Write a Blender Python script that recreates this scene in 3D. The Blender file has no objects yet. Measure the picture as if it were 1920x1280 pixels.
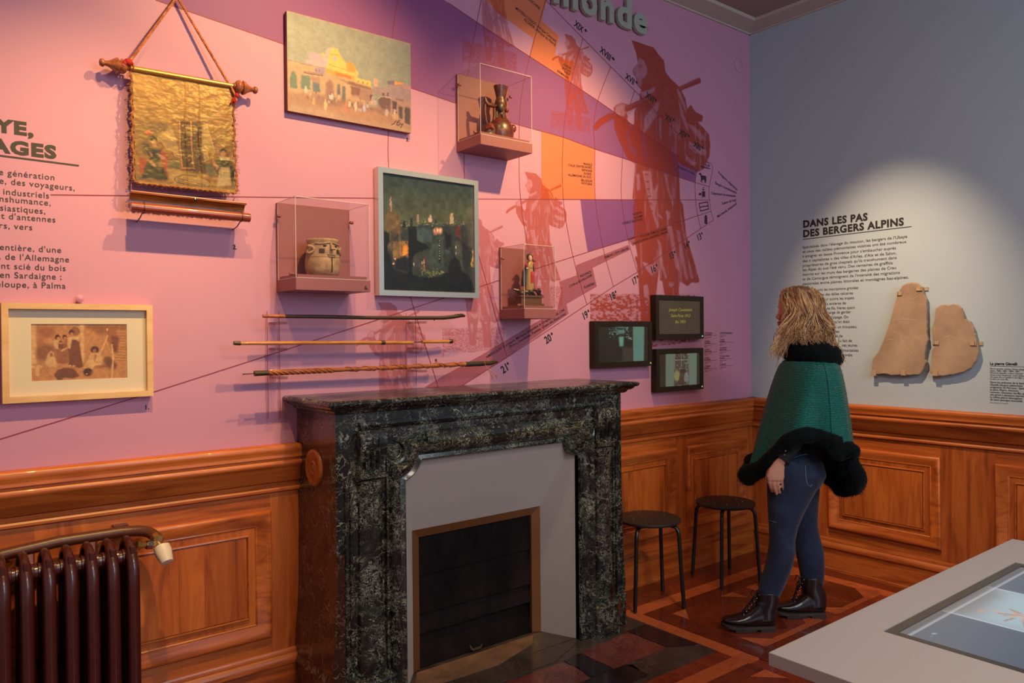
import bpy, bmesh, math, random
import numpy as np
from mathutils import Vector, Matrix, noise as mnoise

C = bpy.context.scene.collection
scene = bpy.context.scene
R = random.Random(7)
rng = np.random.default_rng(5)

# ------------------------------------------------------------------ camera
CAM_X = np.array([[0.78299775, -0.62196072, -0.00890999],
                  [-0.01240654, -0.0012943, -0.9999222],
                  [0.6219008, 0.78304737, -0.00872982]])   # rows: right, down, forward
CAM_P = np.array([-4.31175465, -2.9149678, 1.42])
FOC = 1424.32
cd = bpy.data.cameras.new('camera'); cam = bpy.data.objects.new('camera', cd); C.objects.link(cam)
cd.sensor_width = 36.0; cd.lens = FOC / 1920 * 36.0; cd.clip_start = 0.05; cd.clip_end = 60
m = Matrix([[CAM_X[0][i], -CAM_X[1][i], -CAM_X[2][i], CAM_P[i]] for i in range(3)] + [[0, 0, 0, 1]])
cam.matrix_world = m
scene.camera = cam
scene.view_settings.view_transform = 'Standard'; scene.view_settings.look = 'None'
scene.view_settings.gamma = 1.0; scene.view_settings.use_curve_mapping = False
scene.view_settings.exposure = 0.0

# ------------------------------------------------------------------ world and lamps
world = bpy.data.worlds.new('world'); scene.world = world; world.use_nodes = True
bg = world.node_tree.nodes['Background']
bg.inputs['Color'].default_value = (0.72, 0.69, 0.76, 1); bg.inputs['Strength'].default_value = 0.38

def spot(name, loc, aim, power, col, angle, blend, rad=0.02):
    l = bpy.data.lights.new(name, 'SPOT'); l.energy = power; l.color = col
    l.spot_size = math.radians(angle); l.spot_blend = blend; l.shadow_soft_size = rad
    o = bpy.data.objects.new(name, l); C.objects.link(o); o.location = loc
    o.rotation_euler = (Vector(aim) - Vector(loc)).to_track_quat('-Z', 'Y').to_euler()
    return o
WARM = (1.0, 0.70, 0.25)
WARM2 = (1.0, 0.72, 0.44)
SPOTS = [
    ('track_spot_banner', (-3.03, -1.22, 3.2), (-3.20, 0, 2.22), 150, WARM, 74, 1.0),
    ('track_spot_text', (-3.75, -1.22, 3.2), (-4.05, 0, 1.25), 165, WARM, 62, 1.0),
    ('track_spot_centre', (-2.72, -1.2, 3.2), (-2.6, 0, 1.9), 42, WARM, 70, 1.0),
    ('track_spot_jug', (-1.74, -1.24, 3.2), (-1.72, 0, 2.0), 190, WARM, 72, 1.0),
    ('track_spot_stone', (-1.30, -0.95, 3.25), (0, -0.93, 1.40), 250, WARM2, 44, 1.0),
]
for n, lo, ai, p, c_, an, bl in SPOTS: spot(n, lo, ai, p, c_, an, bl)
al = bpy.data.lights.new('daylight_window', 'AREA'); al.shape = 'RECTANGLE'; al.size = 1.6; al.size_y = 1.8
al.energy = 78; al.color = (0.55, 0.78, 1.0)
ao = bpy.data.objects.new('daylight_window', al); C.objects.link(ao); ao.location = (-2.2, -5.6, 2.6)
ao.rotation_euler = (Vector((-0.2, -1.4, 1.9)) - ao.location).to_track_quat('-Z', 'Y').to_euler()

cl_ = bpy.data.lights.new('added_warm_fill', 'AREA'); cl_.shape = 'DISK'; cl_.size = 0.9; cl_.energy = 62; cl_.color = (1.0, 0.82, 0.66)  # unseen warm light, added to brighten the fireplace front and table
co_ = bpy.data.objects.new('added_warm_fill', cl_); C.objects.link(co_); co_.location = (-3.0, -4.0, 3.36)

# ------------------------------------------------------------------ helpers
def lin(c):
    return tuple(((v / 255) / 12.92 if v / 255 <= 0.04045 else (((v / 255) + 0.055) / 1.055) ** 2.4) for v in c)

def ray(px, py):
    return CAM_X.T @ np.array([(px - 960) / FOC, (py - 640) / FOC, 1.0])
def WL(px, py, y=0.0):
    r = ray(px, py); t = (y - CAM_P[1]) / r[1]; return CAM_P + t * r
def WR(px, py, x=0.0):
    r = ray(px, py); t = (x - CAM_P[0]) / r[0]; return CAM_P + t * r
def FL(px, py, z=0.0):
    r = ray(px, py); t = (z - CAM_P[2]) / r[2]; return CAM_P + t * r

def TL(p): return (p[0], -p[1], p[2])      # wall-local (along, out, up) -> world, mural wall
def TR(p): return (-p[1], -p[0], p[2])     # right wall, along = distance from the corner
def TI(p): return tuple(p)

ORG = {}
def empty(name, loc, label, cat, group=None):
    o = bpy.data.objects.new(name, None); C.objects.link(o); o.location = loc; o.empty_display_size = 0.1
    o['label'] = label; o['category'] = cat
    if group: o['group'] = group
    ORG[o.name] = np.array(loc, float)
    return o
def tag(o, label, cat, group=None):
    o['label'] = label; o['category'] = cat
    if group: o['group'] = group
    return o

CL = [-9.0]
class MB:
    def __init__(s, T=TI): s.v = []; s.f = []; s.T = T; s.fm = []; s.mi = 0
    def add(s, vs, fs):
        b = len(s.v); s.v.extend([s.T(p) for p in vs]); s.f.extend([tuple(i + b for i in f) for f in fs]); s.fm.extend([s.mi] * len(fs))
    def box(s, a, b):
        x0, y0, z0 = a; x1, y1, z1 = b
        s.add([(x0, y0, z0), (x1, y0, z0), (x1, y1, z0), (x0, y1, z0), (x0, y0, z1), (x1, y0, z1), (x1, y1, z1), (x0, y1, z1)],
              [(0, 3, 2, 1), (4, 5, 6, 7), (0, 1, 5, 4), (1, 2, 6, 5), (2, 3, 7, 6), (3, 0, 4, 7)])
    def prism(s, pts, lo, hi, f):          # pts 2D, f(a,b,d)->3D
        n = len(pts)
        s.add([f(p[0], p[1], lo) for p in pts] + [f(p[0], p[1], hi) for p in pts],
              [tuple(range(n))[::-1], tuple(range(n, 2 * n))] + [(i, (i + 1) % n, n + (i + 1) % n, n + i) for i in range(n)])
    def rings(s, rings, closed=True, caps=True):
        n = len(rings[0]); vs = [p for r in rings for p in r]; fs = []
        for i in range(len(rings) - 1):
            for j in range(n if closed else n - 1):
                k = (j + 1) % n; fs.append((i * n + j, i * n + k, (i + 1) * n + k, (i + 1) * n + j))
        if caps: fs.append(tuple(range(n))[::-1]); fs.append(tuple((len(rings) - 1) * n + j for j in range(n)))
        s.add(vs, fs)
    def tube(s, path, rad, n=8, caps=True, twist=0.0, flat=1.0):
        path = [np.array(p, float) for p in path]
        if not hasattr(rad, '__len__'): rad = [rad] * len(path)
        rs = []; up = None
        for i, p in enumerate(path):
            d = path[min(i + 1, len(path) - 1)] - path[max(i - 1, 0)]; d = d / (np.linalg.norm(d) + 1e-12)
            if up is None:
                up = np.array([0, 0, 1.0]) if abs(d[2]) < 0.9 else np.array([1.0, 0, 0])
            a = np.cross(d, up); a /= np.linalg.norm(a) + 1e-12; b = np.cross(a, d); up = b
            rs.append([tuple(p + rad[i] * (math.cos(2 * math.pi * k / n + twist) * a + flat * math.sin(2 * math.pi * k / n + twist) * b)) for k in range(n)])
        s.rings(rs, True, caps)
    def lathe(s, prof, base, n=24, axis='z', sx=1.0, sy=1.0):   # prof: (r, h)
        rs = []
        for r, h in prof:
            ring = []
            for k in range(n):
                a = 2 * math.pi * k / n; c, d = r * math.cos(a) * sx, r * math.sin(a) * sy
                if axis == 'z': ring.append((base[0] + c, base[1] + d, base[2] + h))
                elif axis == 'x': ring.append((base[0] + h, base[1] + c, base[2] + d))
                else: ring.append((base[0] + c, base[1] + h, base[2] + d))
            rs.append(ring)
        s.rings(rs)
    def ell(s, c, r, n=12, m_=8, rot=None):
        rs = []
        for i in range(m_ + 1):
            t = math.pi * (i + 0.02) / (m_ + 0.04); ring = []
            for k in range(n):
                a = 2 * math.pi * k / n
                p = Vector((r[0] * math.sin(t) * math.cos(a), r[1] * math.sin(t) * math.sin(a), r[2] * math.cos(t)))
                if rot is not None: p = rot @ p
                ring.append((c[0] + p[0], c[1] + p[1], c[2] + p[2]))
            rs.append(ring)
        s.rings(rs)
    def frame(s, x0, z0, x1, z1, prof, closed=False):   # moulding round a rectangle; prof: (inset, out)
        rs = [[(x0 + i, d, z0 + i), (x1 - i, d, z0 + i), (x1 - i, d, z1 - i), (x0 + i, d, z1 - i)] for i, d in prof]
        if closed: rs.append(rs[0])
        s.rings(rs, True, False)
    def run(s, x0, x1, prof, caps=True):       # moulding along u; prof: (out, z) closed polygon
        s.rings([[(x0, d, z) for d, z in prof], [(x1, d, z) for d, z in prof]], True, caps)
    def build_split(s, name, mat, parent=None, **k):
        """one object per connected piece"""
        par = list(range(len(s.v)))
        def fd(i):
            while par[i] != i: par[i] = par[par[i]]; i = par[i]
            return i
        for f in s.f:
            for j in f[1:]: par[fd(j)] = fd(f[0])
        g = {}
        for f in s.f: g.setdefault(fd(f[0]), []).append(f)
        for fs in g.values():
            us = sorted({i for f in fs for i in f}); rm = {u: n for n, u in enumerate(us)}
            m2 = MB(); m2.v = [s.v[u] for u in us]; m2.f = [tuple(rm[i] for i in f) for f in fs]; m2.fm = [0] * len(fs)
            o = m2.build(name, mat, parent, **k)
        return o
    def build(s, name, mat, parent=None, smooth=False, bevel=0, mats=None, angle=40):
        me = bpy.data.meshes.new(name)
        org = np.array([0, 0, 0.0])
        if parent is not None and parent.name in ORG: org = ORG[parent.name]
        v = np.array(s.v, float); v[:, 2] = np.maximum(v[:, 2], CL[0]); v = v - org
        me.from_pydata([tuple(p) for p in v], [], s.f)
        for m_ in (mats or [mat]): me.materials.append(m_)
        if mats: me.polygons.foreach_set('material_index', s.fm)
        bm = bmesh.new(); bm.from_mesh(me); bmesh.ops.recalc_face_normals(bm, faces=bm.faces)
        if bevel: bmesh.ops.bevel(bm, geom=[e for e in bm.edges if len(e.link_faces) == 2 and e.calc_face_angle(0) > 0.6], offset=bevel, segments=2, affect='EDGES', clamp_overlap=True)
        bm.to_mesh(me); bm.free()
        if smooth:
            me.polygons.foreach_set('use_smooth', [True] * len(me.polygons))
            try: me.set_sharp_from_angle(angle=math.radians(angle))
            except Exception: pass
        o = bpy.data.objects.new(name, me); C.objects.link(o)
        if parent is not None: o.parent = parent
        ORG[o.name] = org
        return o
def structure(o): o['kind'] = 'structure'; return o

# ------------------------------------------------------------------ materials
def mat(name, col, rough=0.5, metal=0.0, spec=0.5, coat=0.0, build=None, sheen=0.0):
    m_ = bpy.data.materials.new(name); m_.use_nodes = True
    nt = m_.node_tree; b = nt.nodes['Principled BSDF']
    b.inputs['Base Color'].default_value = (*col, 1); b.inputs['Roughness'].default_value = rough
    b.inputs['Metallic'].default_value = metal; b.inputs['Specular IOR Level'].default_value = spec
    b.inputs['Coat Weight'].default_value = coat; b.inputs['Sheen Weight'].default_value = sheen
    if build: build(nt, b)
    return m_
def nd(nt, t, **kw):
    n = nt.nodes.new(t)
    for k, v in kw.items():
        if k in n.inputs: n.inputs[k].default_value = v
        else: setattr(n, k, v)
    return n
def coords(nt, scale=(1, 1, 1), which='Object', rnd=False):
    tc = nt.nodes.new('ShaderNodeTexCoord'); mp = nt.nodes.new('ShaderNodeMapping')
    mp.inputs['Scale'].default_value = scale
    nt.links.new(tc.outputs[which], mp.inputs['Vector'])
    if rnd:
        oi = nt.nodes.new('ShaderNodeObjectInfo'); mu = nd(nt, 'ShaderNodeMath', operation='MULTIPLY'); mu.inputs[1].default_value = 37.0
        nt.links.new(oi.outputs['Random'], mu.inputs[0]); nt.links.new(mu.outputs[0], mp.inputs['Location'])
    return mp.outputs['Vector']
def ramp(nt, fac, stops):
    r = nt.nodes.new('ShaderNodeValToRGB'); e = r.color_ramp.elements
    e[0].position, e[0].color = stops[0][0], (*stops[0][1], 1); e[1].position, e[1].color = stops[-1][0], (*stops[-1][1], 1)
    for p, c_ in stops[1:-1]:
        x = e.new(p); x.color = (*c_, 1)
    nt.links.new(fac, r.inputs['Fac']); return r.outputs['Color']
def bump(nt, b, h, strength=0.3, dist=0.01):
    n = nt.nodes.new('ShaderNodeBump'); n.inputs['Strength'].default_value = strength; n.inputs['Distance'].default_value = dist
    nt.links.new(h, n.inputs['Height']); nt.links.new(n.outputs['Normal'], b.inputs['Normal'])
def wood_mat(name, stops, scale, rough=0.38, var=0.35, coat=0.15):
    def bl(nt, b):
        v = coords(nt, scale, rnd=True)
        n1 = nd(nt, 'ShaderNodeTexNoise', Scale=2.2, Detail=6.0, Roughness=0.62, Distortion=0.8); nt.links.new(v, n1.inputs['Vector'])
        col = ramp(nt, n1.outputs['Fac'], stops)
        oi = nt.nodes.new('ShaderNodeObjectInfo')
        hs = nt.nodes.new('ShaderNodeHueSaturation')
        mr = nd(nt, 'ShaderNodeMapRange'); mr.inputs['To Min'].default_value = 1 - var; mr.inputs['To Max'].default_value = 1 + var
        nt.links.new(oi.outputs['Random'], mr.inputs['Value']); nt.links.new(mr.outputs[0], hs.inputs['Value'])
        nt.links.new(col, hs.inputs['Color']); nt.links.new(hs.outputs['Color'], b.inputs['Base Color'])
        n2 = nd(nt, 'ShaderNodeTexNoise', Scale=14.0, Detail=4.0); nt.links.new(v, n2.inputs['Vector'])
        bump(nt, b, n2.outputs['Fac'], 0.06, 0.002)
    return mat(name, stops[0][1], rough, coat=coat, build=bl)
WS = [(0.28, lin((122, 52, 20))), (0.45, lin((174, 84, 32))), (0.6, lin((198, 104, 42))), (0.78, lin((148, 66, 26)))]
M = {}
M['wood_x'] = wood_mat('panelling wood, grain along', WS, (0.9, 9, 9), var=0.14)
M['wood_z'] = wood_mat('panelling wood, grain upright', WS, (7, 7, 0.8), var=0.14)
M['wood_y'] = wood_mat('panelling wood, grain along right wall', WS, (9, 0.9, 9), var=0.14)
PL = [(0.3, lin((190, 84, 42))), (0.5, lin((222, 112, 58))), (0.75, lin((178, 76, 38)))]
PD = [(0.3, lin((104, 40, 24))), (0.5, lin((140, 56, 30))), (0.75, lin((94, 34, 20)))]
M['floor_light'] = wood_mat('parquet light', PL, (5, 5, 1), rough=0.28, var=0.15, coat=0.3)
M['floor_dark'] = wood_mat('parquet dark', PD, (5, 5, 1), rough=0.26, var=0.3, coat=0.3)

def marble(name, base, vein, vein2, scale=5.0, thick=0.06, gloss=0.26, vamt=1.0, red=None):
    def bl(nt, b):
        v = coords(nt, (1, 1, 1), rnd=False)
        nz = nd(nt, 'ShaderNodeTexNoise', Scale=scale * 0.9, Detail=4.0, Roughness=0.6); nt.links.new(v, nz.inputs['Vector'])
        mx = nd(nt, 'ShaderNodeVectorMath', operation='MULTIPLY_ADD'); mx.inputs[1].default_value = (0.30,) * 3
        nt.links.new(nz.outputs['Color'], mx.inputs[0]); nt.links.new(v, mx.inputs[2])
        def ridge(sc, w, det):
            n = nd(nt, 'ShaderNodeTexNoise', Scale=sc, Detail=det, Roughness=0.62, Distortion=1.2); nt.links.new(mx.outputs[0], n.inputs['Vector'])
            return ramp(nt, n.outputs['Fac'], [(0.5 - w, (0, 0, 0)), (0.5, (1, 1, 1)), (0.5 + w, (0, 0, 0))])
        v1 = ridge(scale * 1.5, thick * 0.22, 2.0); v2 = ridge(scale * 3.6, thick * 0.42, 2.0)
        vo = nd(nt, 'ShaderNodeTexVoronoi', feature='DISTANCE_TO_EDGE', Scale=scale * 2.6); nt.links.new(mx.outputs[0], vo.inputs['Vector'])
        v3 = ramp(nt, vo.outputs['Distance'], [(0.0, (0.9,) * 3), (thick * 0.7, (0, 0, 0))])
        def mask(sc, lo, hi):
            m_ = nd(nt, 'ShaderNodeTexNoise', Scale=sc, Detail=3.0); nt.links.new(v, m_.inputs['Vector']); return ramp(nt, m_.outputs['Fac'], [(lo, (0, 0, 0)), (hi, (1, 1, 1))])
        def mul(p, q):
            m_ = nd(nt, 'ShaderNodeMath', operation='MULTIPLY'); nt.links.new(p, m_.inputs[0]); nt.links.new(q, m_.inputs[1]); return m_.outputs[0]
        def mxm(p, q):
            m_ = nd(nt, 'ShaderNodeMath', operation='MAXIMUM'); nt.links.new(p, m_.inputs[0]); nt.links.new(q, m_.inputs[1]); return m_.outputs[0]
        s_ = mxm(mxm(mul(v1, mask(scale * 1.9, 0.40, 0.60)), mul(v2, mask(scale * 1.1, 0.46, 0.60))), mul(v3, mask(scale * 1.4, 0.50, 0.64)))
        cl = nd(nt, 'ShaderNodeTexNoise', Scale=scale * 1.7, Detail=4.0, Roughness=0.55); nt.links.new(mx.outputs[0], cl.inputs['Vector'])
        bc = ramp(nt, cl.outputs['Fac'], [(0.38, base), (0.56, tuple(x * 1.5 + 0.003 for x in base)), (0.72, vein2)])
        mi = nd(nt, 'ShaderNodeMix', data_type='RGBA'); sc = nd(nt, 'ShaderNodeMath', operation='MULTIPLY'); sc.inputs[1].default_value = vamt
        nt.links.new(s_, sc.inputs[0]); nt.links.new(sc.outputs[0], mi.inputs[0])
        nt.links.new(bc, mi.inputs[6]); mi.inputs[7].default_value = (*vein, 1)
        nt.links.new(mi.outputs[2], b.inputs['Base Color'])
    return mat(name, base, gloss, coat=0.2, build=bl)
M['marble'] = marble('dark green veined marble', lin((24, 22, 20)), lin((172, 168, 146)), lin((52, 58, 46)), 7.5, 0.07)
M['marble_side_bounce'] = marble('dark red brown veined marble', lin((50, 26, 20)), lin((150, 116, 94)), lin((84, 50, 40)), 5.0, 0.05, 0.22, 0.8)  # side marble: reddish bounce from the mural wall put into its colour
M['hearth'] = marble('grey brown hearth marble', lin((66, 52, 44)), lin((128, 112, 96)), lin((92, 78, 66)), 3.0, 0.05, 0.3, 0.5)
M['hearth_dark'] = marble('dark hearth marble', lin((38, 26, 26)), lin((96, 76, 68)), lin((52, 38, 36)), 3.0, 0.04, 0.22, 0.5)
M['hearth_red'] = marble('red hearth marble', lin((112, 52, 42)), lin((170, 120, 104)), lin((140, 78, 66)), 4.0, 0.05, 0.25, 0.6)

def speck(amount, scale, dist=0.001):
    def bl(nt, b):
        n = nd(nt, 'ShaderNodeTexNoise', Scale=scale, Detail=4.0); nt.links.new(coords(nt), n.inputs['Vector'])
        bump(nt, b, n.outputs['Fac'], amount, dist)
    return bl
def varied(c1, c2, scale, rough=0.6, bumps=0.2, sc=(1, 1, 1), dist=0.002, metal=0, coat=0.0, detail=6.0):
    def bl(nt, b):
        v = coords(nt, sc)
        n = nd(nt, 'ShaderNodeTexNoise', Scale=scale, Detail=detail, Roughness=0.65); nt.links.new(v, n.inputs['Vector'])
        nt.links.new(ramp(nt, n.outputs['Fac'], [(0.35, c1), (0.65, c2)]), b.inputs['Base Color'])
        bump(nt, b, n.outputs['Fac'], bumps, dist)
    return mat('varied', c1, rough, metal=metal, coat=coat, build=bl)
MURAL = (0.575, 0.25, 0.362)
M['mural'] = mat('printed lilac wall covering', MURAL, 0.55, spec=0.25, build=speck(0.05, 60))
M['wall_grey'] = mat('pale grey wall paint', (0.42, 0.485, 0.52), 0.7, spec=0.2, build=speck(0.06, 80))
M['cornice'] = mat('cream cornice plaster', (0.50, 0.42, 0.36), 0.7, build=speck(0.06, 50))
M['ceiling'] = mat('ceiling plaster', (0.33, 0.25, 0.21), 0.8, build=speck(0.06, 50))
M['black_text'] = mat('black lettering vinyl', (0.012, 0.010, 0.010), 0.6)
M['olive_text'] = mat('dark olive lettering vinyl', (0.035, 0.022, 0.012), 0.6)
M['line_red'] = mat('dark red printed line', lin((140, 44, 56)), 0.6)
M['plum'] = mat('plum printed icon ink', (0.05, 0.012, 0.03), 0.6)
M['sign'] = mat('pale grey green painted letters', (0.36, 0.37, 0.31), 0.5)
M['sign_side'] = mat('dark letter edge', (0.03, 0.02, 0.04), 0.6)
def film(name, col, alpha, attr=None):
    m_ = bpy.data.materials.new(name); m_.use_nodes = True; nt = m_.node_tree
    b = nt.nodes['Principled BSDF']; b.inputs['Base Color'].default_value = (*col, 1); b.inputs['Roughness'].default_value = 0.55
    b.inputs['Specular IOR Level'].default_value = 0.25
    if attr:
        a = nt.nodes.new('ShaderNodeAttribute'); a.attribute_name = attr
        mu = nd(nt, 'ShaderNodeMath', operation='MULTIPLY'); mu.inputs[1].default_value = alpha
        nt.links.new(a.outputs['Fac'], mu.inputs[0]); nt.links.new(mu.outputs[0], b.inputs['Alpha'])
    else: b.inputs['Alpha'].default_value = alpha
    return m_
M['band'] = film('violet band print', (0.30, 0.085, 0.26), 0.72)
M['violet'] = film('violet block print', (0.26, 0.08, 0.27), 0.8)
M['orange'] = film('orange block print', (0.74, 0.19, 0.09), 0.88)
M['dusky'] = film('dusky rose block print', (0.42, 0.10, 0.16), 0.62)
INK = lin((168, 60, 42))
M['ink1'] = film('engraving ink, strong', INK, 0.90, 'ink')
M['ink2'] = film('engraving ink, faded', lin((190, 72, 48)), 0.62, 'ink')
M['ink3'] = film('engraving ink, faint', lin((176, 52, 48)), 0.42, 'ink')
def paintmat(name, rough=0.45, coat=0.0, emis=0.0, bumps=0.0):
    m_ = bpy.data.materials.new(name); m_.use_nodes = True; nt = m_.node_tree; b = nt.nodes['Principled BSDF']
    a = nt.nodes.new('ShaderNodeAttribute'); a.attribute_name = 'Col'
    nt.links.new(a.outputs['Color'], b.inputs['Base Color']); b.inputs['Roughness'].default_value = rough; b.inputs['Coat Weight'].default_value = coat
    if emis:
        nt.links.new(a.outputs['Color'], b.inputs['Emission Color']); b.inputs['Emission Strength'].default_value = emis
        b.inputs['Base Color'].default_value = (0.01, 0.01, 0.01, 1); nt.links.remove(b.inputs['Base Color'].links[0])
    if bumps:
        n = nd(nt, 'ShaderNodeTexNoise', Scale=90.0, Detail=5.0); nt.links.new(coords(nt), n.inputs['Vector'])
        bump(nt, b, n.outputs['Fac'], bumps, 0.002)
    return m_
M['oil'] = paintmat('oil paint', 0.5, bumps=0.25)
M['oil_dark'] = paintmat('varnished dark oil paint', 0.35, bumps=0.25)
M['photo'] = paintmat('sepia print', 0.6)
M['screen'] = paintmat('lit screen picture', 0.2, emis=1.0)
M['gilt'] = None
M['case_paint'] = mat('plum brown painted plinth', lin((150, 84, 84)), 0.5, build=speck(0.05, 60))
M['alu'] = mat('brushed aluminium', (0.66, 0.61, 0.54), 0.32, metal=0.9, build=speck(0.08, 40))
M['pale_wood'] = varied(lin((214, 160, 100)), lin((230, 182, 124)), 3, 0.45, 0.05, (2, 8, 8))
M['mount'] = mat('cream card mount', lin((246, 226, 196)), 0.8)
M['canvas_edge'] = mat('red brown canvas edge', lin((132, 60, 44)), 0.7)
M['black_plastic'] = mat('black plastic', (0.020, 0.011, 0.008), 0.45, spec=0.25)
M['black_metal'] = mat('black enamelled steel', (0.012, 0.010, 0.010), 0.25, spec=0.6)
M['stool_seat'] = mat('black stool seat', (0.035, 0.022, 0.018), 0.5)
M['chrome'] = mat('chrome', (0.6, 0.55, 0.5), 0.2, metal=1.0)
M['brass'] = mat('dull brass', lin((150, 96, 56)), 0.42, metal=0.55, build=speck(0.15, 30))
M['splay'] = mat('grey painted splay panel', lin((194, 180, 170)), 0.6)
M['soot'] = varied(lin((16, 10, 11)), lin((36, 25, 23)), 7, 0.6, 0.1, (1, 1, 0.4))
M['soot'].node_tree.nodes['Principled BSDF'].inputs['Specular IOR Level'].default_value = 0.12
M['radiator'] = mat('dark red brown enamel', lin((70, 24, 20)), 0.3, spec=0.5, coat=0.25, build=speck(0.1, 40, 0.002))
M['pipe'] = mat('brown painted pipe', lin((96, 48, 30)), 0.38, build=speck(0.25, 60, 0.002))
M['white_plastic'] = mat('white plastic', lin((232, 206, 178)), 0.4)
M['brass_bright'] = mat('bright brass', lin((200, 150, 90)), 0.25, metal=0.9)
M['table'] = mat('pale grey table laminate', lin((190, 178, 168)), 0.45)
M['bezel'] = mat('brown black screen bezel', lin((64, 54, 48)), 0.25)
def glassmat(name, tint, refl=1.0):
    m_ = bpy.data.materials.new(name); m_.use_nodes = True; nt = m_.node_tree
    nt.nodes.remove(nt.nodes['Principled BSDF']); out = nt.nodes['Material Output']
    t = nt.nodes.new('ShaderNodeBsdfTransparent'); t.inputs['Color'].default_value = (*tint, 1)
    g = nt.nodes.new('ShaderNodeBsdfGlossy'); g.inputs['Roughness'].default_value = 0.02
    fr = nt.nodes.new('ShaderNodeLayerWeight'); fr.inputs['Blend'].default_value = 0.5
    pw = nd(nt, 'ShaderNodeMath', operation='POWER'); pw.inputs[1].default_value = 5.0; nt.links.new(fr.outputs['Facing'], pw.inputs[0])
    mu = nd(nt, 'ShaderNodeMath', operation='MULTIPLY_ADD'); mu.inputs[1].default_value = 0.6 * refl; mu.inputs[2].default_value = 0.035 * refl
    nt.links.new(pw.outputs[0], mu.inputs[0])
    mx = nt.nodes.new('ShaderNodeMixShader'); nt.links.new(mu.outputs[0], mx.inputs[0])
    nt.links.new(t.outputs[0], mx.inputs[1]); nt.links.new(g.outputs[0], mx.inputs[2]); nt.links.new(mx.outputs[0], out.inputs['Surface'])
    return m_
M['glass'] = glassmat('clear acrylic', (0.94, 0.93, 0.93), 0.8)
M['glass_edge'] = mat('polished acrylic edge', lin((236, 214, 206)), 0.15, spec=0.8)
M['glass_edge'].node_tree.nodes['Principled BSDF'].inputs['Alpha'].default_value = 0.55
M['acrylic_bracket'] = glassmat('acrylic bracket', (0.75, 0.7, 0.72))
# ------------------------------------------------------------------ flat prints painted on fine grids
def inside(X, Y, poly):
    r = np.zeros(X.shape, bool); n = len(poly); j = n - 1
    for i in range(n):
        xi, yi = poly[i]; xj, yj = poly[j]
        if yi != yj:
            r ^= ((yi > Y) != (yj > Y)) & (X < (xj - xi) * (Y - yi) / (yj - yi) + xi)
        j = i
    return r
def blur(a, k):
    for ax in (0, 1):
        for _ in range(2):
            b = a.copy()
            for d in range(1, k + 1):
                b += np.roll(a, d, ax) + np.roll(a, -d, ax)
            a = b / (2 * k + 1)
    return a
def vnoise(h, w, cy, cx, seed, octv=3):
    g = np.random.default_rng(seed); out = np.zeros((h, w)); amp = 1; tot = 0
    for o in range(octv):
        ny, nx = max(2, int(cy * 2 ** o)) + 2, max(2, int(cx * 2 ** o)) + 2
        a = g.random((ny, nx)); y = np.linspace(0, ny - 2.001, h); x = np.linspace(0, nx - 2.001, w)
        yi, xi = y.astype(int), x.astype(int); fy, fx = (y - yi)[:, None], (x - xi)[None]
        fy, fx = fy * fy * (3 - 2 * fy), fx * fx * (3 - 2 * fx)
        A = a[yi][:, xi]; B = a[yi][:, xi + 1]; Cc = a[yi + 1][:, xi]; D = a[yi + 1][:, xi + 1]
        out += amp * (A * (1 - fy) * (1 - fx) + B * (1 - fy) * fx + Cc * fy * (1 - fx) + D * fy * fx); tot += amp; amp *= 0.55
    return out / tot
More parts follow.
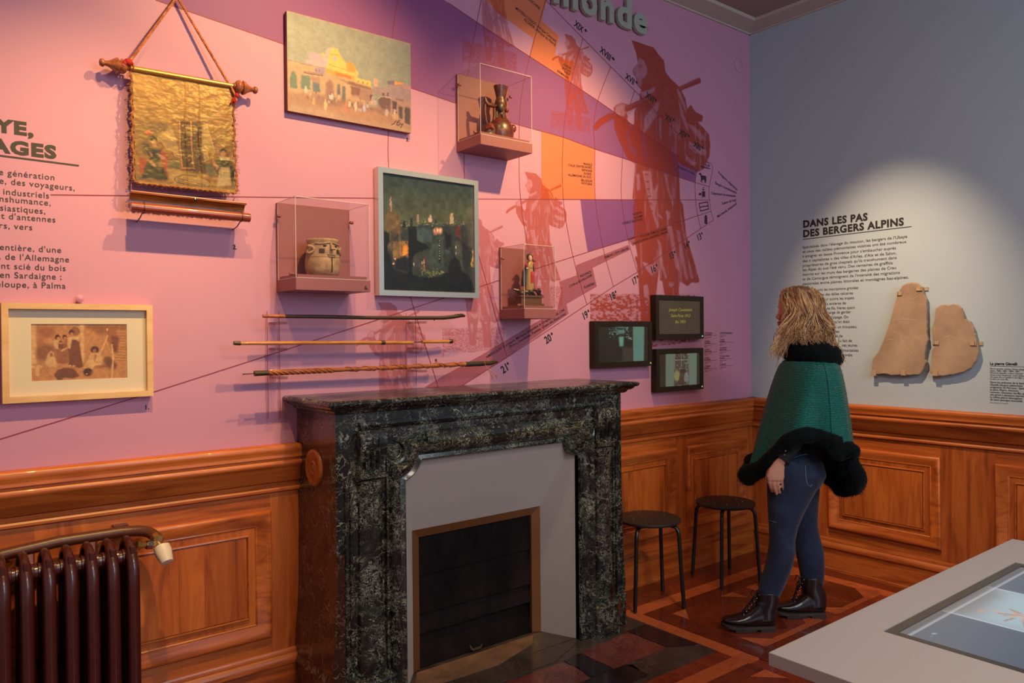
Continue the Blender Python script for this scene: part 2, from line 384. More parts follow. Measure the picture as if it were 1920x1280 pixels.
class Canvas:
    """grid over a flat rectangle u0..u1, z0..z1; shapes are given in coordinates that `conv` turns into (u, z)"""
    def __init__(s, u0, z0, u1, z1, nx, ny, base=(0, 0, 0), ss=2, conv=None):
        s.r = (u0, z0, u1, z1); s.n = (nx, ny); s.ss = ss; W, H = nx * ss, ny * ss
        s.X, s.Y = np.meshgrid(np.linspace(u0, u1, W), np.linspace(z1, z0, H))
        s.img = np.zeros((H, W, 3)); s.img[:] = base; s.a = np.zeros((H, W)); s.conv = conv or (lambda p: p)
    def mask(s, pts, soft=0):
        m_ = inside(s.X, s.Y, [s.conv(p) for p in pts]).astype(float)
        return blur(m_, soft) if soft else m_
    def poly(s, pts, col, soft=1, al=1.0, tex=None):
        m_ = s.mask(pts, soft) * al
        if tex is not None: m_ = m_ * tex
        s.img = s.img * (1 - m_[..., None]) + np.array(col) * m_[..., None]
    def line(s, pts, col, w, soft=1, al=1.0):
        P = [np.array(s.conv(p)) for p in pts]; m_ = np.zeros(s.X.shape)
        for a, b in zip(P[:-1], P[1:]):
            d = b - a; L = (d @ d) + 1e-12; t = np.clip(((s.X - a[0]) * d[0] + (s.Y - a[1]) * d[1]) / L, 0, 1)
            dist = np.hypot(s.X - a[0] - t * d[0], s.Y - a[1] - t * d[1]); m_ = np.maximum(m_, np.clip(1.5 - dist / w, 0, 1))
        m_ = np.clip(m_, 0, 1) * al
        s.img = s.img * (1 - m_[..., None]) + np.array(col) * m_[..., None]
    def blob(s, c, r, col, al=1.0, hard=1.0):
        c0 = s.conv(c); c1 = s.conv((c[0] + r[0], c[1])); c2 = s.conv((c[0], c[1] + r[1]))
        rx, ry = abs(c1[0] - c0[0]) + 1e-6, abs(c2[1] - c0[1]) + 1e-6
        d = np.sqrt(((s.X - c0[0]) / rx) ** 2 + ((s.Y - c0[1]) / ry) ** 2); m_ = np.clip((1.15 - d) * 3 * hard, 0, 1) * al
        s.img = s.img * (1 - m_[..., None]) + np.array(col) * m_[..., None]
    def mottled(s, amt, cy=30, cx=30, seed=1):
        n = vnoise(*s.X.shape, cy, cx, seed); s.img *= (1 + amt * (n - 0.5) * 2)[..., None]
    def warp(s, amp, cy=60, cx=60, seed=2):
        H, W_ = s.X.shape; dy = (vnoise(H, W_, cy, cx, seed) - .5) * 2 * amp; dx = (vnoise(H, W_, cy, cx, seed + 1) - .5) * 2 * amp
        yy, xx = np.mgrid[0:H, 0:W_]; s.img = s.img[np.clip((yy + dy).astype(int), 0, H - 1), np.clip((xx + dx).astype(int), 0, W_ - 1)]
    def down(s, a):
        ny, nx, k = s.n[1], s.n[0], s.ss
        return a.reshape(ny, k, nx, k).mean((1, 3))
def grid_obj(name, P, mat_, parent, col=None, ink=None, cut=None, org=None):
    """P: (ny, nx, 3) world positions; col (ny,nx,3) linear colour or ink (ny,nx)"""
    ny, nx = P.shape[:2]; org = ORG[parent.name] if parent is not None and parent.name in ORG else np.zeros(3)
    idx = np.arange(ny * nx).reshape(ny, nx)
    F = np.stack([idx[:-1, :-1], idx[1:, :-1], idx[1:, 1:], idx[:-1, 1:]], -1).reshape(-1, 4)
    if cut is not None:
        keep = (np.maximum.reduce([cut[:-1, :-1], cut[1:, :-1], cut[1:, 1:], cut[:-1, 1:]]) > 0.02).reshape(-1); F = F[keep]
    used = np.unique(F); remap = np.full(ny * nx, -1); remap[used] = np.arange(len(used)); F = remap[F]
    V = (P.reshape(-1, 3) - org)[used]
    me = bpy.data.meshes.new(name); me.vertices.add(len(V)); me.vertices.foreach_set('co', V.astype(np.float32).ravel())
    me.loops.add(F.size); me.loops.foreach_set('vertex_index', F.astype(np.int32).ravel())
    me.polygons.add(len(F)); me.polygons.foreach_set('loop_start', np.arange(0, F.size, 4, dtype=np.int32)); me.polygons.foreach_set('loop_total', np.full(len(F), 4, np.int32))
    me.update(calc_edges=True)
    if col is not None:
        a = me.color_attributes.new('Col', 'FLOAT_COLOR', 'POINT'); c4 = np.ones((len(used), 4), np.float32); c4[:, :3] = col.reshape(-1, 3)[used]; a.data.foreach_set('color', c4.ravel())
    if ink is not None:
        a = me.attributes.new('ink', 'FLOAT', 'POINT'); a.data.foreach_set('value', ink.reshape(-1)[used].astype(np.float32))
    me.materials.append(mat_)
    o = bpy.data.objects.new(name, me); C.objects.link(o)
    if parent is not None: o.parent = parent
    ORG[o.name] = org
    return o
def flat_P(cv, T, out):
    u0, z0, u1, z1 = cv.r; X, Y = np.meshgrid(np.linspace(u0, u1, cv.n[0]), np.linspace(z1, z0, cv.n[1]))
    P = np.zeros(X.shape + (3,))
    if T is TL: P[..., 0] = X; P[..., 1] = -out; P[..., 2] = Y
    else: P[..., 0] = -out; P[..., 1] = -X; P[..., 2] = Y
    return P
def Z(s, ox, oy): return lambda p: (p[0] / s + ox, p[1] / s + oy)
def on_left(zf, y=0.0):
    def f(p):
        q = zf(p); w = WL(q[0], q[1], y); return (w[0], w[2])
    return f

# ------------------------------------------------------------------ lettering
TK = 0.70
def text_geo(s, bold=0.0, extrude=0.0, spacing=1.0, shear=0.0):
    cu = bpy.data.curves.new('t', 'FONT'); cu.body = s; cu.size = 1.0; cu.offset = bold; cu.extrude = extrude; cu.space_character = spacing; cu.shear = shear
    cu.resolution_u = 3; cu.fill_mode = 'BOTH' if extrude else 'FRONT'
    o = bpy.data.objects.new('t', cu); C.objects.link(o)
    dg = bpy.context.evaluated_depsgraph_get(); me = bpy.data.meshes.new_from_object(o.evaluated_get(dg))
    v = [tuple(x.co) for x in me.vertices]; f = [tuple(p.vertices) for p in me.polygons]
    bpy.data.objects.remove(o); bpy.data.curves.remove(cu); bpy.data.meshes.remove(me)
    return v, f
def put_text(mb, s, p0, p1=None, size=0.03, bold=0.0, out=0.0012, align='l', ang=0.0, spacing=1.0, shear=0.0, fit=True, xs=1.0):
    """p0 (u,z) baseline start (or end for align r); p1 optional baseline end -> fits width"""
    v, f = text_geo(s, bold, 0, spacing, shear); size = size * TK
    if not v: return
    w = max(x[0] for x in v); x0 = min(x[0] for x in v)
    if p1 is not None:
        dx, dz = p1[0] - p0[0], p1[1] - p0[1]; L = math.hypot(dx, dz); ang = math.atan2(dz, dx)
        sx = L / w if fit else size
    else: sx = size * xs
    sy = size; ca, sa = math.cos(ang), math.sin(ang)
    off = 0 if align == 'l' else -w * sx if align == 'r' else -w * sx / 2
    vs = []
    for x in v:
        a, b = x[0] * sx + off, x[1] * sy
        vs.append((p0[0] + a * ca - b * sa, out, p0[1] + a * sa + b * ca))
    mb.add(vs, f)

# ------------------------------------------------------------------ room shell
def quadmesh(name, pts, mat_, kind=True):
    mb = MB(); mb.add(pts, [tuple(range(len(pts)))]); o = mb.build(name, mat_)
    if kind: structure(o)
    return o
def slab(name, a, b, mat_):
    mb = MB(); mb.box(a, b); return structure(mb.build(name, mat_))
FX0 = -6.2; FY0 = -5.2
floor = slab('floor', (FX0, FY0, -0.08), (0.1, 0.1, -0.006), M['floor_dark'])
wall_left = slab('wall_left', (FX0, 0, -0.08), (0.1, 0.12, 3.6), M['mural'])
wall_right = slab('wall_right', (0, FY0, -0.08), (0.12, 0, 3.6), M['wall_grey'])
ceiling = slab('ceiling', (FX0, FY0, 3.392), (0.0, 0.0, 3.5), M['ceiling'])
for nm, T, L in (('trim_1', TL, None), ('trim_2', TR, None)):
    mb = MB(T)
    prof = [(0, 3.355), (0.012, 3.355), (0.014, 3.362), (0.125, 3.378), (0.135, 3.392), (0, 3.392)]
    if T is TL: mb.run(FX0, 0.0, prof)
    else: mb.run(0.0, -FY0, prof)
    o = structure(mb.build(nm, M['cornice'], smooth=True)); o['label'] = 'cream cornice along the top of the ' + ('mural wall' if T is TL else 'grey wall')

# ------------------------------------------------------------------ parquet and hearth
def board(name, pts, z0, z1, mat_, parent):
    mb = MB(); n = len(pts); cx = sum(p[0] for p in pts) / n; cy = sum(p[1] for p in pts) / n
    g = 0.0008
    P = []
    for p in pts:
        d = math.hypot(p[0] - cx, p[1] - cy); k = (d - g * 1.4) / d; P.append((cx + (p[0] - cx) * k, cy + (p[1] - cy) * k))
    mb.prism(P, z0, z1, lambda a, b, d: (a, b, d)); return mb.build(name, mat_, parent)
BT = 0.0
def brd(pts, light=False): return board('board', pts, -0.006, BT, M['floor_light' if light else 'floor_dark'], floor)
def strip(x0, y0, x1, y1, light, n=1, along='x'):
    for i in range(n):
        if along == 'x': a, b = x0 + (x1 - x0) * i / n, x0 + (x1 - x0) * (i + 1) / n; brd([(a, y0), (b, y0), (b, y1), (a, y1)], light)
        else: a, b = y0 + (y1 - y0) * i / n, y0 + (y1 - y0) * (i + 1) / n; brd([(x0, a), (x1, a), (x1, b), (x0, b)], light)
# light border: along the mural wall, down the hearth side, in front of the hearth; down the right wall
strip(-1.42, -0.315, -0.13, -0.225, True, 2); strip(-1.50, -0.91, -1.42, -0.225, True, 1, 'y'); strip(-3.2, -0.99, -1.42, -0.91, True, 3)
strip(-0.22, -3.5, -0.13, -0.315, True, 4, 'y')
# dark boards between border and walls
strip(-1.50, -0.225, 0, -0.12, False, 2); strip(-1.50, -0.12, 0, 0, False, 2); strip(-0.13, -3.5, 0, -0.225, False, 3, 'y')
strip(-3.2, -0.91, -1.50, -0.83, False, 3)
# square modules: light corner triangles, dark diamond frame, diagonal field
MX0, MY0, MS, MG = -1.295, -0.405, 0.50, 0.125
nb = 0
for i in range(2):
    for j in range(3):
        x0 = MX0 + i * (MS + MG); y1 = MY0 - j * (MS + MG); x1 = min(x0 + MS, -0.22); y0 = y1 - MS
        xc, yc = (x0 + x1) / 2, (y0 + y1) / 2; hx = (x1 - x0) / 2; h = MS / 2; t = 0.105
        for sx, sy in ((-1, 1), (1, 1), (1, -1), (-1, -1)):
            cx, cy = xc + sx * hx, yc + sy * h
            brd([(cx, cy), (cx - sx * t, cy), (cx, cy - sy * t)], True)
            # wide diagonal boards framing the diamond
            brd([(cx - sx * t, cy), (xc, cy), (cx, yc), (cx, cy - sy * t)][:4], False)
            brd([(xc, yc), (xc, cy) if True else 0, (cx, yc)], (i + j + (sx > 0)) % 2 == 0 and False)
        # frame strips round the module
        brd([(x0 - MG, y1), (x1 + MG * 0, y1), (x1, y1 + MG * 0.72), (x0 - MG, y1 + MG * 0.72)], False)
        brd([(x0 - MG, y0 - MG * 0.28), (x0, y0 - MG * 0.28), (x0, y1), (x0 - MG, y1)], False)
        brd([(x0, y0 - MG * 0.28), (x1, y0 - MG * 0.28), (x1, y0), (x0, y0)], True)
for i in range(4):      # beyond the band in front of the hearth
    for j in range(2):
        x0 = -1.50 - 0.62 * (i + 1) + 0.12; y1 = -1.07 - j * 0.62; x1 = x0 + 0.5; y0 = y1 - 0.5; xc, yc = (x0 + x1) / 2, (y0 + y1) / 2
        for sx, sy in ((-1, 1), (1, 1), (1, -1), (-1, -1)):
            cx, cy = xc + sx * 0.25, yc + sy * 0.25
            brd([(cx, cy), (cx - sx * 0.105, cy), (cx, cy - sy * 0.105)], True); brd([(cx - sx * 0.105, cy), (xc, cy), (cx, yc), (cx, cy - sy * 0.105)], False); brd([(xc, yc), (xc, cy), (cx, yc)], False)
        brd([(x0 - 0.12, y0 - 0.06), (x0, y0 - 0.06), (x0, y1 + 0.06), (x0 - 0.12, y1 + 0.06)], False); brd([(x0, y1), (x1, y1), (x1, y1 + 0.08), (x0, y1 + 0.08)], False)

hearth = structure(MB().build('hearth', M['hearth'])) if False else None
mb = MB(); mb.box((-3.15, -0.83, -0.006), (-1.50, -0.12, 0.001)); hearth = structure(mb.build('trim_3', M['hearth']))
hearth['label'] = 'marble hearth inlaid in the parquet before the fireplace'
def tile(pts, m_): return board('tile', pts, 0.001, 0.004, M[m_], hearth)
tile([(-1.99, -0.455), (-1.65, -0.43), (-1.65, -0.665), (-1.99, -0.665)], 'hearth_red')
tile([(-2.62, -0.48), (-2.12, -0.48), (-2.10, -0.56), (-2.13, -0.665), (-2.62, -0.665)], 'hearth_red')
tile([(-2.10, -0.47), (-1.995, -0.46), (-1.995, -0.665), (-2.12, -0.665)], 'hearth_dark')
tile([(-1.645, -0.42), (-1.52, -0.42), (-1.51, -0.74), (-1.645, -0.665)], 'hearth_dark')
tile([(-3.1, -0.80), (-1.93, -0.80), (-1.90, -0.69), (-1.93, -0.67), (-3.1, -0.67)], 'hearth_dark')
tile([(-1.925, -0.67), (-1.645, -0.67), (-1.53, -0.735), (-1.55, -0.80), (-1.92, -0.80)], 'hearth')
tile([(-2.75, -0.455), (-2.13, -0.455), (-1.86, -0.34), (-1.87, -0.33), (-2.75, -0.33)], 'hearth')
tile([(-2.8, -0.325), (-1.87, -0.325), (-1.97, -0.165), (-2.66, -0.165)], 'hearth')
M['worn'] = varied(lin((120, 84, 58)), lin((158, 112, 80)), 9, 0.7, 0.3)
tile([(-2.76, -0.31), (-2.35, -0.33), (-2.09, -0.235), (-2.03, -0.17), (-2.66, -0.17)], 'worn') if False else board('worn_patch', [(-2.76, -0.31), (-2.35, -0.33), (-2.09, -0.25), (-2.02, -0.172), (-2.66, -0.172)], 0.004, 0.0065, M['worn'], hearth)

# ------------------------------------------------------------------ wood panelling
RAIL = [(0.0, 1.0), (0.045, 1.0), (0.052, 0.992), (0.05, 0.975), (0.044, 0.965), (0.046, 0.957), (0.046, 0.95), (0.036, 0.946), (0.036, 0.94),
        (0.044, 0.936), (0.047, 0.925), (0.04, 0.914), (0.032, 0.906), (0.030, 0.86), (0.020, 0.852), (0.0, 0.85)]
BEAD = [(0.0, 0.85), (0.016, 0.85), (0.014, 0.832), (0.02, 0.825), (0.02, 0.817), (0.012, 0.812), (0.0, 0.812)]
CAP = [(0.0, 0.192), (0.014, 0.19), (0.020, 0.180), (0.018, 0.170), (0.028, 0.160), (0.032, 0.148), (0.030, 0.136), (0.018, 0.130), (0.0, 0.128)]
PMOLD = [(0.0, 0.008), (0.0, 0.018), (0.006, 0.024), (0.014, 0.024), (0.026, 0.018), (0.04, 0.010), (0.052, 0.004), (0.056, 0.006), (0.060, 0.002)]
def panelling(T, tn, bn, label, segs, panels, stiles, wx, wz):
    root = None
    for a, b in segs:
        mb = MB(T); mb.run(a, b, RAIL)
        if root is None:
            root = structure(mb.build(tn, wx, smooth=True, angle=50)); root['label'] = label
        else: mb.build('chair_rail', wx, root, smooth=True, angle=50)
        mb = MB(T); mb.run(a, b, BEAD); mb.build('bead', wx, root, smooth=True)
        mb = MB(T); mb.run(a, b, CAP); mb.build('plinth_cap', wx, root, smooth=True, angle=50)
        mb = MB(T); mb.box((a, 0, 0.745), (b, 0.008, 0.815)); mb.build('field_rail', wx, root)
        mb = MB(T); mb.box((a, 0, 0.19), (b, 0.008, 0.252)); mb.build('field_rail', wx, root)
    for a, b in stiles:
        mb = MB(T); mb.box((a, 0, 0.19), (b, 0.0085, 0.815)); mb.build('stile', wz, root, bevel=0.001)
    for a, b in panels:
        mb = MB(T); mb.box((a + 0.01, 0, 0.21), (b - 0.01, 0.002, 0.74)); mb.build('panel_back', wz, root)
        mb = MB(T); mb.frame(a, 0.252, b, 0.745, PMOLD); mb.build('panel_moulding', wx, root, smooth=True, angle=50)
        # raised field, built of upright planks of uneven width
        x0, x1, z0, z1 = a + 0.095, b - 0.095, 0.347, 0.65; x = x0; k = 0; w_ = [0.17, 0.09, 0.14, 0.11, 0.2]
        mb = MB(T); mb.frame(x0 - 0.012, z0 - 0.012, x1 + 0.012, z1 + 0.012, [(0, 0.003), (0.002, 0.009), (0.006, 0.010), (0.008, 0.006)]); mb.build('field_bead', wx, root)
        while x < x1 - 0.03:
            e = min(x1, x + w_[k % 5]); e = x1 if x1 - e < 0.05 else e
            mb = MB(T); mb.box((x + 0.0003, 0, z0), (e - 0.0003, 0.0065, z1)); mb.build('panel_board', wz, root); x = e; k += 1
    first = None
    for a, b in segs:
        mb = MB(T); mb.run(a, b, [(0, 0), (0.024, 0), (0.024, 0.012), (0.018, 0.016), (0.018, 0.13), (0, 0.13)])
        o = mb.build(bn if first is None else 'baseboard_piece', wx, first)
        if first is None: first = structure(o)
    return root
panelling(TL, 'trim_4', 'baseboard_left', 'varnished wood panelling under the mural', [(FX0, -3.10), (-1.60, 0.0)],
          [(-5.2, -4.80), (-4.62, -4.02), (-3.82, -3.216), (-1.45, -0.777), (-0.68, -0.08)],
          [(-4.80, -4.62), (-4.0, -3.84), (-3.216, -3.10), (-1.60, -1.45), (-0.777, -0.68), (-0.08, 0.0)], M['wood_x'], M['wood_z'])
panelling(TR, 'trim_5', 'baseboard_right', 'varnished wood panelling under the grey wall', [(0.0, 3.9)],
          [(0.532, 1.165), (1.426, 2.06), (2.32, 2.95)], [(0.0, 0.20), (0.20, 0.532), (1.165, 1.29), (1.29, 1.426), (2.06, 2.32), (2.95, 3.2)], M['wood_y'], M['wood_z'])
# ------------------------------------------------------------------ mural printed on the left wall
def wl2(px, py): w = WL(px, py); return (w[0], w[2])
def wr2(px, py): w = WR(px, py); return (-w[1], w[2])
def flat_poly(name, pts_px, mat_, out):
    pts = [wl2(*p) for p in pts_px]; mb = MB(TL); mb.add([(a, out, b) for a, b in pts], [tuple(range(len(pts)))]); return mb.build(name, mat_, wall_left)
flat_poly('band_print', [(292, 0), (530, 82), (771, 165), (853, 193), (961, 231), (1055, 257), (1117, 280), (1167, 296), (1274, 333), (1303, 341), (1308, 318), (1190, 237), (1121, 189), (1071, 156), (996, 108), (893, 41), (840, 5), (700, -90), (300, -90)], M['band'], 0.0004)
flat_poly('violet_print', [(1088, 374), (1206, 374), (1212, 440), (1102, 473), (1094, 424)], M['violet'], 0.0004)
z7 = Z(3.2, 840, 0)
flat_poly('orange_print', [z7(p) for p in [(240, 0), (590, 0), (560, 125), (665, 215), (640, 330), (755, 372), (735, 495), (490, 338), (512, 230), (290, 72)]], M['orange'], 0.0004)
flat_poly('orange_print', [(1015, 246), (1055, 257), (1115, 279), (1116, 373), (1015, 373)], M['orange'], 0.0004)
flat_poly('dusky_print', [(1080, 497), (1178, 459), (1182, 468), (1111, 502), (1119, 537), (1062, 570), (1066, 588), (950, 670), (875, 717), (800, 765), (740, 760), (828, 706), (903, 665), (1045, 580), (1052, 545), (1048, 528), (1081, 516)], M['dusky'], 0.0004)
flat_poly('dusky_print', [(1177, 448), (1250, 428), (1253, 437), (1186, 461)], M['dusky'], 0.0004)
def ribbon(mb, pts, w, out):
    P = [np.array(p) for p in pts]; L = []; Rr = []
    for i, p in enumerate(P):
        d = P[min(i + 1, len(P) - 1)] - P[max(0, i - 1)]; d /= np.linalg.norm(d); n = np.array([-d[1], d[0]]) * w / 2
        L.append((p[0] + n[0], out, p[1] + n[1])); Rr.append((p[0] - n[0], out, p[1] - n[1]))
    k = len(P); mb.add(L + Rr, [(i, i + 1, k + i + 1, k + i) for i in range(k - 1)])
def smooth_px(pts, n=6):
    P = [np.array(p, float) for p in pts]; out = []
    for i in range(len(P) - 1):
        p0, p1, p2, p3 = P[max(i - 1, 0)], P[i], P[i + 1], P[min(i + 2, len(P) - 1)]
        for k in range(n):
            t = k / n; out.append(0.5 * ((2 * p1) + (-p0 + p2) * t + (2 * p0 - 5 * p1 + 4 * p2 - p3) * t * t + (-p0 + 3 * p1 - 3 * p2 + p3) * t ** 3))
    out.append(P[-1]); return out
mb = MB(TL)
LINES = [[(1015, -8), (1093, 72), (1145, 125), (1190, 170), (1332, 311)], [(840, 5), (893, 41), (996, 108), (1071, 156), (1121, 189), (1190, 237), (1308, 318)],
         [(292, 0), (530, 82), (771, 165), (853, 193), (961, 231), (1055, 257), (1117, 280), (1167, 296), (1274, 333), (1330, 350)],
         [(95, 365), (540, 370), (900, 373), (1332, 375)], [(0, 823), (290, 734), (540, 654), (831, 559), (934, 526), (1100, 473), (1177, 448), (1285, 412), (1333, 396)],
         [(790, 770), (875, 717), (950, 670), (1100, 571), (1150, 537), (1195, 510), (1313, 429), (1337, 413)]]
ARCS = [[(1324, 303), (1336, 312), (1330, 350), (1330, 375), (1333, 396), (1338, 413)], [(1306, 318), (1303, 345), (1304, 375), (1308, 403), (1314, 429)],
        [(1171, 225), (1167, 296), (1165, 373), (1178, 450), (1195, 509)], [(1145, 125), (1121, 188), (1113, 235), (1115, 280), (1116, 373), (1130, 461), (1150, 537)],
        [(1190, 170), (1178, 205)],
        [(1093, 72), (1071, 152), (1056, 257), (1056, 373), (1074, 480), (1100, 570)], [(1023, 1), (993, 107), (976, 194), (973, 300), (976, 373), (987, 450), (1003, 540), (1020, 618)],
        [(908, -30), (902, 0), (880, 121), (871, 230), (871, 340), (880, 420), (898, 480), (950, 668)], [(752, -30), (746, 0), (736, 67), (728, 249), (729, 320), (738, 440), (770, 559), (823, 730)]]
for l in LINES: ribbon(mb, [wl2(*p) for p in l], 0.0034, 0.0012)
for l in ARCS: ribbon(mb, [wl2(*p) for p in smooth_px(l)], 0.0032, 0.0012)
mb.build('fan_lines', M['line_red'], wall_left)

# the walking pedlar engraving, printed large and again small and faint
z1, z2, z3 = Z(4.572, 1100, 50), Z(5.12, 1150, 320), Z(4.571, 1060, 500)
u0, zt = wl2(1105, 55); u1 = wl2(1336, 300)[0]; zb = wl2(1110, 700)[1]
FG = Canvas(u0 - 0.01, zb, u1 + 0.02, zt + 0.02, 300, 520, conv=lambda p: wl2(*p))
OUT = [z1(p) for p in [(360, 45), (420, 85), (500, 105), (560, 160), (615, 240), (660, 290), (675, 390), (720, 450), (770, 495), (810, 545), (845, 620), (862, 712), (875, 690), (892, 668), (930, 730), (995, 765), (990, 810), (950, 818), (1000, 870), (1045, 920), (1058, 1010), (1050, 1110), (1000, 1220), (950, 1245), (880, 1215), (810, 1180), (785, 1150), (786, 1280)]] \
    + [z2(p) for p in [(628, 0), (640, 280), (668, 330), (680, 450), (700, 620), (740, 760), (790, 930), (826, 1062), (800, 1075), (750, 1068), (712, 1106), (680, 1085), (640, 1060), (628, 1120), (632, 1280), (640, 1450), (660, 1600), (520, 1600), (500, 1240), (470, 1058), (445, 1050), (445, 900), (430, 1000), (410, 1180), (400, 1400), (380, 1560), (270, 1560), (262, 1300), (250, 1180), (235, 960), (228, 900), (208, 840), (215, 818), (235, 830), (212, 700), (200, 560), (190, 350), (205, 285), (183, 262), (187, 240), (205, 0)]] \
    + [z1(p) for p in [(410, 1290), (415, 1172), (350, 1130), (280, 980), (240, 880), (235, 760), (232, 700), (250, 675), (300, 655), (350, 668), (372, 700), (370, 740), (345, 790), (378, 862), (408, 830), (410, 730), (440, 660), (456, 640), (455, 580), (470, 540), (430, 500), (425, 440), (400, 405), (396, 370), (440, 315), (430, 255), (425, 230)]]
def am(pts, zf=None, soft=2):
    return FG.mask([zf(p) for p in pts] if zf else pts, soft)
def setA(mask, v): FG.a = FG.a * (1 - mask) + v * mask
setA(am(OUT, None, 1), 0.86)
# hatching noise and drapery
hn = vnoise(*FG.a.shape, 120, 60, 3, 2); hn2 = vnoise(*FG.a.shape, 26, 20, 9, 3)
body = am(OUT, None, 1)
FG.a *= (0.86 + 0.28 * hn2)
for pts, zf, v in [
    ([(445, 262), (490, 290), (515, 340), (520, 400), (500, 440), (475, 450), (470, 520), (430, 500), (425, 440), (402, 405), (398, 368), (440, 315)], z1, 0.42),
    ([(445, 330), (470, 325), (480, 350), (455, 360)], z1, 0.85), ([(428, 440), (452, 452), (450, 462), (430, 458)], z1, 0.9), ([(402, 395), (420, 400), (425, 412), (405, 410)], z1, 0.85),
    ([(440, 470), (470, 460), (475, 520), (440, 505)], z1, 0.65),
    ([(460, 560), (540, 540), (590, 510), (580, 560), (500, 600), (470, 620)], z1, 0.45),
    ([(250, 680), (300, 660), (350, 672), (368, 705), (340, 690), (325, 720), (340, 740), (320, 770), (260, 760), (238, 720)], z1, 0.28),
    ([(330, 690), (410, 700), (350, 780)], z1, 0.2),
    ([(520, 740), (560, 700), (600, 650), (630, 640), (600, 760), (540, 860), (500, 900), (490, 800)], z1, 0.45),
    ([(620, 780), (640, 780), (640, 1000), (620, 900)], z1, 0.5), ([(340, 880), (370, 900), (380, 1020), (430, 1080), (400, 1100), (360, 1040)], z1, 0.55),
    ([(770, 520), (800, 560), (850, 680), (860, 760), (830, 700), (780, 580)], z1, 0.42), ([(780, 600), (810, 680), (850, 800), (880, 900), (850, 880), (800, 740)], z1, 0.5),
    ([(860, 830), (920, 850), (1000, 930), (1020, 980), (960, 960), (900, 890)], z1, 0.5), ([(880, 980), (960, 1030), (1030, 1060), (1020, 1110), (920, 1080), (870, 1020)], z1, 0.45),
    ([(840, 1080), (900, 1150), (960, 1170), (900, 1190), (850, 1140)], z1, 0.55), ([(690, 520), (700, 540), (690, 565), (670, 560)], z1, 0.4),
    ([(275, 0), (360, 0), (380, 160), (420, 240), (400, 420), (440, 520), (420, 560), (380, 440), (330, 260)], z2, 0.45),
    ([(220, 40), (250, 20), (262, 180), (225, 200)], z2, 0.5), ([(420, 120), (435, 150), (400, 260), (375, 230)], z2, 0.5),
    ([(500, 380), (545, 390), (545, 450), (520, 480)], z2, 0.45), ([(420, 400), (470, 440), (480, 470), (440, 450)], z2, 0.45),
    ([(480, 0), (500, 0), (540, 180), (585, 330), (570, 340), (520, 200)], z2, 0.5),
    ([(520, 520), (560, 530), (600, 760), (640, 960), (600, 940), (560, 760)], z2, 0.48), ([(600, 560), (640, 580), (690, 900), (720, 1040), (690, 1040), (650, 860)], z2, 0.5),
    ([(640, 380), (665, 480), (700, 720), (680, 700), (650, 520)], z2, 0.6), ([(420, 640), (460, 700), (480, 900), (520, 1020), (500, 1040), (450, 900)], z2, 0.48),
    ([(700, 780), (740, 900), (770, 1040), (740, 1040)], z2, 0.55),
    ([(270, 870), (310, 880), (350, 900), (400, 890), (410, 940), (370, 1010), (340, 980), (300, 920)], z2, 0.35),
    ([(290, 1100), (330, 1090), (345, 1180), (340, 1280), (300, 1250)], z2, 0.35), ([(530, 1060), (590, 1080), (560, 1120), (530, 1110)], z2, 0.45),
    ([(668, 160), (700, 150), (715, 260), (700, 440), (680, 300)], z3, 0.38)]:
    setA(am(pts, zf, 2) * (0.7 + 0.5 * hn), v * 0.72)
st_ = vnoise(*FG.a.shape, 9, 46, 77, 3); dg_ = 0.5 + 0.5 * np.sin((FG.X * 1.0 + FG.Y * 1.3) * 700)
low = np.clip((wl2(1200, 190)[1] - FG.Y) * 12, 0, 1)
FG.a *= 1 - 0.42 * np.clip((st_ - 0.60) * 9, 0, 1) * low * body
FG.a *= 1 - 0.22 * np.clip((hn2 - 0.5) * 8, 0, 1) * dg_ * body
# stick in front
ST = [z1(p) for p in [(60, 850), (100, 800), (180, 750), (240, 740), (262, 768), (200, 800), (120, 850), (85, 888), (65, 885)]]
setA(am(ST, None, 1), 0.8)
setA(am([(330, 685), (500, 610), (690, 535), (694, 560), (520, 650), (345, 730), (328, 715)], z1, 1), 0.9)
setA(am([(345, 690), (500, 622), (690, 545), (690, 550), (500, 634), (345, 702)], z1, 1), 0.5)
setA(am([(785, 520), (965, 438), (976, 452), (975, 482), (812, 545)], z1, 1), 0.9)
setA(am([(800, 523), (960, 448), (962, 456), (804, 532)], z1, 1), 0.5)
for k in range(7): setA(am([(300 + 9 * k, 30 + 70 * k), (335 + 9 * k, 30 + 70 * k), (336 + 9 * k, 42 + 70 * k), (300 + 9 * k, 40 + 70 * k)], z2, 1), 0.85)
# rough hatched ground
GR = am([(205, 235), (640, 235), (1100, 240), (1180, 262), (1185, 600), (1100, 640), (760, 685), (740, 700), (245, 700), (238, 800), (210, 800)], z3, 1)
g2 = np.clip((vnoise(*FG.a.shape, 250, 62, 21, 2) - 0.46) * 7, 0, 1) * 0.7 + 0.18
FG.a = np.maximum(FG.a, GR * g2 * 0.95)
FGa = np.clip(FG.down(FG.a), 0, 1)
P = flat_P(FG, TL, 0.0008)
big = grid_obj('pedlar_print', P, M['ink1'], wall_left, ink=FGa, cut=FGa); big['label'] = 'large dark red engraving of a walking pedlar with stick and bundle'
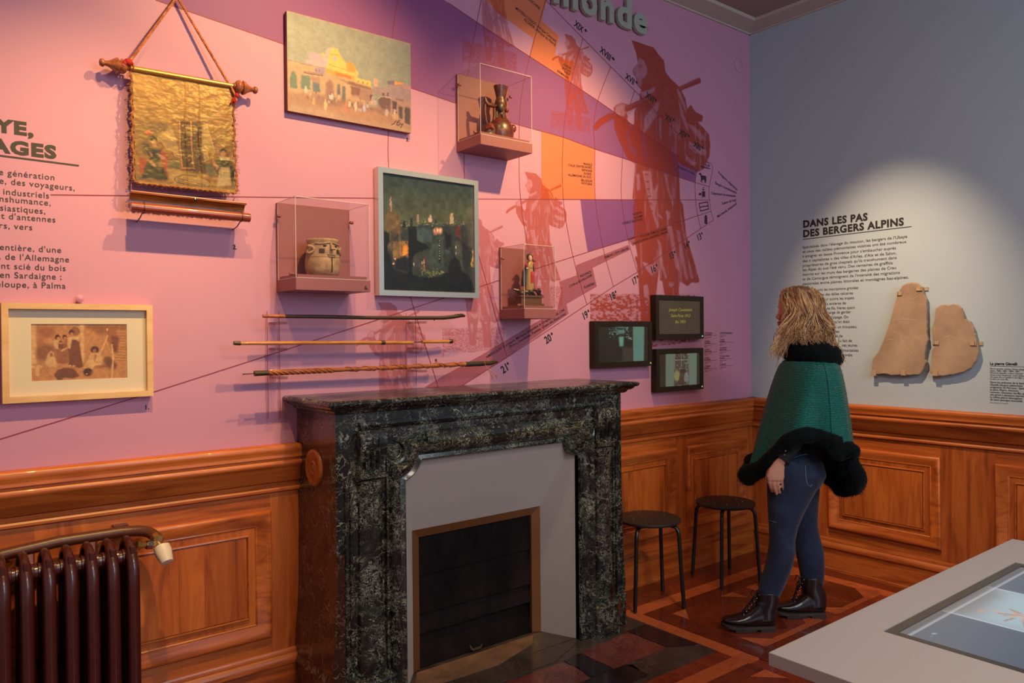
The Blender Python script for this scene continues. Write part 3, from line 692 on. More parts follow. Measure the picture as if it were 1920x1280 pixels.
# faded copies: full-width grid reduced, placed by the hat tip and the stick length
h0 = wl2(1181, 60); L0 = wl2(1313, 152)[0] - wl2(1114, 240)[0]
rows = 2
FGs = FGa[::2, ::2]; Ps = P[::2, ::2]
fade = np.linspace(1, 0, FGs.shape[0])[:, None]
def small(hat, stick_l, stick_r, mat_, lab, keep=None):
    k = (wl2(*stick_r)[0] - wl2(*stick_l)[0]) / L0; h = wl2(*hat); Q = Ps.copy()
    Q[..., 0] = h[0] + (Ps[..., 0] - h0[0]) * k; Q[..., 2] = h[1] + (Ps[..., 2] - h0[1]) * k; Q[..., 1] = -0.0006
    ink = FGs.copy()
    if keep: ink = ink * keep(np.linspace(0, 1, FGs.shape[0])[:, None])
    o = grid_obj('pedlar_print', Q, mat_, wall_left, ink=ink, cut=ink); o['label'] = lab
small((982, 315), (949, 389), (1052, 346), M['ink2'], 'coral engraving of the pedlar above the saint figurine', lambda v: np.clip((1.25 - v) * 1.6, 0.3, 1))
small((1057, 58), (1035, 110), (1104, 88), M['ink2'], 'small coral engraving of the pedlar high on the mural', lambda v: np.clip((1.2 - v) * 1.8, 0.35, 1))
small((900, -115), (870, -52), (966, -85), M['ink3'], 'pale engraving of the pedlar cut by the top of the view')
small((868, 395), (828, 480), (938, 452), M['ink3'], 'pale engraving of the pedlar half hidden by the city painting')
small((706, 560), (672, 640), (790, 610), M['ink3'], 'faint engraving of the pedlar behind the walking sticks')

# lettering on the mural
mb = MB(TL)
def tx(s, a, b=None, size=0.03, bold=0.02, **k): put_text(mb, s, wl2(*a), wl2(*b) if b else None, size, bold, **k)
def tn(s, a, b, sz):
    f_ = 0.78; m_ = (a[0] + (b[0] - a[0]) * f_, a[1] + (b[1] - a[1]) * f_); tx(s[:-1], a, m_, sz, 0.022)
    A_, B_ = wl2(*a), wl2(*b); L_ = math.hypot(B_[0] - A_[0], B_[1] - A_[1]); ux, uz = (B_[0] - A_[0]) / L_, (B_[1] - A_[1]) / L_; M_ = wl2(*m_); h = sz * 0.30; g_ = 0.006
    put_text(mb, 'e', (M_[0] + ux * g_ - uz * h, M_[1] + uz * g_ + ux * h), (B_[0] + ux * g_ - uz * h, B_[1] + uz * g_ + ux * h), sz * 0.5, 0.03)
for s, a, b in [('XIXe', (1076, 48), (1096, 66)), ('XVIIIe', (1124, 97), (1148, 119)), ('XVIIe', (1172, 147), (1192, 163)), ('XVIe', (1210, 182), (1228, 196)), ('XVe', (1247, 224), (1262, 233)), ('XIVe', (1273, 251), (1290, 263)), ('XIIIe', (1300, 274), (1316, 285))]:
    tn(s, a, b, 0.074)
for s, a, b in [('21e', (943, 701), (956, 691)), ('20e', (1024, 645), (1038, 635)), ('19e', (1094, 600), (1106, 592)), ('18e', (1145, 564), (1157, 556)), ('17e', (1187, 535), (1198, 527)), ('16e', (1221, 512), (1233, 506)), ('15e', (1256, 487), (1267, 481)), ('14e', (1284, 468), (1294, 462)), ('13e', (1308, 452), (1318, 446))]:
    tn(s, a, b, 0.078)
z8 = Z(3.556, 900, 250)
y0 = [(747, 222), (745, 241), (747, 263), (742, 284), (742, 305), (747, 331), (747, 352)]
for s, p, l in zip(['FRANCE', 'ITALIE CENTRE-NORD', 'ESPAGNE', 'SUISSE', 'ALLEMAGNE DU SUD', 'BELGIQUE', 'PAYS-BAS'], y0, [688, 588, 678, 691, 587, 673, 676]):
    tx(s, z8((l, p[1] - 6 - (747 - l) * 0.10)), z8((p[0], p[1] - 5)), 0.024, 0.012)
zd = Z(5.647, 900, 0)
for s, a, b in [('INDOCHINE', (480, -28), (628, 104)), ('MOYEN-CONGO (Afrique Centrale)', (372, 95), (803, 452)), ('ALGÉRIE (Afrique du Nord)', (462, 215), (796, 492))]: tx(s, zd(a), zd(b), 0.030, 0.012)
for s, a, b in [('CHINE', (690, 392), (736, 418)), ('JAPON', (684, 410), (733, 437)), ('INDE', (695, 435), (730, 456)), ('BIRMANIE', (653, 430), (720, 476))]: tx(s, z7(a), z7(b), 0.026, 0.012)
for s, a, b in [('POLOGNE', (1020, 548), (1078, 532)), ('BOHEME', (1030, 570), (1084, 555)), ('CORSE ET SARDAIGNE', (948, 608), (1086, 578)), ('TOSCANE, PIEMONT, LIGURIE', (1068, 696), (1245, 640)), ('VALLEE DU RHONE, LANGUEDOC, ESPAGNE', (1018, 742), (1252, 662)), ('PIEMONT, CÔTE GÉNOISE', (830, 836), (992, 772)), ('PROVENCE', (668, 962), (742, 928)), ('LYON et BOURGOGNE', (596, 1030), (748, 950)), ('FLANDRES', (694, 1034), (764, 1006)), ('PLAINE DE LA CRAU', (1318, 228), (1430, 277))]:
    tx(s, z8(a), z8(b), 0.026, 0.012)
z6 = Z(3.2, 500, 340)
tx('AMERIQUES (Louisiane, Mexique, Argentine et Uruguay, Brésil, Chili,', z6((1318, 1062)), z6((1790, 772)), 0.026, 0.010)
tx('Pérou, Guatemala, Panama, Ouest des Etats-Unis)', z6((1458, 1000)), z6((1795, 798)), 0.026, 0.010)
z5 = Z(9.145, 1300, 290)
for s, a, b in [('Voyageurs, négociants', (420, 312), (745, 618)), ('Bergers transhumants', (370, 500), (736, 672)), ('Colporteurs de nouveautés', (305, 678), (725, 728)), ('Scieurs de long', (488, 856), (730, 790)), ('Marchands, industriels', (415, 1085), (748, 850))]: tx(s, z5(a), z5(b), 0.034, 0.012)
mb.build('mural_lettering', M['black_text'], wall_left)
# icons in the fan's boxes
mb = MB(TL)
def ic(pts, zf=z5): q = [wl2(*zf(p)) for p in pts]; mb.add([(a, 0.0012, b) for a, b in q], [tuple(range(len(q)))])
ic([(100, 312), (130, 312), (140, 350), (215, 365), (222, 430), (215, 490), (205, 490), (205, 435), (195, 480), (188, 480), (188, 430), (155, 430), (152, 480), (145, 480), (140, 430), (132, 470), (124, 470), (130, 410), (118, 345), (98, 345)])
ic([(148, 625), (200, 625), (202, 722), (148, 722)]); ic([(158, 585), (185, 585), (185, 612), (158, 612)]); ic([(160, 575), (172, 548), (184, 575)]); ic([(95, 655), (135, 655), (135, 695), (95, 695)]); ic([(150, 722), (158, 722), (153, 740), (146, 740)]); ic([(192, 722), (200, 722), (208, 740), (200, 740)])
ic([(192, 1048), (212, 1028), (232, 1048), (240, 1180), (215, 1192), (190, 1178)]); ic([(110, 185), (290, 235), (285, 246), (150, 222)])
for a, b in [((98, 838), (243, 808)), ((108, 900), (250, 876)), ((118, 965), (262, 930))]: ribbon(mb, [wl2(*z5(a)), wl2(*z5(b))], 0.006, 0.0012)
for a, b in [((95, 830), (122, 972)), ((238, 800), (262, 940)), ((210, 160), (222, 205)), ((238, 165), (245, 210)), ((262, 175), (268, 215))]: ribbon(mb, [wl2(*z5(a)), wl2(*z5(b))], 0.006, 0.0012)
mb.build('mural_icons', M['plum'], wall_left)
# captions beside the screens
mb = MB(TL)
zc = Z(4.571, 1060, 500)
for col, x0_, x1_ in ((0, 1190, 1300), (1, 1322, 1440)):
    yy = 572 if col == 0 else 570
    blocks = [(0, 2), (58, 3), (92, 3), (78, 2), (72, 3), (50, 2)]
    names = [['1. Photographie', 'Barcelonnette'], ['2. Bannière', 'toile peinte'], ['3. Peinture', 'huile sur toile'], ['4. Canne', 'bois sculpté'], ['5. Statuette', 'bois peint']] if col == 0 else [['6. Vase anthropomorphe'], ['7. Urne et', 'céramique'], ['8. Couverture', 'laine et coton'], ['9. Cannes et bâtons', 'bois, cuir'], ['10. Bouteille']]
    for nm_ in names:
        for q, s in enumerate(nm_): tx(s, zc((x0_, yy)), None, 0.018, 0.016); yy += 15 if q == 0 else 12
        ribbon(mb, [wl2(*zc((x0_, yy - 8))), wl2(*zc((x1_, yy - 12)))], 0.0015, 0.0012)
        for s in ['Collection du musée', 'inventaire']: tx(s, zc((x0_, yy + 8)), None, 0.012, 0.0); yy += 11
        yy += 22
mb.build('caption_lettering', M['plum'], wall_left)
# raised title letters "monde"
for ch, xa, xb in [('m', 1031, 1077), ('o', 1083, 1113), ('n', 1119, 1144), ('d', 1150, 1177), ('e', 1181, 1207)]:
    v, f = text_geo(ch, 0.035, 0.06)
    ua = wl2(xa, 0)[0]; ub = wl2(xb, 0)[0]; 
    a, b = min(x[0] for x in v), max(x[0] for x in v); sx = (wl2(xb, 60)[0] - wl2(xa, 60 if xa > 1100 else 20)[0]) / (b - a)
    ua = wl2(xa, 40)[0]
    zb_ = (wl2(1122, 38)[1] + wl2(1171, 56)[1] + wl2(1073, 18.6)[1]) / 3; sz = 0.215
    mb = MB(TL); mb.add([(ua + (x[0] - a) * sx, 0.012 + (x[2] + 0.06) * 0.16, zb_ + x[1] * sz) for x in v], f)
    o = mb.build('raised_letter', M['sign'], wall_left); o['label'] = 'raised pale letter %s of the wall title' % ch

# text panel on the left
mb = MB(TL)
put_text(mb, "L'UBAYE,", wl2(63, 255), None, 0.082, 0.050, align='r', out=0.0012, spacing=1.12, xs=1.22); put_text(mb, 'VOYAGES', wl2(106, 297), None, 0.082, 0.050, align='r', out=0.0012, spacing=1.12, xs=1.22)
ribbon(mb, [wl2(-150, 272), wl2(0, 291.7), wl2(148, 310.5)], 0.0055, 0.0012)
mb.build('title_lettering', M['olive_text'], wall_left)
mb = MB(TL)
for s, x, y in [('au fil des siècles, de génération', 102, 338), ('du Moyen Âge, des voyageurs,', 140, 357.5), ('négociants, industriels', 92, 372), ('la transhumance,', 95, 385.6), ('et ecclésiastiques,', 85, 401), ("sont d'antennes", 104, 417), ('et ailleurs, vers', 60.5, 431.5),
                ("une vallée entière, d'une", 114.7, 474), ("Suisse, de l'Allemagne", 129.4, 491.5), ('qui ont scié du bois', 123, 508), ('et en Sardaigne ;', 115.3, 524), ('la Guadeloupe, à Palma', 123, 541)]:
    put_text(mb, s, wl2(x, y), None, 0.0395, 0.004, align='r', out=0.0012, spacing=1.1)
mb.build('paragraph_lettering', M['olive_text'], wall_left)
mb = MB(TL)
for s, x, y, o_ in [('1.', 275, 767, 0.0012), ('2.', 440, 467, 0.0012), ('3.', 764, 265, 0.0012), ('9.', 818, 679, 0.0012), ('5.', 1040, 590, 0.0012)]: put_text(mb, s, wl2(x, y), None, 0.032, 0.03, align='c', out=o_)
mb.build('number_lettering', M['black_text'], wall_left)

# ------------------------------------------------------------------ lettering on the right wall
mb = MB(TR); zq = Z(4.414, 1500, 390)
def rx(s, a, b, size, bold=0.003, **k): put_text(mb, s, wr2(*a), wr2(*b), size, bold, **k)
rx('DANS LES PAS', (1505.7, 426.4), (1627, 412.5), 0.084, 0.042, spacing=1.1); rx('DES BERGERS ALPINS', (1505.7, 444.4), (1695, 421.7), 0.084, 0.042, spacing=1.1)
ribbon(mb, [wr2(1505.7, 448.7), wr2(1709, 424.5)], 0.004, 0.0012)
mb.build('title_lettering', M['black_text'], wall_right)
mb = MB(TR)
for s, y, q in [("Spécialisés dans l'élevage du mouton, les bergers de l'Ubaye", 335, (887, 245)), ('et ceux des vallées piémontaises voisines ont été nombreux', 372, (882, 288)), ("à émigrer en basse Provence pour s'embaucher auprès", 410, (795, 340)),
                ("des « capitalistes » des villes d'Arles, d'Aix et de Salon,", 448, (797, 382)), ("propriétaires de gros cheptels qu'ils transhument dans", 487, (800, 420)), ("les Alpes du sud l'été venu. Des centaines de graffitis", 522, (768, 463)),
                ('inscrits sur les murs des bergeries des plaines de Crau', 560, (795, 503)), ("et de Camargue témoignent de l'intensité des migrations", 598, (827, 543)), ('pastorales entre plaines littorales et montagnes bas-alpines.', 637, (900, 582))]:
    rx(s, zq((22, y)), zq(q), 0.0335)
for s, q in [('Ce sont les inscriptions gravées', (483, 668)), ('dans des dalles calcaires', (440, 712)), ('pour suivre les trajets', (448, 752)), ('des entières de', (380, 795)), ('et de fils, frères ayant', (455, 832)), ('charge de garder', (423, 868)), ("l'alpage. On", (402, 910)), ("sait qu'on était", (412, 948)), ('avec un troupeau,', (472, 990)), ('toutes', (325, 1030)), ('et de', (353, 1067)), ('du fait de', (430, 1107)), ('ces jeunes', (475, 1145)), ('piémontaises', (484, 1187)), ('pastorale.', (438, 1225))]:
    put_text(mb, s, wr2(*zq(q)), None, 0.0325, 0.003, align='r')
mb.build('paragraph_lettering', M['olive_text'], wall_right)
mb = MB(TR); zr = Z(11.64, 1840, 660)
p0_ = wr2(*zr((190, 275)))
put_text(mb, 'La pierre Giavelli', p0_, wr2(*zr((785, 287))), 0.028, 0.03)
ribbon(mb, [wr2(*zr((190, 300))), (p0_[0] + 0.36, wr2(*zr((190, 300)))[1])], 0.0015, 0.0012)
zz = p0_[1]
for k, s in enumerate(['Pierre gravée, schiste, Haute alpage', 'dates, 1880, 1882, 1884, 1887.', 'Giovanni Agnello, trésor national', "d'une croix, drapeaux, croix latines.", 'On peut lire « il padre e tre figli »,', 'le père et trois fils.']):
    put_text(mb, s, (p0_[0], wr2(*zr((190, 372 + k * 45)))[1]), None, 0.0155, 0.006)
for k, s in enumerate(['Porte les prénoms de la famille', 'Giavelli, bergers piémontais', 'originaires de Pevrone : Spirito', 'le père, Pietro, Antonio,', 'Lorenzo, Giacomo, les fils, qui', 'ont gravé à plusieurs reprises', 'la même pierre témoignant', 'de leurs passages successifs.']):
    put_text(mb, s, (p0_[0], wr2(*zr((190, 670 + k * 54)))[1]), None, 0.0185, 0.014)
put_text(mb, 'Prêt Claude et Fernand', (p0_[0], wr2(*zr((190, 1110)))[1]), None, 0.012, 0.0)
mb.build('caption_lettering', M['black_text'], wall_right)
# ------------------------------------------------------------------ pictures and screens on the mural wall
def picture_frame(name, label, rect, prof, mat_, cat='picture', out0=0.0):
    pass
# 1 sepia photograph in a pale wooden frame
fx0, fz0, fx1, fz1 = -4.082, 1.214, -3.631, 1.538
D1 = 0.036
k1 = 1 - 0  # noqa
fr1 = empty('framed_photograph', ((fx0 + fx1) / 2, 0, fz0), 'sepia group photograph with wide cream mount in a pale wood frame', 'picture')
a0 = WL(2, 567.5, -D1); a1 = WL(285.5, 571, -D1); b0 = WL(5, 757, -D1); b1 = WL(288.5, 742, -D1)
fx0, fx1, fz0, fz1 = (a0[0] + b0[0]) / 2, (a1[0] + b1[0]) / 2, (b0[2] + b1[2]) / 2, (a0[2] + a1[2]) / 2
mb = MB(TL); mb.frame(fx0, fz0, fx1, fz1, [(0, 0.002), (0, D1), (0.019, D1), (0.019, 0.012)]); mb.build('frame', M['pale_wood'], fr1, bevel=0)
mb = MB(TL); mb.box((fx0 + 0.012, 0.003, fz0 + 0.012), (fx1 - 0.012, 0.012, fz1 - 0.012)); mb.build('backing', M['mount'], fr1)
zP = on_left(Z(8.727, 40, 590), -0.0145)
p00 = zP((155, 148)); p11 = zP((1735, 1035)); p10 = zP((1720, 155)); p01 = zP((172, 1080))
pu0, pu1, pz0, pz1 = (p00[0] + p01[0]) / 2, (p11[0] + p10[0]) / 2, (p11[1] + p01[1]) / 2, (p00[1] + p10[1]) / 2
mb = MB(TL); mb.frame(fx0 + 0.019, fz0 + 0.019, fx1 - 0.019, fz1 - 0.019, [(0, 0.012), (0, 0.0165), (0.0001, 0.0165)])
rs = [[(x0, d, z0), (x1, d, z0), (x1, d, z1), (x0, d, z1)] for (x0, z0, x1, z1, d) in [(fx0 + 0.019, fz0 + 0.019, fx1 - 0.019, fz1 - 0.019, 0.0165), (pu0, pz0, pu1, pz1, 0.0165), (pu0, pz0, pu1, pz1, 0.013)]]
mb.rings(rs, True, False); mb.build('mount', M['mount'], fr1)
s0, s1, s2, s3, s4 = lin((232, 178, 118)), lin((206, 140, 84)), lin((172, 104, 60)), lin((134, 74, 42)), lin((88, 42, 26))
cv = Canvas(pu0, pz0, pu1, pz1, 240, 140, s1, conv=zP); PO = cv.poly
cv.img *= (0.85 + 0.3 * vnoise(*cv.X.shape, 5, 7, 4))[..., None]
PO([(150, 140), (250, 140), (245, 800), (150, 800)], s0, 3); PO([(250, 160), (560, 160), (560, 330), (500, 380), (430, 360), (350, 440), (330, 600), (250, 700)], s2, 8, .6); PO([(240, 620), (350, 480), (560, 500), (560, 700), (400, 740), (250, 740)], s3, 10, .8)
cv.blob((420, 290), (130, 85), s2, .7); PO([(960, 150), (1020, 150), (1030, 780), (980, 780)], s0, 3); PO([(1030, 150), (1740, 150), (1740, 270), (1550, 260), (1300, 330), (1080, 220)], s3, 8, .7)
PO([(1060, 400), (1380, 350), (1400, 700), (1060, 740)], s1, 10, .8); PO([(150, 780), (1740, 760), (1740, 1090), (150, 1100)], s1, 6); PO([(1560, 260), (1720, 250), (1740, 800), (1500, 760), (1540, 540)], s1, 2)
for k in range(11): cv.line([(1540, 290 + 45 * k), (1720, 300 + 45 * k)], s3, 0.0012, al=.6)
cv.blob((880, 260), (85, 85), s2); cv.line([(800, 240), (830, 190), (880, 178), (940, 200), (965, 260)], s0, .0012)
PO([(810, 390), (940, 400), (960, 540), (1010, 850), (960, 870), (780, 830), (760, 560)], s3, 2); PO([(760, 380), (830, 350), (930, 350), (960, 300), (940, 440), (890, 400), (830, 400), (800, 560), (760, 540)], s0, 2)
cv.blob((822, 290), (44, 48), s4); cv.blob((828, 318), (28, 32), s1); cv.blob((800, 830), (20, 12), s0); cv.blob((862, 836), (24, 14), s0)
PO([(520, 430), (560, 400), (640, 400), (640, 560), (580, 560), (520, 500)], s0, 2); cv.blob((592, 365), (44, 46), s4); cv.blob((604, 385), (24, 26), s1)
PO([(560, 560), (760, 560), (780, 790), (700, 800), (580, 790)], s2, 2); PO([(600, 470), (700, 470), (740, 400), (750, 560), (610, 560)], s3, 2); cv.blob((706, 360), (36, 40), s4); cv.blob((712, 376), (20, 22), s1); cv.blob((645, 445), (30, 28), s3); cv.blob((645, 462), (18, 18), s1)
PO([(680, 400), (760, 390), (750, 540), (690, 560)], s2, 2, .6); cv.line([(690, 560), (660, 590), (740, 545)], s0, .002)
PO([(380, 800), (440, 640), (485, 585), (530, 620), (560, 740), (600, 840), (480, 860)], s0, 3); cv.blob((490, 650), (26, 34), s2)
PO([(150, 840), (280, 820), (370, 830), (330, 865), (160, 870)], s0, 2); PO([(240, 860), (290, 860), (300, 1000), (240, 1000)], s0, 2, .8); PO([(180, 640), (200, 660), (270, 790), (180, 810)], s0, 2)
PO([(530, 990), (590, 900), (720, 860), (860, 880), (960, 1000), (840, 1040), (700, 1020), (660, 1070), (600, 1068)], s4, 2, .8); PO([(600, 900), (720, 870), (860, 890), (900, 960), (680, 950)], s3, 4)
cv.blob((1200, 575), (68, 66), s4); cv.blob((1196, 590), (30, 38), s2); PO([(1140, 620), (1270, 620), (1330, 700), (1300, 820), (1030, 850), (1080, 740)], s0, 3); PO([(1180, 660), (1230, 640), (1240, 800), (1190, 800)], s2, 3, .7)
PO([(1010, 840), (1200, 830), (1160, 870), (1020, 870)], s0, 1); cv.blob((1090, 935), (80, 68), s4); cv.blob((1070, 965), (18, 14), s1)
PO([(1400, 230), (1470, 200), (1530, 230), (1600, 400), (1580, 620), (1520, 640), (1440, 480), (1400, 400)], s2, 3); PO([(1470, 330), (1600, 380), (1560, 600), (1480, 600)], s3, 4); cv.blob((1405, 240), (16, 22), s0)
PO([(1360, 680), (1460, 680), (1570, 820), (1540, 900), (1440, 910), (1340, 760)], s4, 4, .75); PO([(1200, 830), (1400, 820), (1400, 860), (1200, 880)], s2, 2); PO([(1180, 870), (1440, 860), (1700, 900), (1730, 1030), (1100, 1040)], s1, 5, .6)
cv.line([(1410, 340), (1330, 540), (1240, 720), (1150, 880)], s0, .0022); cv.line([(1480, 490), (1500, 700), (1482, 1020)], s0, .0028); cv.line([(1380, 420), (1460, 620)], s0, .0014, al=.6)
cv.mottled(0.16, 50, 90, 6); cv.warp(2.2, 40, 60, 3); cv.mottled(0.25, 16, 26, 9)
grid_obj('photograph', flat_P(cv, TL, 0.0135), M['photo'], fr1, col=cv.down(cv.img[..., 0])[..., None] * [1, 0, 0] + cv.down(cv.img[..., 1])[..., None] * [0, 1, 0] + cv.down(cv.img[..., 2])[..., None] * [0, 0, 1])
def cdown(cv): return np.stack([cv.down(cv.img[..., i]) for i in range(3)], -1)
mb = MB(TL); mb.box((fx0 + 0.019, 0.024, fz0 + 0.019), (fx1 - 0.019, 0.0255, fz1 - 0.019)); mb.build('glazing', M['glass'], fr1)

# 2 souk painting, unframed canvas
D2 = 0.03
zp = on_left(Z(4.741, 520, 0), -D2)
q = [zp(p) for p in [(90, 77), (1192, 405), (1182, 1190), (85, 972)]]
pu0, pu1, pz0, pz1 = (q[0][0] + q[3][0]) / 2, (q[1][0] + q[2][0]) / 2, (q[2][1] + q[3][1]) / 2, (q[0][1] + q[1][1]) / 2
pt = empty('canvas_painting', ((pu0 + pu1) / 2, 0, pz0), 'unframed painting of a sunlit domed building above a busy market square', 'painting')
mb = MB(TL); mb.box((pu0, 0.006, pz0), (pu1, D2 - 0.001, pz1)); mb.build('stretcher', M['canvas_edge'], pt, bevel=0.001)
def G(c): return tuple(np.array(lin(c)) * np.array([0.68, 0.72, 1.28]))
cv = Canvas(pu0, pz0, pu1, pz1, 300, 220, G((164, 154, 112)), conv=zp); PO = cv.poly
n1 = vnoise(*cv.X.shape, 7, 6, 11); gx = (cv.X - pu0) / (pu1 - pu0); gy = (pz1 - cv.Y) / (pz1 - pz0)
cv.img = cv.img * (0.86 + 0.35 * n1 * (1 - gx) + 0.2 * (1 - gx) * gy)[..., None]
wallc, shade, dk, grn, yel, gold, pale, grey = G((206, 156, 96)), G((176, 124, 86)), G((110, 74, 62)), G((112, 122, 86)), G((250, 186, 76)), G((240, 150, 50)), G((222, 206, 160)), G((150, 128, 120))
PO([(255, 530), (340, 530), (345, 470), (440, 490), (470, 600), (420, 660), (255, 600)], G((206, 166, 140)), 2); cv.blob((320, 500), (38, 38), G((202, 160, 140))); cv.blob((408, 488), (14, 18), yel)
PO([(435, 600), (455, 470), (470, 430), (500, 418), (535, 440), (560, 490), (580, 520), (610, 570), (620, 600), (700, 620), (718, 650), (700, 720), (440, 640)], yel, 2); cv.blob((652, 590), (38, 40), gold); PO([(610, 600), (690, 580), (700, 640), (620, 640)], gold, 2)
PO([(420, 480), (445, 430), (480, 420), (455, 480), (450, 560), (425, 590)], G((214, 170, 140)), 2, .8); PO([(498, 505), (520, 500), (530, 535), (505, 545)], G((190, 160, 150)), 2); cv.line([(470, 478), (540, 490)], gold, .002); cv.line([(460, 570), (610, 620)], gold, .002)
PO([(700, 690), (830, 720), (832, 770), (700, 740)], yel, 1)
for x in (718, 762, 800): PO([(x - 6, 712 + (x - 718) * .2), (x + 6, 714 + (x - 718) * .2), (x + 6, 740 + (x - 718) * .2), (x - 6, 738 + (x - 718) * .2)], dk, 1, .8)
PO([(420, 600), (520, 630), (690, 680), (690, 710), (560, 700), (420, 650)], gold, 2); PO([(520, 640), (560, 650), (660, 680), (655, 705), (520, 670)], G((222, 116, 40)), 2); PO([(540, 680), (620, 690), (600, 710), (540, 700)], yel, 2, .7)
PO([(90, 530), (250, 568), (420, 602), (430, 650), (700, 720), (850, 780), (850, 930), (90, 870)], wallc, 2); PO([(330, 600), (430, 610), (420, 670), (330, 650)], G((176, 140, 132)), 2)
for x, y in ((345, 622), (372, 628)): PO([(x - 7, y - 14), (x + 7, y - 12), (x + 7, y + 14), (x - 7, y + 12)], dk, 1, .7)
cv.line([(92, 532), (250, 570), (420, 603)], dk, .0016, al=.6); PO([(235, 625), (400, 650), (400, 672), (235, 645)], shade, 1); cv.line([(235, 645), (400, 672)], dk, .002)
PO([(112, 780), (112, 670), (140, 625), (172, 665), (175, 785)], grn, 2); PO([(207, 662), (290, 675), (290, 800), (207, 785)], grn, 2); PO([(315, 722), (378, 740), (378, 820), (315, 812)], G((104, 110, 96)), 2); PO([(290, 680), (380, 690), (378, 740), (312, 722)], shade, 3)
PO([(425, 860), (425, 740), (465, 700), (505, 745), (508, 870)], shade, 2); PO([(440, 860), (440, 750), (466, 722), (492, 755), (495, 868)], G((158, 106, 74)), 2)
PO([(528, 860), (530, 750), (545, 740), (558, 755), (560, 870)], G((120, 98, 80)), 2); PO([(575, 760), (605, 765), (605, 905), (572, 895)], G((110, 106, 84)), 2)
PO([(500, 680), (620, 720), (760, 780), (620, 740)], shade, 2); PO([(620, 740), (640, 720), (830, 780), (840, 800), (760, 785)], G((150, 96, 62)), 2); PO([(650, 760), (850, 800), (850, 900), (820, 910), (655, 850)], shade, 3); PO([(655, 760), (735, 780), (735, 850), (655, 840)], G((136, 86, 62)), 3)
PO([(820, 840), (845, 840), (845, 890), (820, 890)], dk, 1); PO([(855, 760), (855, 700), (872, 690), (890, 705), (892, 770)], G((226, 160, 110)), 1)
PO([(840, 790), (890, 770), (980, 780), (980, 740), (985, 715), (1040, 715), (1045, 745), (1190, 760), (1190, 920), (1020, 880), (920, 850), (870, 830)], G((172, 134, 108)), 2); PO([(980, 715), (1040, 718), (1040, 752), (980, 748)], G((128, 108, 96)), 2); PO([(1040, 722), (1130, 738), (1120, 752), (1042, 748)], gold, 1)
PO([(1100, 750), (1190, 760), (1190, 800), (1120, 790)], G((196, 140, 116)), 2); PO([(893, 880), (920, 852), (1000, 865), (1020, 890), (1020, 1000), (900, 960)], G((124, 84, 66)), 4); cv.line([(893, 878), (925, 852), (1010, 870)], G((210, 170, 130)), .002)
for x in (940, 980): PO([(x - 7, 822), (x + 9, 824), (x + 9, 856), (x - 7, 850)], dk, 1)
PO([(1010, 870), (1190, 910), (1190, 1190), (1000, 1040)], G((186, 136, 98)), 3)
PO([(1020, 890), (1060, 900), (1060, 975), (1022, 965)], G((92, 66, 56)), 2); PO([(1075, 935), (1113, 950), (1113, 1060), (1080, 1050)], G((98, 72, 58)), 2); PO([(1130, 945), (1182, 960), (1178, 1115), (1130, 1085)], G((94, 70, 56)), 2); PO([(1045, 870), (1120, 885), (1115, 900), (1050, 888)], G((150, 96, 80)), 2)
PO([(85, 820), (300, 830), (520, 880), (800, 930), (900, 960), (1020, 1010), (1190, 1140), (1190, 1200), (85, 980)], G((190, 132, 84)), 6); PO([(85, 930), (300, 950), (700, 1060), (1190, 1150), (1190, 1200), (85, 975)], G((206, 160, 108)), 12, .7); PO([(330, 840), (500, 860), (800, 930), (1000, 990), (900, 1000), (600, 940), (350, 930)], G((134, 86, 60)), 8, .55)
rr = random.Random(3)
for i, (x, y, h, c_) in enumerate([(254, 800, 36, pale), (290, 810, 30, G((204, 150, 110))), (322, 900, 46, G((226, 170, 96))), (345, 850, 36, shade), (428, 935, 60, G((232, 196, 120))), (470, 860, 34, pale), (487, 862, 34, pale), (545, 860, 34, G((214, 170, 120))), (612, 950, 62, G((222, 120, 72))), (642, 920, 40, G((230, 200, 130))), (696, 950, 50, G((232, 200, 140))), (735, 910, 36, shade), (772, 960, 46, G((200, 190, 184))), (800, 940, 30, G((190, 176, 160))), (845, 900, 46, G((206, 166, 124))), (870, 910, 36, G((210, 170, 130))), (905, 960, 30, G((180, 120, 90))), (972, 1000, 50, G((214, 180, 140))), (1040, 1025, 52, G((222, 172, 104))), (1060, 1030, 40, G((206, 150, 96)))]):
    cv.blob((x, y), (11 + h * 0.08, h * .75), c_, .8, .7); cv.blob((x, y - h * .8), (6, 9), dk if i % 2 else c_, .75)
for i in range(60):
    x = rr.uniform(240, 1050); y = 850 + (x - 240) * 0.17 + rr.uniform(-25, 45); cv.blob((x, y), (rr.uniform(4, 9), rr.uniform(10, 22)), rr.choice([shade, pale, dk, grey, G((200, 120, 80))]), .5, .7)
cv.mottled(0.10, 60, 60, 14); cv.warp(4, 55, 70, 15); cv.mottled(0.16, 20, 26, 16)
for l in ([(1015, 1108), (1035, 1100), (1055, 1072)], [(1062, 1102), (1066, 1080), (1090, 1066)], [(1064, 1090), (1085, 1086)], [(1060, 1108), (1080, 1112), (1092, 1096), (1102, 1108), (1116, 1100), (1096, 1132)]): cv.line(l, G((60, 36, 30)), .0018)
grid_obj('painted_canvas', flat_P(cv, TL, D2), M['oil'], pt, col=cdown(cv))

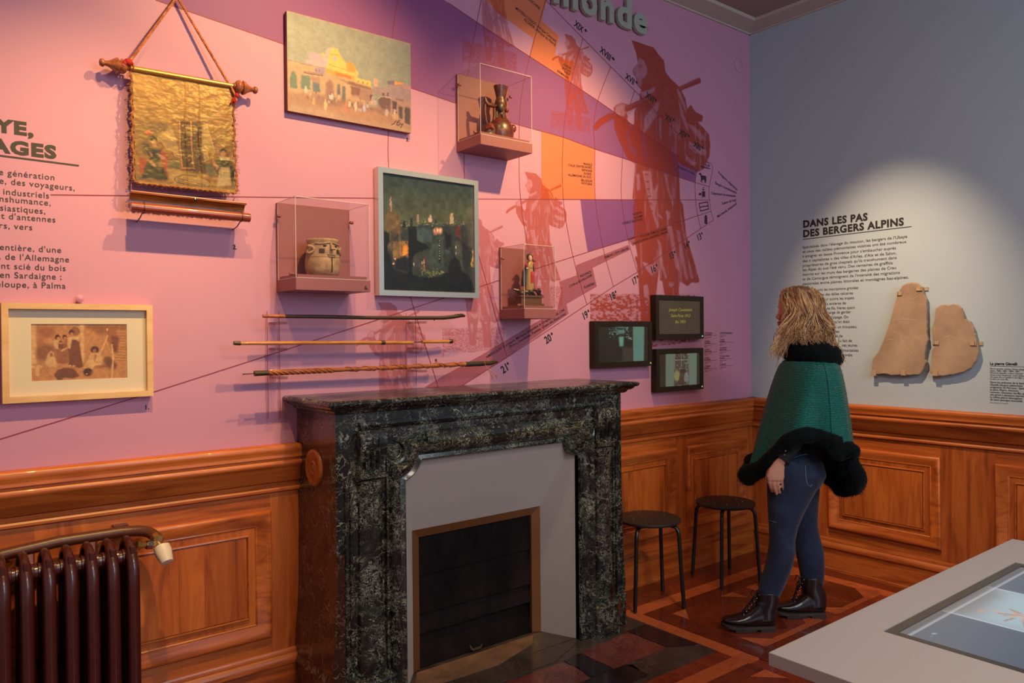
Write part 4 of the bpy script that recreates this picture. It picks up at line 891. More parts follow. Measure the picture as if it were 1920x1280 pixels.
# 3 night city painting in an aluminium frame
D3 = 0.045
zc3 = on_left(Z(4.571, 700, 300), -D3)
q = [zc3(p) for p in [(38, 48), (895, 182), (912, 1180), (55, 1162)]]
x0, x1, z0_, z1_ = (q[0][0] + q[3][0]) / 2, (q[1][0] + q[2][0]) / 2, (q[2][1] + q[3][1]) / 2, (q[0][1] + q[1][1]) / 2
ct = empty('city_painting', ((x0 + x1) / 2, 0, z0_), 'dark painting of a city at night in a brushed aluminium frame', 'painting')
mb = MB(TL); mb.frame(x0, z0_, x1, z1_, [(0.001, 0.004), (0, 0.02), (0, D3), (0.023, D3), (0.024, D3 - 0.004), (0.026, D3 - 0.012)]); mb.build('frame', M['alu'], ct)
x0 += 0.024; x1 -= 0.024; z0_ += 0.024; z1_ -= 0.024
def K(c, g=1.0): return tuple(np.array(lin(c)) * np.array([1.0, 1.15, 1.7]) * g)
cv = Canvas(x0, z0_, x1, z1_, 240, 280, K((58, 62, 44)), conv=on_left(Z(4.571, 700, 300), -D3 + 0.01)); PO = cv.poly
gy = (z1_ - cv.Y) / (z1_ - z0_); top = np.array(K((38, 48, 42))); mid = np.array(K((76, 74, 44)))
cv.img[:] = top; w_ = np.clip(gy / 0.42, 0, 1)[..., None]; cv.img = top * (1 - w_) + mid * w_
PO([(80, 600), (860, 540), (870, 1140), (90, 1120)], K((46, 46, 36)), 10)
for i in range(70):
    x = rr.uniform(100, 240); y = rr.uniform(400, 780); PO([(x, y), (x + rr.uniform(4, 12), y), (x + rr.uniform(4, 12), y + rr.uniform(30, 120)), (x, y + 80)], rr.choice([K((96, 76, 42)), K((112, 90, 52)), K((54, 52, 36)), K((130, 96, 50))]), 1, .55)
PO([(100, 470), (150, 430), (215, 470), (240, 620), (180, 640), (100, 600)], K((112, 80, 42)), 8, .7); PO([(145, 310), (153, 310), (158, 440), (142, 440)], K((150, 110, 90)), 1)
for i in range(22):
    x = 170 + i * 6; PO([(x, 690 + rr.uniform(-10, 40)), (x + 4, 690), (x + 4, 840), (x, 850)], rr.choice([K((190, 120, 40)), K((150, 100, 40)), K((110, 86, 40)), K((200, 140, 60))]), 1, .7)
PO([(255, 740), (298, 720), (295, 800), (250, 820)], K((226, 130, 30)), 3, .9)
for x, y, w2, h2, c_ in [(380, 460, 12, 70, (150, 120, 92)), (486, 470, 15, 60, (176, 140, 108)), (446, 500, 5, 40, (120, 110, 80)), (672, 455, 16, 90, (168, 134, 92)), (533, 500, 9, 50, (40, 42, 34)), (262, 520, 16, 60, (28, 28, 24)), (324, 500, 14, 70, (24, 24, 20))]:
    PO([(x - w2, y + 40), (x - w2 * .3, y), (x + w2 * .5, y), (x + w2, y + 40), (x + w2, y + h2), (x - w2, y + h2)], K(c_), 1)
PO([(370, 560), (450, 545), (560, 570), (640, 560), (700, 640), (700, 800), (380, 760)], K((40, 48, 42)), 5)
for i in range(90): cv.blob((rr.uniform(240, 860), rr.gauss(545, 14)), (rr.uniform(2, 5), rr.uniform(2, 5)), rr.choice([K((190, 150, 120)), K((130, 110, 90)), K((60, 70, 66))]), .8)
PO([(505, 600), (540, 575), (590, 580), (590, 630), (520, 640)], K((150, 100, 70)), 3)
for x in (522, 548, 572): cv.blob((x, 600), (9, 16), K((206, 150, 110)))
PO([(700, 570), (750, 565), (745, 670), (700, 640)], K((92, 40, 34)), 4); PO([(755, 560), (800, 570), (800, 640), (750, 610)], K((40, 46, 44)), 3)
PO([(370, 590), (430, 580), (500, 600), (500, 700), (380, 710)], K((56, 66, 58)), 3); PO([(380, 640), (420, 640), (430, 710), (385, 710)], K((70, 80, 66)), 4, .7)
PO([(298, 570), (372, 565), (372, 690), (450, 720), (478, 750), (420, 780), (340, 820), (335, 1000), (298, 1000)], K((16, 15, 14)), 2)
PO([(345, 820), (400, 780), (480, 790), (500, 900), (480, 960), (335, 980)], K((58, 54, 42)), 3); PO([(500, 700), (560, 650), (600, 670), (610, 930), (490, 930), (485, 780)], K((56, 60, 48)), 2); PO([(555, 680), (572, 680), (578, 880), (560, 880)], K((24, 24, 22)), 1)
for k in range(8): cv.blob((566, 690 + k * 22), (3, 5), K((170, 170, 130)), .8)
PO([(600, 580), (660, 570), (670, 640), (830, 740), (830, 1000), (700, 900), (610, 930), (605, 780)], K((44, 42, 34)), 3); PO([(610, 620), (670, 640), (665, 740), (620, 760)], K((20, 19, 18)), 3); PO([(700, 690), (750, 700), (770, 950), (700, 860)], K((66, 62, 46)), 3); PO([(755, 710), (830, 745), (820, 980), (770, 900)], K((34, 32, 28)), 2)
for k in range(5): cv.blob((620 + 7 * k, 775 + (k % 3) * 12), (12, 4), K((58, 80, 76)), .7)
for k in range(14): cv.blob((434 + (k % 2) * 4, 850 + k * 7), (5, 5), rr.choice([K((190, 90, 50)), K((200, 150, 90)), K((90, 60, 40))]), .8)
for x, y in ((418, 875), (348, 895), (708, 745), (708, 800)): cv.blob((x, y), (4, 14), K((170, 160, 110)), .7)
PO([(800, 420), (850, 380), (865, 600), (870, 760), (820, 740), (800, 560)], K((78, 70, 48)), 5, .8)
for k in range(20): cv.blob((848 + rr.uniform(-12, 16), rr.uniform(760, 930)), (6, 14), K((180, 130, 50)), .6)
PO([(88, 610), (130, 620), (145, 700), (120, 750), (150, 830), (180, 940), (330, 980), (400, 1000), (560, 1000), (640, 950), (650, 880), (665, 850), (690, 840), (698, 815), (708, 840), (738, 860), (755, 950), (820, 990), (860, 1070), (880, 1150), (90, 1130)], K((20, 16, 13)), 3)
PO([(190, 850), (260, 820), (300, 830), (300, 960), (190, 930)], K((26, 22, 18)), 4)
for i in range(120): cv.blob((rr.uniform(395, 600), rr.gauss(965, 18)), (rr.uniform(4, 9), rr.uniform(3, 8)), rr.choice([K((110, 106, 50)), K((70, 74, 44)), K((36, 50, 44)), K((136, 126, 60))]), .6)
for x, y in ((185, 845), (168, 885)): cv.blob((x, y), (9, 8), K((220, 150, 110)))
cv.mottled(0.18, 70, 60, 31); cv.warp(5, 50, 60, 33); cv.mottled(0.5, 22, 20, 34)
grid_obj('painted_canvas', flat_P(cv, TL, D3 - 0.01), M['oil_dark'], ct, col=cdown(cv))
mb = MB(TL); mb.box((x0, 0.006, z0_), (x1, D3 - 0.011, z1_)); mb.build('stretcher', M['canvas_edge'], ct)

# hanging banner on a turned rod
bn = empty('painted_banner', (-3.52, -0.05, 1.94), 'yellowed painted cloth banner with saints hung by a twisted cord from a gilt rod', 'banner')
YB = -0.05
RA, RB = WL(243, 127, YB), WL(436, 161, YB)
def lp(t): return RA * (1 - t) + RB * t
zrod = (RA[2] + RB[2]) / 2
M['gilt'] = mat('worn gilt rod', lin((196, 146, 70)), 0.3, metal=0.6, build=speck(0.2, 80))
M['turned'] = varied(lin((122, 60, 36)), lin((176, 100, 62)), 12, 0.35, 0.15, (1, 6, 6), coat=0.2)
def rodp(u): return (u, YB, zrod + (u - (RA[0] + RB[0]) / 2) * (RB[2] - RA[2]) / (RB[0] - RA[0]))
mb = MB(); mb.tube([rodp(RA[0]), rodp((RA[0] + RB[0]) / 2), rodp(RB[0])], 0.009, 14); mb.build('rod', M['gilt'], bn, smooth=True)
FP = [(0.009, 0), (0.014, 0.004), (0.014, 0.010), (0.022, 0.014), (0.030, 0.024), (0.031, 0.034), (0.024, 0.040), (0.023, 0.044), (0.032, 0.050), (0.030, 0.060), (0.020, 0.074), (0.012, 0.090), (0.010, 0.104), (0.016, 0.108), (0.017, 0.116), (0.013, 0.124), (0.004, 0.127)]
FP = [(r_ * 0.82, h_ * 0.74) for r_, h_ in FP]
mb = MB(); p = rodp(RA[0]); mb.lathe([(r, -h) for r, h in FP], p, 18, 'x'); o = mb.build('finial', M['turned'], bn, smooth=True, angle=60)
mb = MB(); p = rodp(RB[0]); mb.lathe(FP, p, 18, 'x'); mb.build('finial', M['turned'], bn, smooth=True, angle=60)
zB = on_left(Z(4.739, 230, 110), YB + 0.004)
q = [zB(p) for p in [(70, 100), (945, 262), (1000, 1215), (112, 1110)]]
bu0, bu1, bz0, bz1 = q[0][0] * .5 + q[3][0] * .5, (q[1][0] + q[2][0]) / 2, (q[2][1] + q[3][1]) / 2, (q[0][1] + q[1][1]) / 2
def Bc(c): return tuple(np.array(lin(c)) * np.array([0.74, 0.66, 0.72]))
gold_, dk_, br_, red_, gr_, crm = Bc((206, 158, 84)), Bc((46, 38, 30)), Bc((96, 58, 38)), Bc((196, 66, 44)), Bc((96, 100, 76)), Bc((228, 190, 118))
cv = Canvas(bu0, bz0, bu1, bz1, 260, 300, Bc((172, 122, 62)), conv=zB); PO = cv.poly
n1 = vnoise(*cv.X.shape, 9, 8, 41); n2 = vnoise(*cv.X.shape, 60, 24, 42, 2)
cv.img *= (0.6 + 0.8 * n1)[..., None]
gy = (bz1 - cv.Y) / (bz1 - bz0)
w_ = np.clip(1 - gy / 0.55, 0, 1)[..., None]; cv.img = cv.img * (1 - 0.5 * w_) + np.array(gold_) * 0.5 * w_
PO([(130, 620), (250, 560), (400, 560), (380, 700), (280, 700), (180, 760), (130, 900)], Bc((150, 120, 70)), 10, .7)
PO([(485, 560), (700, 570), (720, 900), (735, 1030), (600, 1030), (500, 1000)], br_, 4, .95)
for xa in (498, 600): cv.line([(xa, 560), (xa - 2, 780), (xa + 14, 980)], Bc((220, 150, 80)), .0022)
cv.line([(500, 978), (620, 985)], Bc((220, 150, 80)), .0022)
for i in range(26): cv.blob((rr.uniform(500, 720), rr.uniform(640, 1020)), (4, 5), Bc((226, 190, 130)), .9)
PO([(290, 705), (360, 660), (400, 600), (430, 620), (470, 760), (490, 880), (440, 830), (370, 800), (330, 730)], crm, 3, .75); cv.line([(290, 710), (340, 735), (370, 800), (440, 830), (450, 870), (490, 885)], Bc((240, 200, 110)), .0016)
PO([(700, 590), (735, 600), (770, 700), (790, 780), (810, 850), (740, 840), (745, 900), (710, 925), (690, 800), (690, 700)], crm, 3, .75); cv.line([(735, 600), (770, 720), (810, 850), (735, 842), (745, 900), (708, 925)], Bc((240, 200, 110)), .0016)
PO([(130, 870), (200, 900), (220, 960), (160, 1040), (130, 1010)], red_, 3); PO([(320, 810), (380, 850), (395, 920), (375, 980), (385, 1050), (350, 1020), (330, 900)], red_, 3); cv.blob((222, 658), (34, 18), Bc((220, 90, 66))); cv.blob((205, 665), (16, 12), Bc((220, 90, 66)))
PO([(225, 700), (260, 680), (290, 710), (300, 740), (240, 730)], dk_, 2); cv.blob((268, 755), (22, 34), Bc((222, 160, 110))); PO([(190, 810), (250, 800), (330, 820), (330, 900), (280, 960), (350, 970), (385, 1080), (320, 1090), (230, 1060), (150, 1070), (180, 960), (230, 880)], dk_, 4)
PO([(160, 750), (230, 760), (240, 860), (170, 850)], Bc((70, 64, 48)), 5, .8); PO([(220, 820), (250, 850), (245, 880)], Bc((214, 150, 100)), 2); PO([(280, 845), (310, 845), (360, 880), (370, 905), (330, 895)], Bc((226, 164, 112)), 2); PO([(205, 900), (235, 905), (285, 955), (265, 970)], Bc((220, 158, 108)), 2)
PO([(300, 745), (340, 740), (350, 790), (320, 800)], Bc((170, 104, 66)), 4, .8); PO([(390, 900), (490, 900), (490, 980), (430, 990), (390, 960)], Bc((100, 96, 74)), 6, .9); PO([(720, 950), (790, 960), (800, 1060), (740, 1050)], Bc((104, 104, 84)), 5, .9)
cv.blob((875, 850), (26, 36), Bc((226, 160, 106))); PO([(840, 820), (880, 808), (905, 825), (905, 850), (880, 830), (850, 845)], dk_, 2); PO([(840, 880), (910, 885), (940, 920), (860, 930)], Bc((226, 206, 160)), 3); PO([(820, 910), (950, 920), (990, 1060), (950, 1150), (920, 1000), (850, 970), (830, 1060), (790, 980)], dk_, 3)
PO([(850, 980), (930, 980), (940, 1140), (810, 1150), (830, 1060)], Bc((230, 200, 140)), 4); PO([(775, 880), (800, 930), (840, 980), (820, 1000), (780, 940)], Bc((224, 160, 110)), 2); PO([(800, 815), (840, 830), (850, 880), (820, 870)], Bc((210, 150, 110)), 3, .7); PO([(940, 820), (965, 850), (960, 930), (940, 900)], Bc((210, 140, 110)), 3, .8)
for k in range(10): cv.blob((852 + 3 * math.sin(k), 1000 + k * 7), (2.5, 2.5), dk_)
for k in range(8): cv.blob((882 - k, 1000 + k * 9), (2.5, 2.5), dk_)
PO([(380, 1000), (430, 980), (500, 1010), (620, 1040), (750, 1090), (760, 1150), (700, 1170), (440, 1120), (400, 1070)], Bc((206, 166, 96)), 5)
cv.line([(440, 1090), (450, 1060), (520, 1040), (640, 1055), (740, 1090), (760, 1120), (740, 1150), (600, 1140), (460, 1105), (440, 1085)], Bc((140, 96, 50)), .002)
for r_ in range(3): cv.line([(470 + 6 * k, 1072 + r_ * 18 + k * 1.6 + (3 if k % 2 else -3)) for k in range(42)], Bc((110, 72, 40)), .0014, al=.75)
cv.blob((885, 665), (14, 14), Bc((140, 120, 70)), .8); cv.blob((188, 515), (18, 18), Bc((190, 160, 100)), .7); PO([(790, 680), (880, 650), (950, 700), (930, 800), (840, 760)], Bc((206, 166, 90)), 8, .5)
PO([(110, 1085), (1000, 1185), (1000, 1220), (110, 1115)], Bc((214, 160, 80)), 2)
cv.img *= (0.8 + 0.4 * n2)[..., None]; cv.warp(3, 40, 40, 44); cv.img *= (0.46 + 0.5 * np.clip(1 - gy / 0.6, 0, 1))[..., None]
P = flat_P(cv, TL, 0.046)
nn = vnoise(300, 260, 44, 16, 51, 4); n3 = vnoise(300, 260, 12, 9, 52, 3); fade_ = np.clip(1.3 - np.linspace(0, 1, 300), 0.25, 1)[:, None]
P[..., 1] -= (nn - 0.5) * 0.0017 * fade_ + (n3 - 0.5) * 0.005 + 0.030 * np.linspace(0, 1, 300)[:, None]
for xc_ in (0.50, 0.645): P[..., 1] += 0.0008 * np.exp(-((np.linspace(0, 1, 260)[None] - xc_ - 0.01 * np.sin(np.linspace(0, 9, 300))[:, None]) / 0.006) ** 2)
tilt = (RB[2] - RA[2]) / (RB[0] - RA[0])
P[..., 2] += (P[..., 0] - (bu0 + bu1) / 2) * tilt
P[..., 0] += (np.linspace(0, 1, 300)[:, None]) * 0.0
M['cloth'] = paintmat('glossy varnished painted cloth', 0.38, coat=0.0); M['cloth'].node_tree.nodes['Principled BSDF'].inputs['Specular Tint'].default_value = (1.0, 0.80, 0.5, 1); M['cloth'].node_tree.nodes['Principled BSDF'].inputs['Specular IOR Level'].default_value = 0.42; M['cloth'].node_tree.nodes['Principled BSDF'].inputs['Metallic'].default_value = 0.0
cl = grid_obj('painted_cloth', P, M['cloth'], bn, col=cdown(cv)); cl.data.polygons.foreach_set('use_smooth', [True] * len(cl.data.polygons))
M['fringe'] = varied(lin((120, 64, 32)), lin((170, 106, 56)), 60, 0.8, 0.3)
mb = MB()
for u in (bu0 - 0.002, bu1 + 0.002):
    sgn = -1 if u < -3.5 else 1; pts = []
    for k in range(70):
        t = k / 69; z = bz1 + 0.0 - t * (bz1 - bz0) * 1.0; pts.append((u + sgn * (0.0025 + 0.002 * math.sin(k * 0.7) + R.uniform(-.0015, .0015)), -0.047 - 0.030 * t, z))
    mb.tube(pts, [0.0042 + 0.0014 * math.sin(k * 1.9) + R.uniform(-.0008, .0008) for k in range(70)], 6)
    for k in range(60):
        z = R.uniform(bz0, bz1); yy_ = -0.047 - 0.030 * (bz1 - z) / (bz1 - bz0); mb.tube([(u + sgn * 0.004, yy_, z), (u + sgn * R.uniform(.010, .018), yy_ + R.uniform(-.004, .004), z - R.uniform(-.004, .01))], 0.0006, 3)
pts = [(bu0 + (bu1 - bu0) * k / 60, -0.078 - 0.002 * math.sin(k), bz0 + 0.0015 * math.sin(k * 1.9)) for k in range(61)]
mb.tube(pts, [0.004 + 0.0018 * math.sin(k * 2.3) for k in range(61)], 6)
for k in range(40):
    u = R.uniform(bu0, bu1); mb.tube([(u, -0.078, bz0), (u + R.uniform(-.01, .01), -0.076, bz0 - R.uniform(.004, .014))], 0.0006, 3)
mb.build('fringe', M['fringe'], bn, smooth=True)['kind'] = 'stuff'
# cord
M['cord'] = varied(lin((150, 66, 30)), lin((214, 128, 74)), 40, 0.7, 0.2, (1, 1, 1))
top = WL(332, -6, -0.02); mb = MB()
for end in (WL(243, 116, YB), WL(427, 154, YB)):
    for s_ in range(3):
        pts = []; d = np.array(end) - np.array(top); L = np.linalg.norm(d); d /= L; a = np.cross(d, [0, 1, 0]); a /= np.linalg.norm(a); b = np.cross(d, a)
        for k in range(90):
            t = k / 89; ph = t * L * 260 + s_ * 2.094; pts.append(tuple(np.array(top) + d * L * t + 0.0028 * (math.cos(ph) * a + math.sin(ph) * b)))
        mb.tube(pts, 0.0026, 5)
mb.build('cord', M['cord'], bn, smooth=True)['kind'] = 'stuff'
M['red_tassel'] = mat('dark red tassel wool', lin((170, 26, 20)), 0.8)
mb = MB(); c = WL(241, 116, YB - 0.02)
mb.ell(c, (0.014, 0.010, 0.012), 10, 6); mb.ell((c[0] - 0.012, c[1], c[2] - 0.006), (0.008, 0.008, 0.009), 8, 5)
c2 = WL(441, 186, YB - 0.012)
mb.ell((c2[0] + 0.006, c2[1], c2[2] + 0.016), (0.008, 0.006, 0.009), 8, 5)
for k in range(14): mb.tube([(c2[0], c2[1], c2[2] + 0.012), (c2[0] - 0.006 + R.uniform(-.010, .010), c2[1] + R.uniform(-.005, .005), c2[2] - R.uniform(.010, .022))], 0.0016, 4)
mb.build('tassel', M['red_tassel'], bn, smooth=True)['kind'] = 'stuff'
mb = MB(); c = WL(432, 160, YB - 0.004); mb.tube([c, (c[0] + 0.012, c[1] - .006, c[2] - 0.03), (c[0] + 0.022, c[1] - .004, c[2] - 0.055), tuple(c2 + np.array([0.004, 0, 0.016]))], 0.0035, 6)
c = WL(245, 120, YB); 
for k in range(4): mb.tube([(c[0] - 0.02 + k * 0.009, YB - 0.012 * math.cos(a_), zrod + 0.019 + 0.0 - 0.018 + 0.0135 * math.sin(a_)) for a_ in np.linspace(0, 6.28, 14)], 0.0028, 5)
mb.build('cord_knot', M['cord'], bn, smooth=True)['kind'] = 'stuff'
mb = MB(); w_ = WL(437, 377, -0.045); mb.tube([w_, (w_[0] + .004, -0.05, w_[2] + 0.012), (w_[0] - .006, -0.05, w_[2] + 0.016)], 0.002, 5); mb.build('hook', M['chrome'], bn)

# wooden scroll case under the banner
ZT = lambda a, b, y: WL(*Z(7.385, 220, 350)((a, b)), y)
sc_ = empty('scroll_case', (-3.5, 0, 1.87), 'open wooden tube case with a brown cylinder lying in front under the banner', 'case')
M['case_wood'] = varied(lin((96, 46, 18)), lin((176, 100, 40)), 9, 0.4, 0.15, (1, 8, 8), coat=0.2)
M['tube_wood'] = varied(lin((110, 40, 24)), lin((166, 72, 42)), 7, 0.32, 0.1, (1, 8, 8), coat=0.3)
A, B = ZT(175, 215, -0.07), ZT(1780, 375, -0.07)
def sp(t, dy, dz): return (A[0] + (B[0] - A[0]) * t, -0.085 + dy, 1.885 + dz + (t - .5) * (B[2] - A[2]))
zmid = (A[2] + B[2]) / 2
def sp(t, dy, dz): return (A[0] + (B[0] - A[0]) * t, -0.085 + dy, zmid + dz + (t - .5) * (B[2] - A[2]))
prof = [(math.cos(a_) * 0.030, math.sin(a_) * 0.030) for a_ in np.linspace(math.radians(72), math.radians(270), 14)] 
prof_i = [(math.cos(a_) * 0.026, math.sin(a_) * 0.026) for a_ in np.linspace(math.radians(270), math.radians(72), 14)]
mb = MB(); sec = [(a_ * 1.0, b_) for a_, b_ in prof + prof_i]
mb.rings([[sp(t, -a_ * 0.9, b_ + 0.005) for a_, b_ in sec] for t in np.linspace(0, 0.99, 8)]); mb.build('trough', M['case_wood'], sc_, smooth=True)
mb = MB(); mb.tube([sp(0, -0.0, 0.036), sp(0.99, -0.0, 0.036)], 0.004, 8); mb.build('rim', M['tube_wood'], sc_)
mb = MB(); mb.tube([sp(-0.01, -0.012, -0.018), sp(0.5, -0.012, -0.018), sp(1.01, -0.012, -0.018)], 0.0165, 20); mb.build('cylinder', M['tube_wood'], sc_, smooth=True)
mb = MB()
for t in (0.09, 0.93): mb.tube([sp(t, -0.012, -0.018), sp(t + .004, -0.012, -0.018)], 0.0185, 20); mb.tube([sp(t, -0.012, -0.03), sp(t - 0.01, 0.02, -0.05), (sp(t, 0, 0)[0], 0, sp(t, 0, -0.055)[2])], 0.0022, 6)
mb.ell(sp(0.52, -0.02, 0.026), (0.006, 0.004, 0.008), 8, 5)
mb.build_split('wire_holder', M['black_metal'], sc_)

# screens
def screen(name, label, pxs, draw, led, depth=0.045):
    a = WL(*pxs[0], -depth); b = WL(*pxs[1], -depth); c = WL(*pxs[2], -depth); d = WL(*pxs[3], -depth)
    x0, x1, z0, z1 = (a[0] + d[0]) / 2, (b[0] + c[0]) / 2, (c[2] + d[2]) / 2, (a[2] + b[2]) / 2
    e = empty(name, ((x0 + x1) / 2, 0, z0), label, 'screen')
    mb = MB(TL); mb.frame(x0, z0, x1, z1, [(0.004, 0.0), (0.0, 0.006), (0, depth), (0.028, depth), (0.030, depth - 0.003)]); mb.build('bezel', M['black_plastic'], e)
    mb = MB(TL); mb.box((x0 + 0.02, 0.0, z0 + 0.02), (x1 - 0.02, depth - 0.006, z1 - 0.02)); mb.build('housing', M['black_plastic'], e)
    cv = Canvas(x0 + 0.029, z0 + 0.029, x1 - 0.029, z1 - 0.029, 130, 96, lin((30, 22, 16)), conv=None)
    draw(cv, x0, x1, z0, z1, e, depth)
    grid_obj('display', flat_P(cv, TL, depth - 0.004), M['screen'], e, col=cdown(cv))
    mb = MB(TL); u = x1 - 0.014; mb.box((u - 0.004, depth, z0 + 0.012), (u + 0.004, depth + 0.001, z0 + 0.02)); mb.build('indicator_light', led, e)
    return e
def emis(name, col, s):
    m_ = mat(name, (0, 0, 0), 0.5); b = m_.node_tree.nodes['Principled BSDF']; b.inputs['Emission Color'].default_value = (*col, 1); b.inputs['Emission Strength'].default_value = s; return m_
M['led'] = emis('yellow green indicator', lin((200, 190, 90)), 1.0); M['led2'] = emis('pale indicator', lin((160, 220, 210)), 1.0)
M['screen_text'] = emis('lit gold lettering', lin((150, 134, 50)), 1.0)
def conv_px(cv, zf, depth): cv.conv = on_left(zf, -depth + 0.004)
def d1(cv, x0, x1, z0, z1, e, depth):
    conv_px(cv, Z(4.571, 1060, 500), depth); cv.img[:] = lin((26, 20, 16)); P_ = cv.poly
    P_([(350, 490), (580, 485), (580, 818), (355, 830)], lin((20, 22, 20)), 1); P_([(580, 487), (676, 487), (672, 812), (582, 818)], lin((78, 112, 100)), 1)
    P_([(430, 510), (520, 510), (510, 570), (440, 575)], lin((74, 110, 98)), 4); P_([(460, 600), (500, 600), (495, 680), (465, 680)], lin((90, 130, 116)), 3); P_([(440, 520), (520, 525), (520, 545), (440, 540)], lin((30, 40, 36)), 2)
    g = random.Random(5)
    for i in range(130):
        s_ = g.choice((-1, 1)); d = g.uniform(20, 110); x = 478 + s_ * d; y = 500 + g.uniform(0, 170) * (d / 110) ** .5
        if 355 < x < 578: cv.blob((x, y), (g.uniform(3, 10), g.uniform(2, 5)), lin(g.choice([(120, 140, 128), (70, 84, 78), (10, 12, 12), (40, 50, 46)])), .7)
    P_([(355, 640), (455, 650), (440, 830), (355, 830)], lin((26, 20, 18)), 4); P_([(490, 690), (575, 690), (575, 818), (490, 822)], lin((52, 46, 42)), 4, .8)
    for y in (676, 688): cv.line([(602, y), (630, y)], lin((60, 86, 78)), .001)
def d2(cv, x0, x1, z0, z1, e, depth):
    cv.img[:] = lin((56, 42, 30)); g = vnoise(*cv.X.shape, 4, 4, 8); cv.img *= (0.85 + 0.3 * g)[..., None]
    mb = MB(TL); zf = on_left(Z(6.095, 1220, 540), -depth)
    for s, a, b in [('Joseph Couttolenc', (210, 262), (480, 262)), ('Saint-Pons 1913', (232, 330), (455, 332)), ('Iba 1955', (280, 400), (405, 400))]:
        put_text(mb, s, zf(a), zf(b), 0.036, 0.004, out=depth - 0.002, shear=0.35)
    mb.build('screen_lettering', M['screen_text'], e)
def d3(cv, x0, x1, z0, z1, e, depth):
    conv_px(cv, Z(6.095, 1220, 540), depth); cv.img[:] = lin((34, 26, 20)); P_ = cv.poly
    P_([(172, 728), (528, 714), (525, 1118), (172, 1148)], lin((86, 98, 84)), 1); P_([(268, 728), (438, 722), (436, 1112), (268, 1126)], lin((64, 50, 42)), 1)
    g = random.Random(8)
    for i in range(160): cv.blob((g.uniform(272, 432), g.uniform(730, 1115)), (g.uniform(3, 10), g.uniform(4, 14)), lin(g.choice([(110, 120, 104), (60, 44, 38), (90, 96, 84), (40, 28, 24), (120, 112, 96)])), .55)
    for y in (738, 800, 830): P_([(285, y), (415, y - 3), (415, y + 20), (285, y + 23)], lin((60, 44, 36)), 1, .8)
    for x in (275, 350, 430): cv.line([(x, 728), (x, 925)], lin((120, 124, 112)), .0016)
    cv.line([(275, 822), (430, 818)], lin((120, 124, 112)), .0016)
    cv.blob((300, 1000), (34, 60), lin((120, 118, 70)), .8); cv.blob((372, 950), (40, 28), lin((50, 28, 24))); cv.blob((358, 1030), (34, 60), lin((60, 34, 30)), .8); cv.blob((408, 1030), (26, 70), lin((110, 120, 108)), .6); cv.blob((350, 1085), (70, 22), lin((56, 36, 28)), .8)
screen('picture_screen', 'left wall screen showing a dark photograph beside a pale green strip', [(1116, 603), (1223.5, 601), (1222, 685), (1115, 691)], d1, M['led'])
screen('title_screen', 'upper right wall screen with three lines of gold script', [(1230, 553), (1320, 555.5), (1319, 634.5), (1230, 636.5)], d2, M['led2'])
screen('portrait_screen', 'lower right wall screen showing a seated figure before shelves', [(1231, 655.5), (1319, 651), (1319, 727.5), (1231, 737.5)], d3, M['led'])

# small round sensor near the corner and a nail above the photograph
mb = MB(TL); c = WL(1385, 122); mb.lathe([(0.045, 0), (0.045, 0.004), (0.038, 0.007), (0.0, 0.008)], (c[0], 0, c[2]), 24, 'y')
mb.build('cover_disc', M['mural'], wall_left, smooth=True)
mb = MB(TL); c = WL(148, 560); mb.lathe([(0.002, 0), (0.006, 0.004), (0.012, 0.016), (0.013, 0.020), (0.008, 0.024), (0, 0.025)], (c[0], 0, c[2]), 16, 'y')
mb.build('wall_peg', M['mural'], wall_left, smooth=True)
# ------------------------------------------------------------------ wall showcases
def showcase(x0, x1, z0, z1, label, dep=0.19):
    e = empty('display_case', ((x0 + x1) / 2, 0, z0), label, 'showcase')
    mb = MB(TL); mb.box((x0, 0.0, z0), (x1, dep, z0 + 0.046)); mb.build('plinth', M['case_paint'], e, bevel=0.001)
    mb = MB(TL); mb.box((x0 + 0.010, 0.012, z0 + 0.046), (x1 - 0.010, dep - 0.010, z0 + 0.060)); mb.build('platform', M['case_paint'], e, bevel=0.001)
    mb = MB(TL); mb.box((x0, 0.0, z0 + 0.046), (x1, 0.012, z1)); mb.build('back_panel', M['case_paint'], e, bevel=0.001)
    g = 0.004; a, b, c, d, f = x0 + 0.002, x1 - 0.002, 0.013, dep - 0.002, z1 - 0.001; zb = z0 + 0.0465
    mb = MB(TL); mb.add([(a, c, zb), (a, d, zb), (b, d, zb), (b, c, zb), (a, c, f), (a, d, f), (b, d, f), (b, c, f)], [(0, 1, 5, 4), (1, 2, 6, 5), (2, 3, 7, 6), (4, 5, 6, 7)])
    mb.build('acrylic_hood', M['glass'], e)
    mb = MB(TL); t = 0.0022
    for p, q in [((a, d, zb), (a, d, f)), ((b, d, zb), (b, d, f)), ((a, d, f), (b, d, f)), ((a, c, f), (a, d, f)), ((b, c, f), (b, d, f)), ((a, d, zb), (b, d, zb)), ((a, c, zb), (a, d, zb)), ((a, c, zb), (a, c, f))]:
        mb.box(tuple(min(i, j) - t / 2 for i, j in zip(p, q)), tuple(max(i, j) + t / 2 for i, j in zip(p, q)))
    mb.build('polished_edge', M['glass_edge'], e)
    for u, d_, z in ((x0 + 0.0, 0.03, z1 - 0.055), (x1, 0.03, z1 - 0.055), (x0, dep * 0.78, z0 + 0.062)):
        s_ = -1 if u < (x0 + x1) / 2 else 1
        mb = MB(TL); mb.lathe([(0.0, -0.007), (0.006, -0.007), (0.007, 0.0), (0.006, 0.007), (0, 0.008)], (u, d_, z), 12, 'x'); mb.build('fixing_screw', M['case_paint'], e, smooth=True)
    return e
c1 = showcase(-3.176, -2.866, 1.596, 1.946, 'wall showcase holding the face pot, left of the city painting')
c2_ = showcase(-2.315, -2.015, 2.267, 2.626, 'highest wall showcase, holding the glazed figure jug')
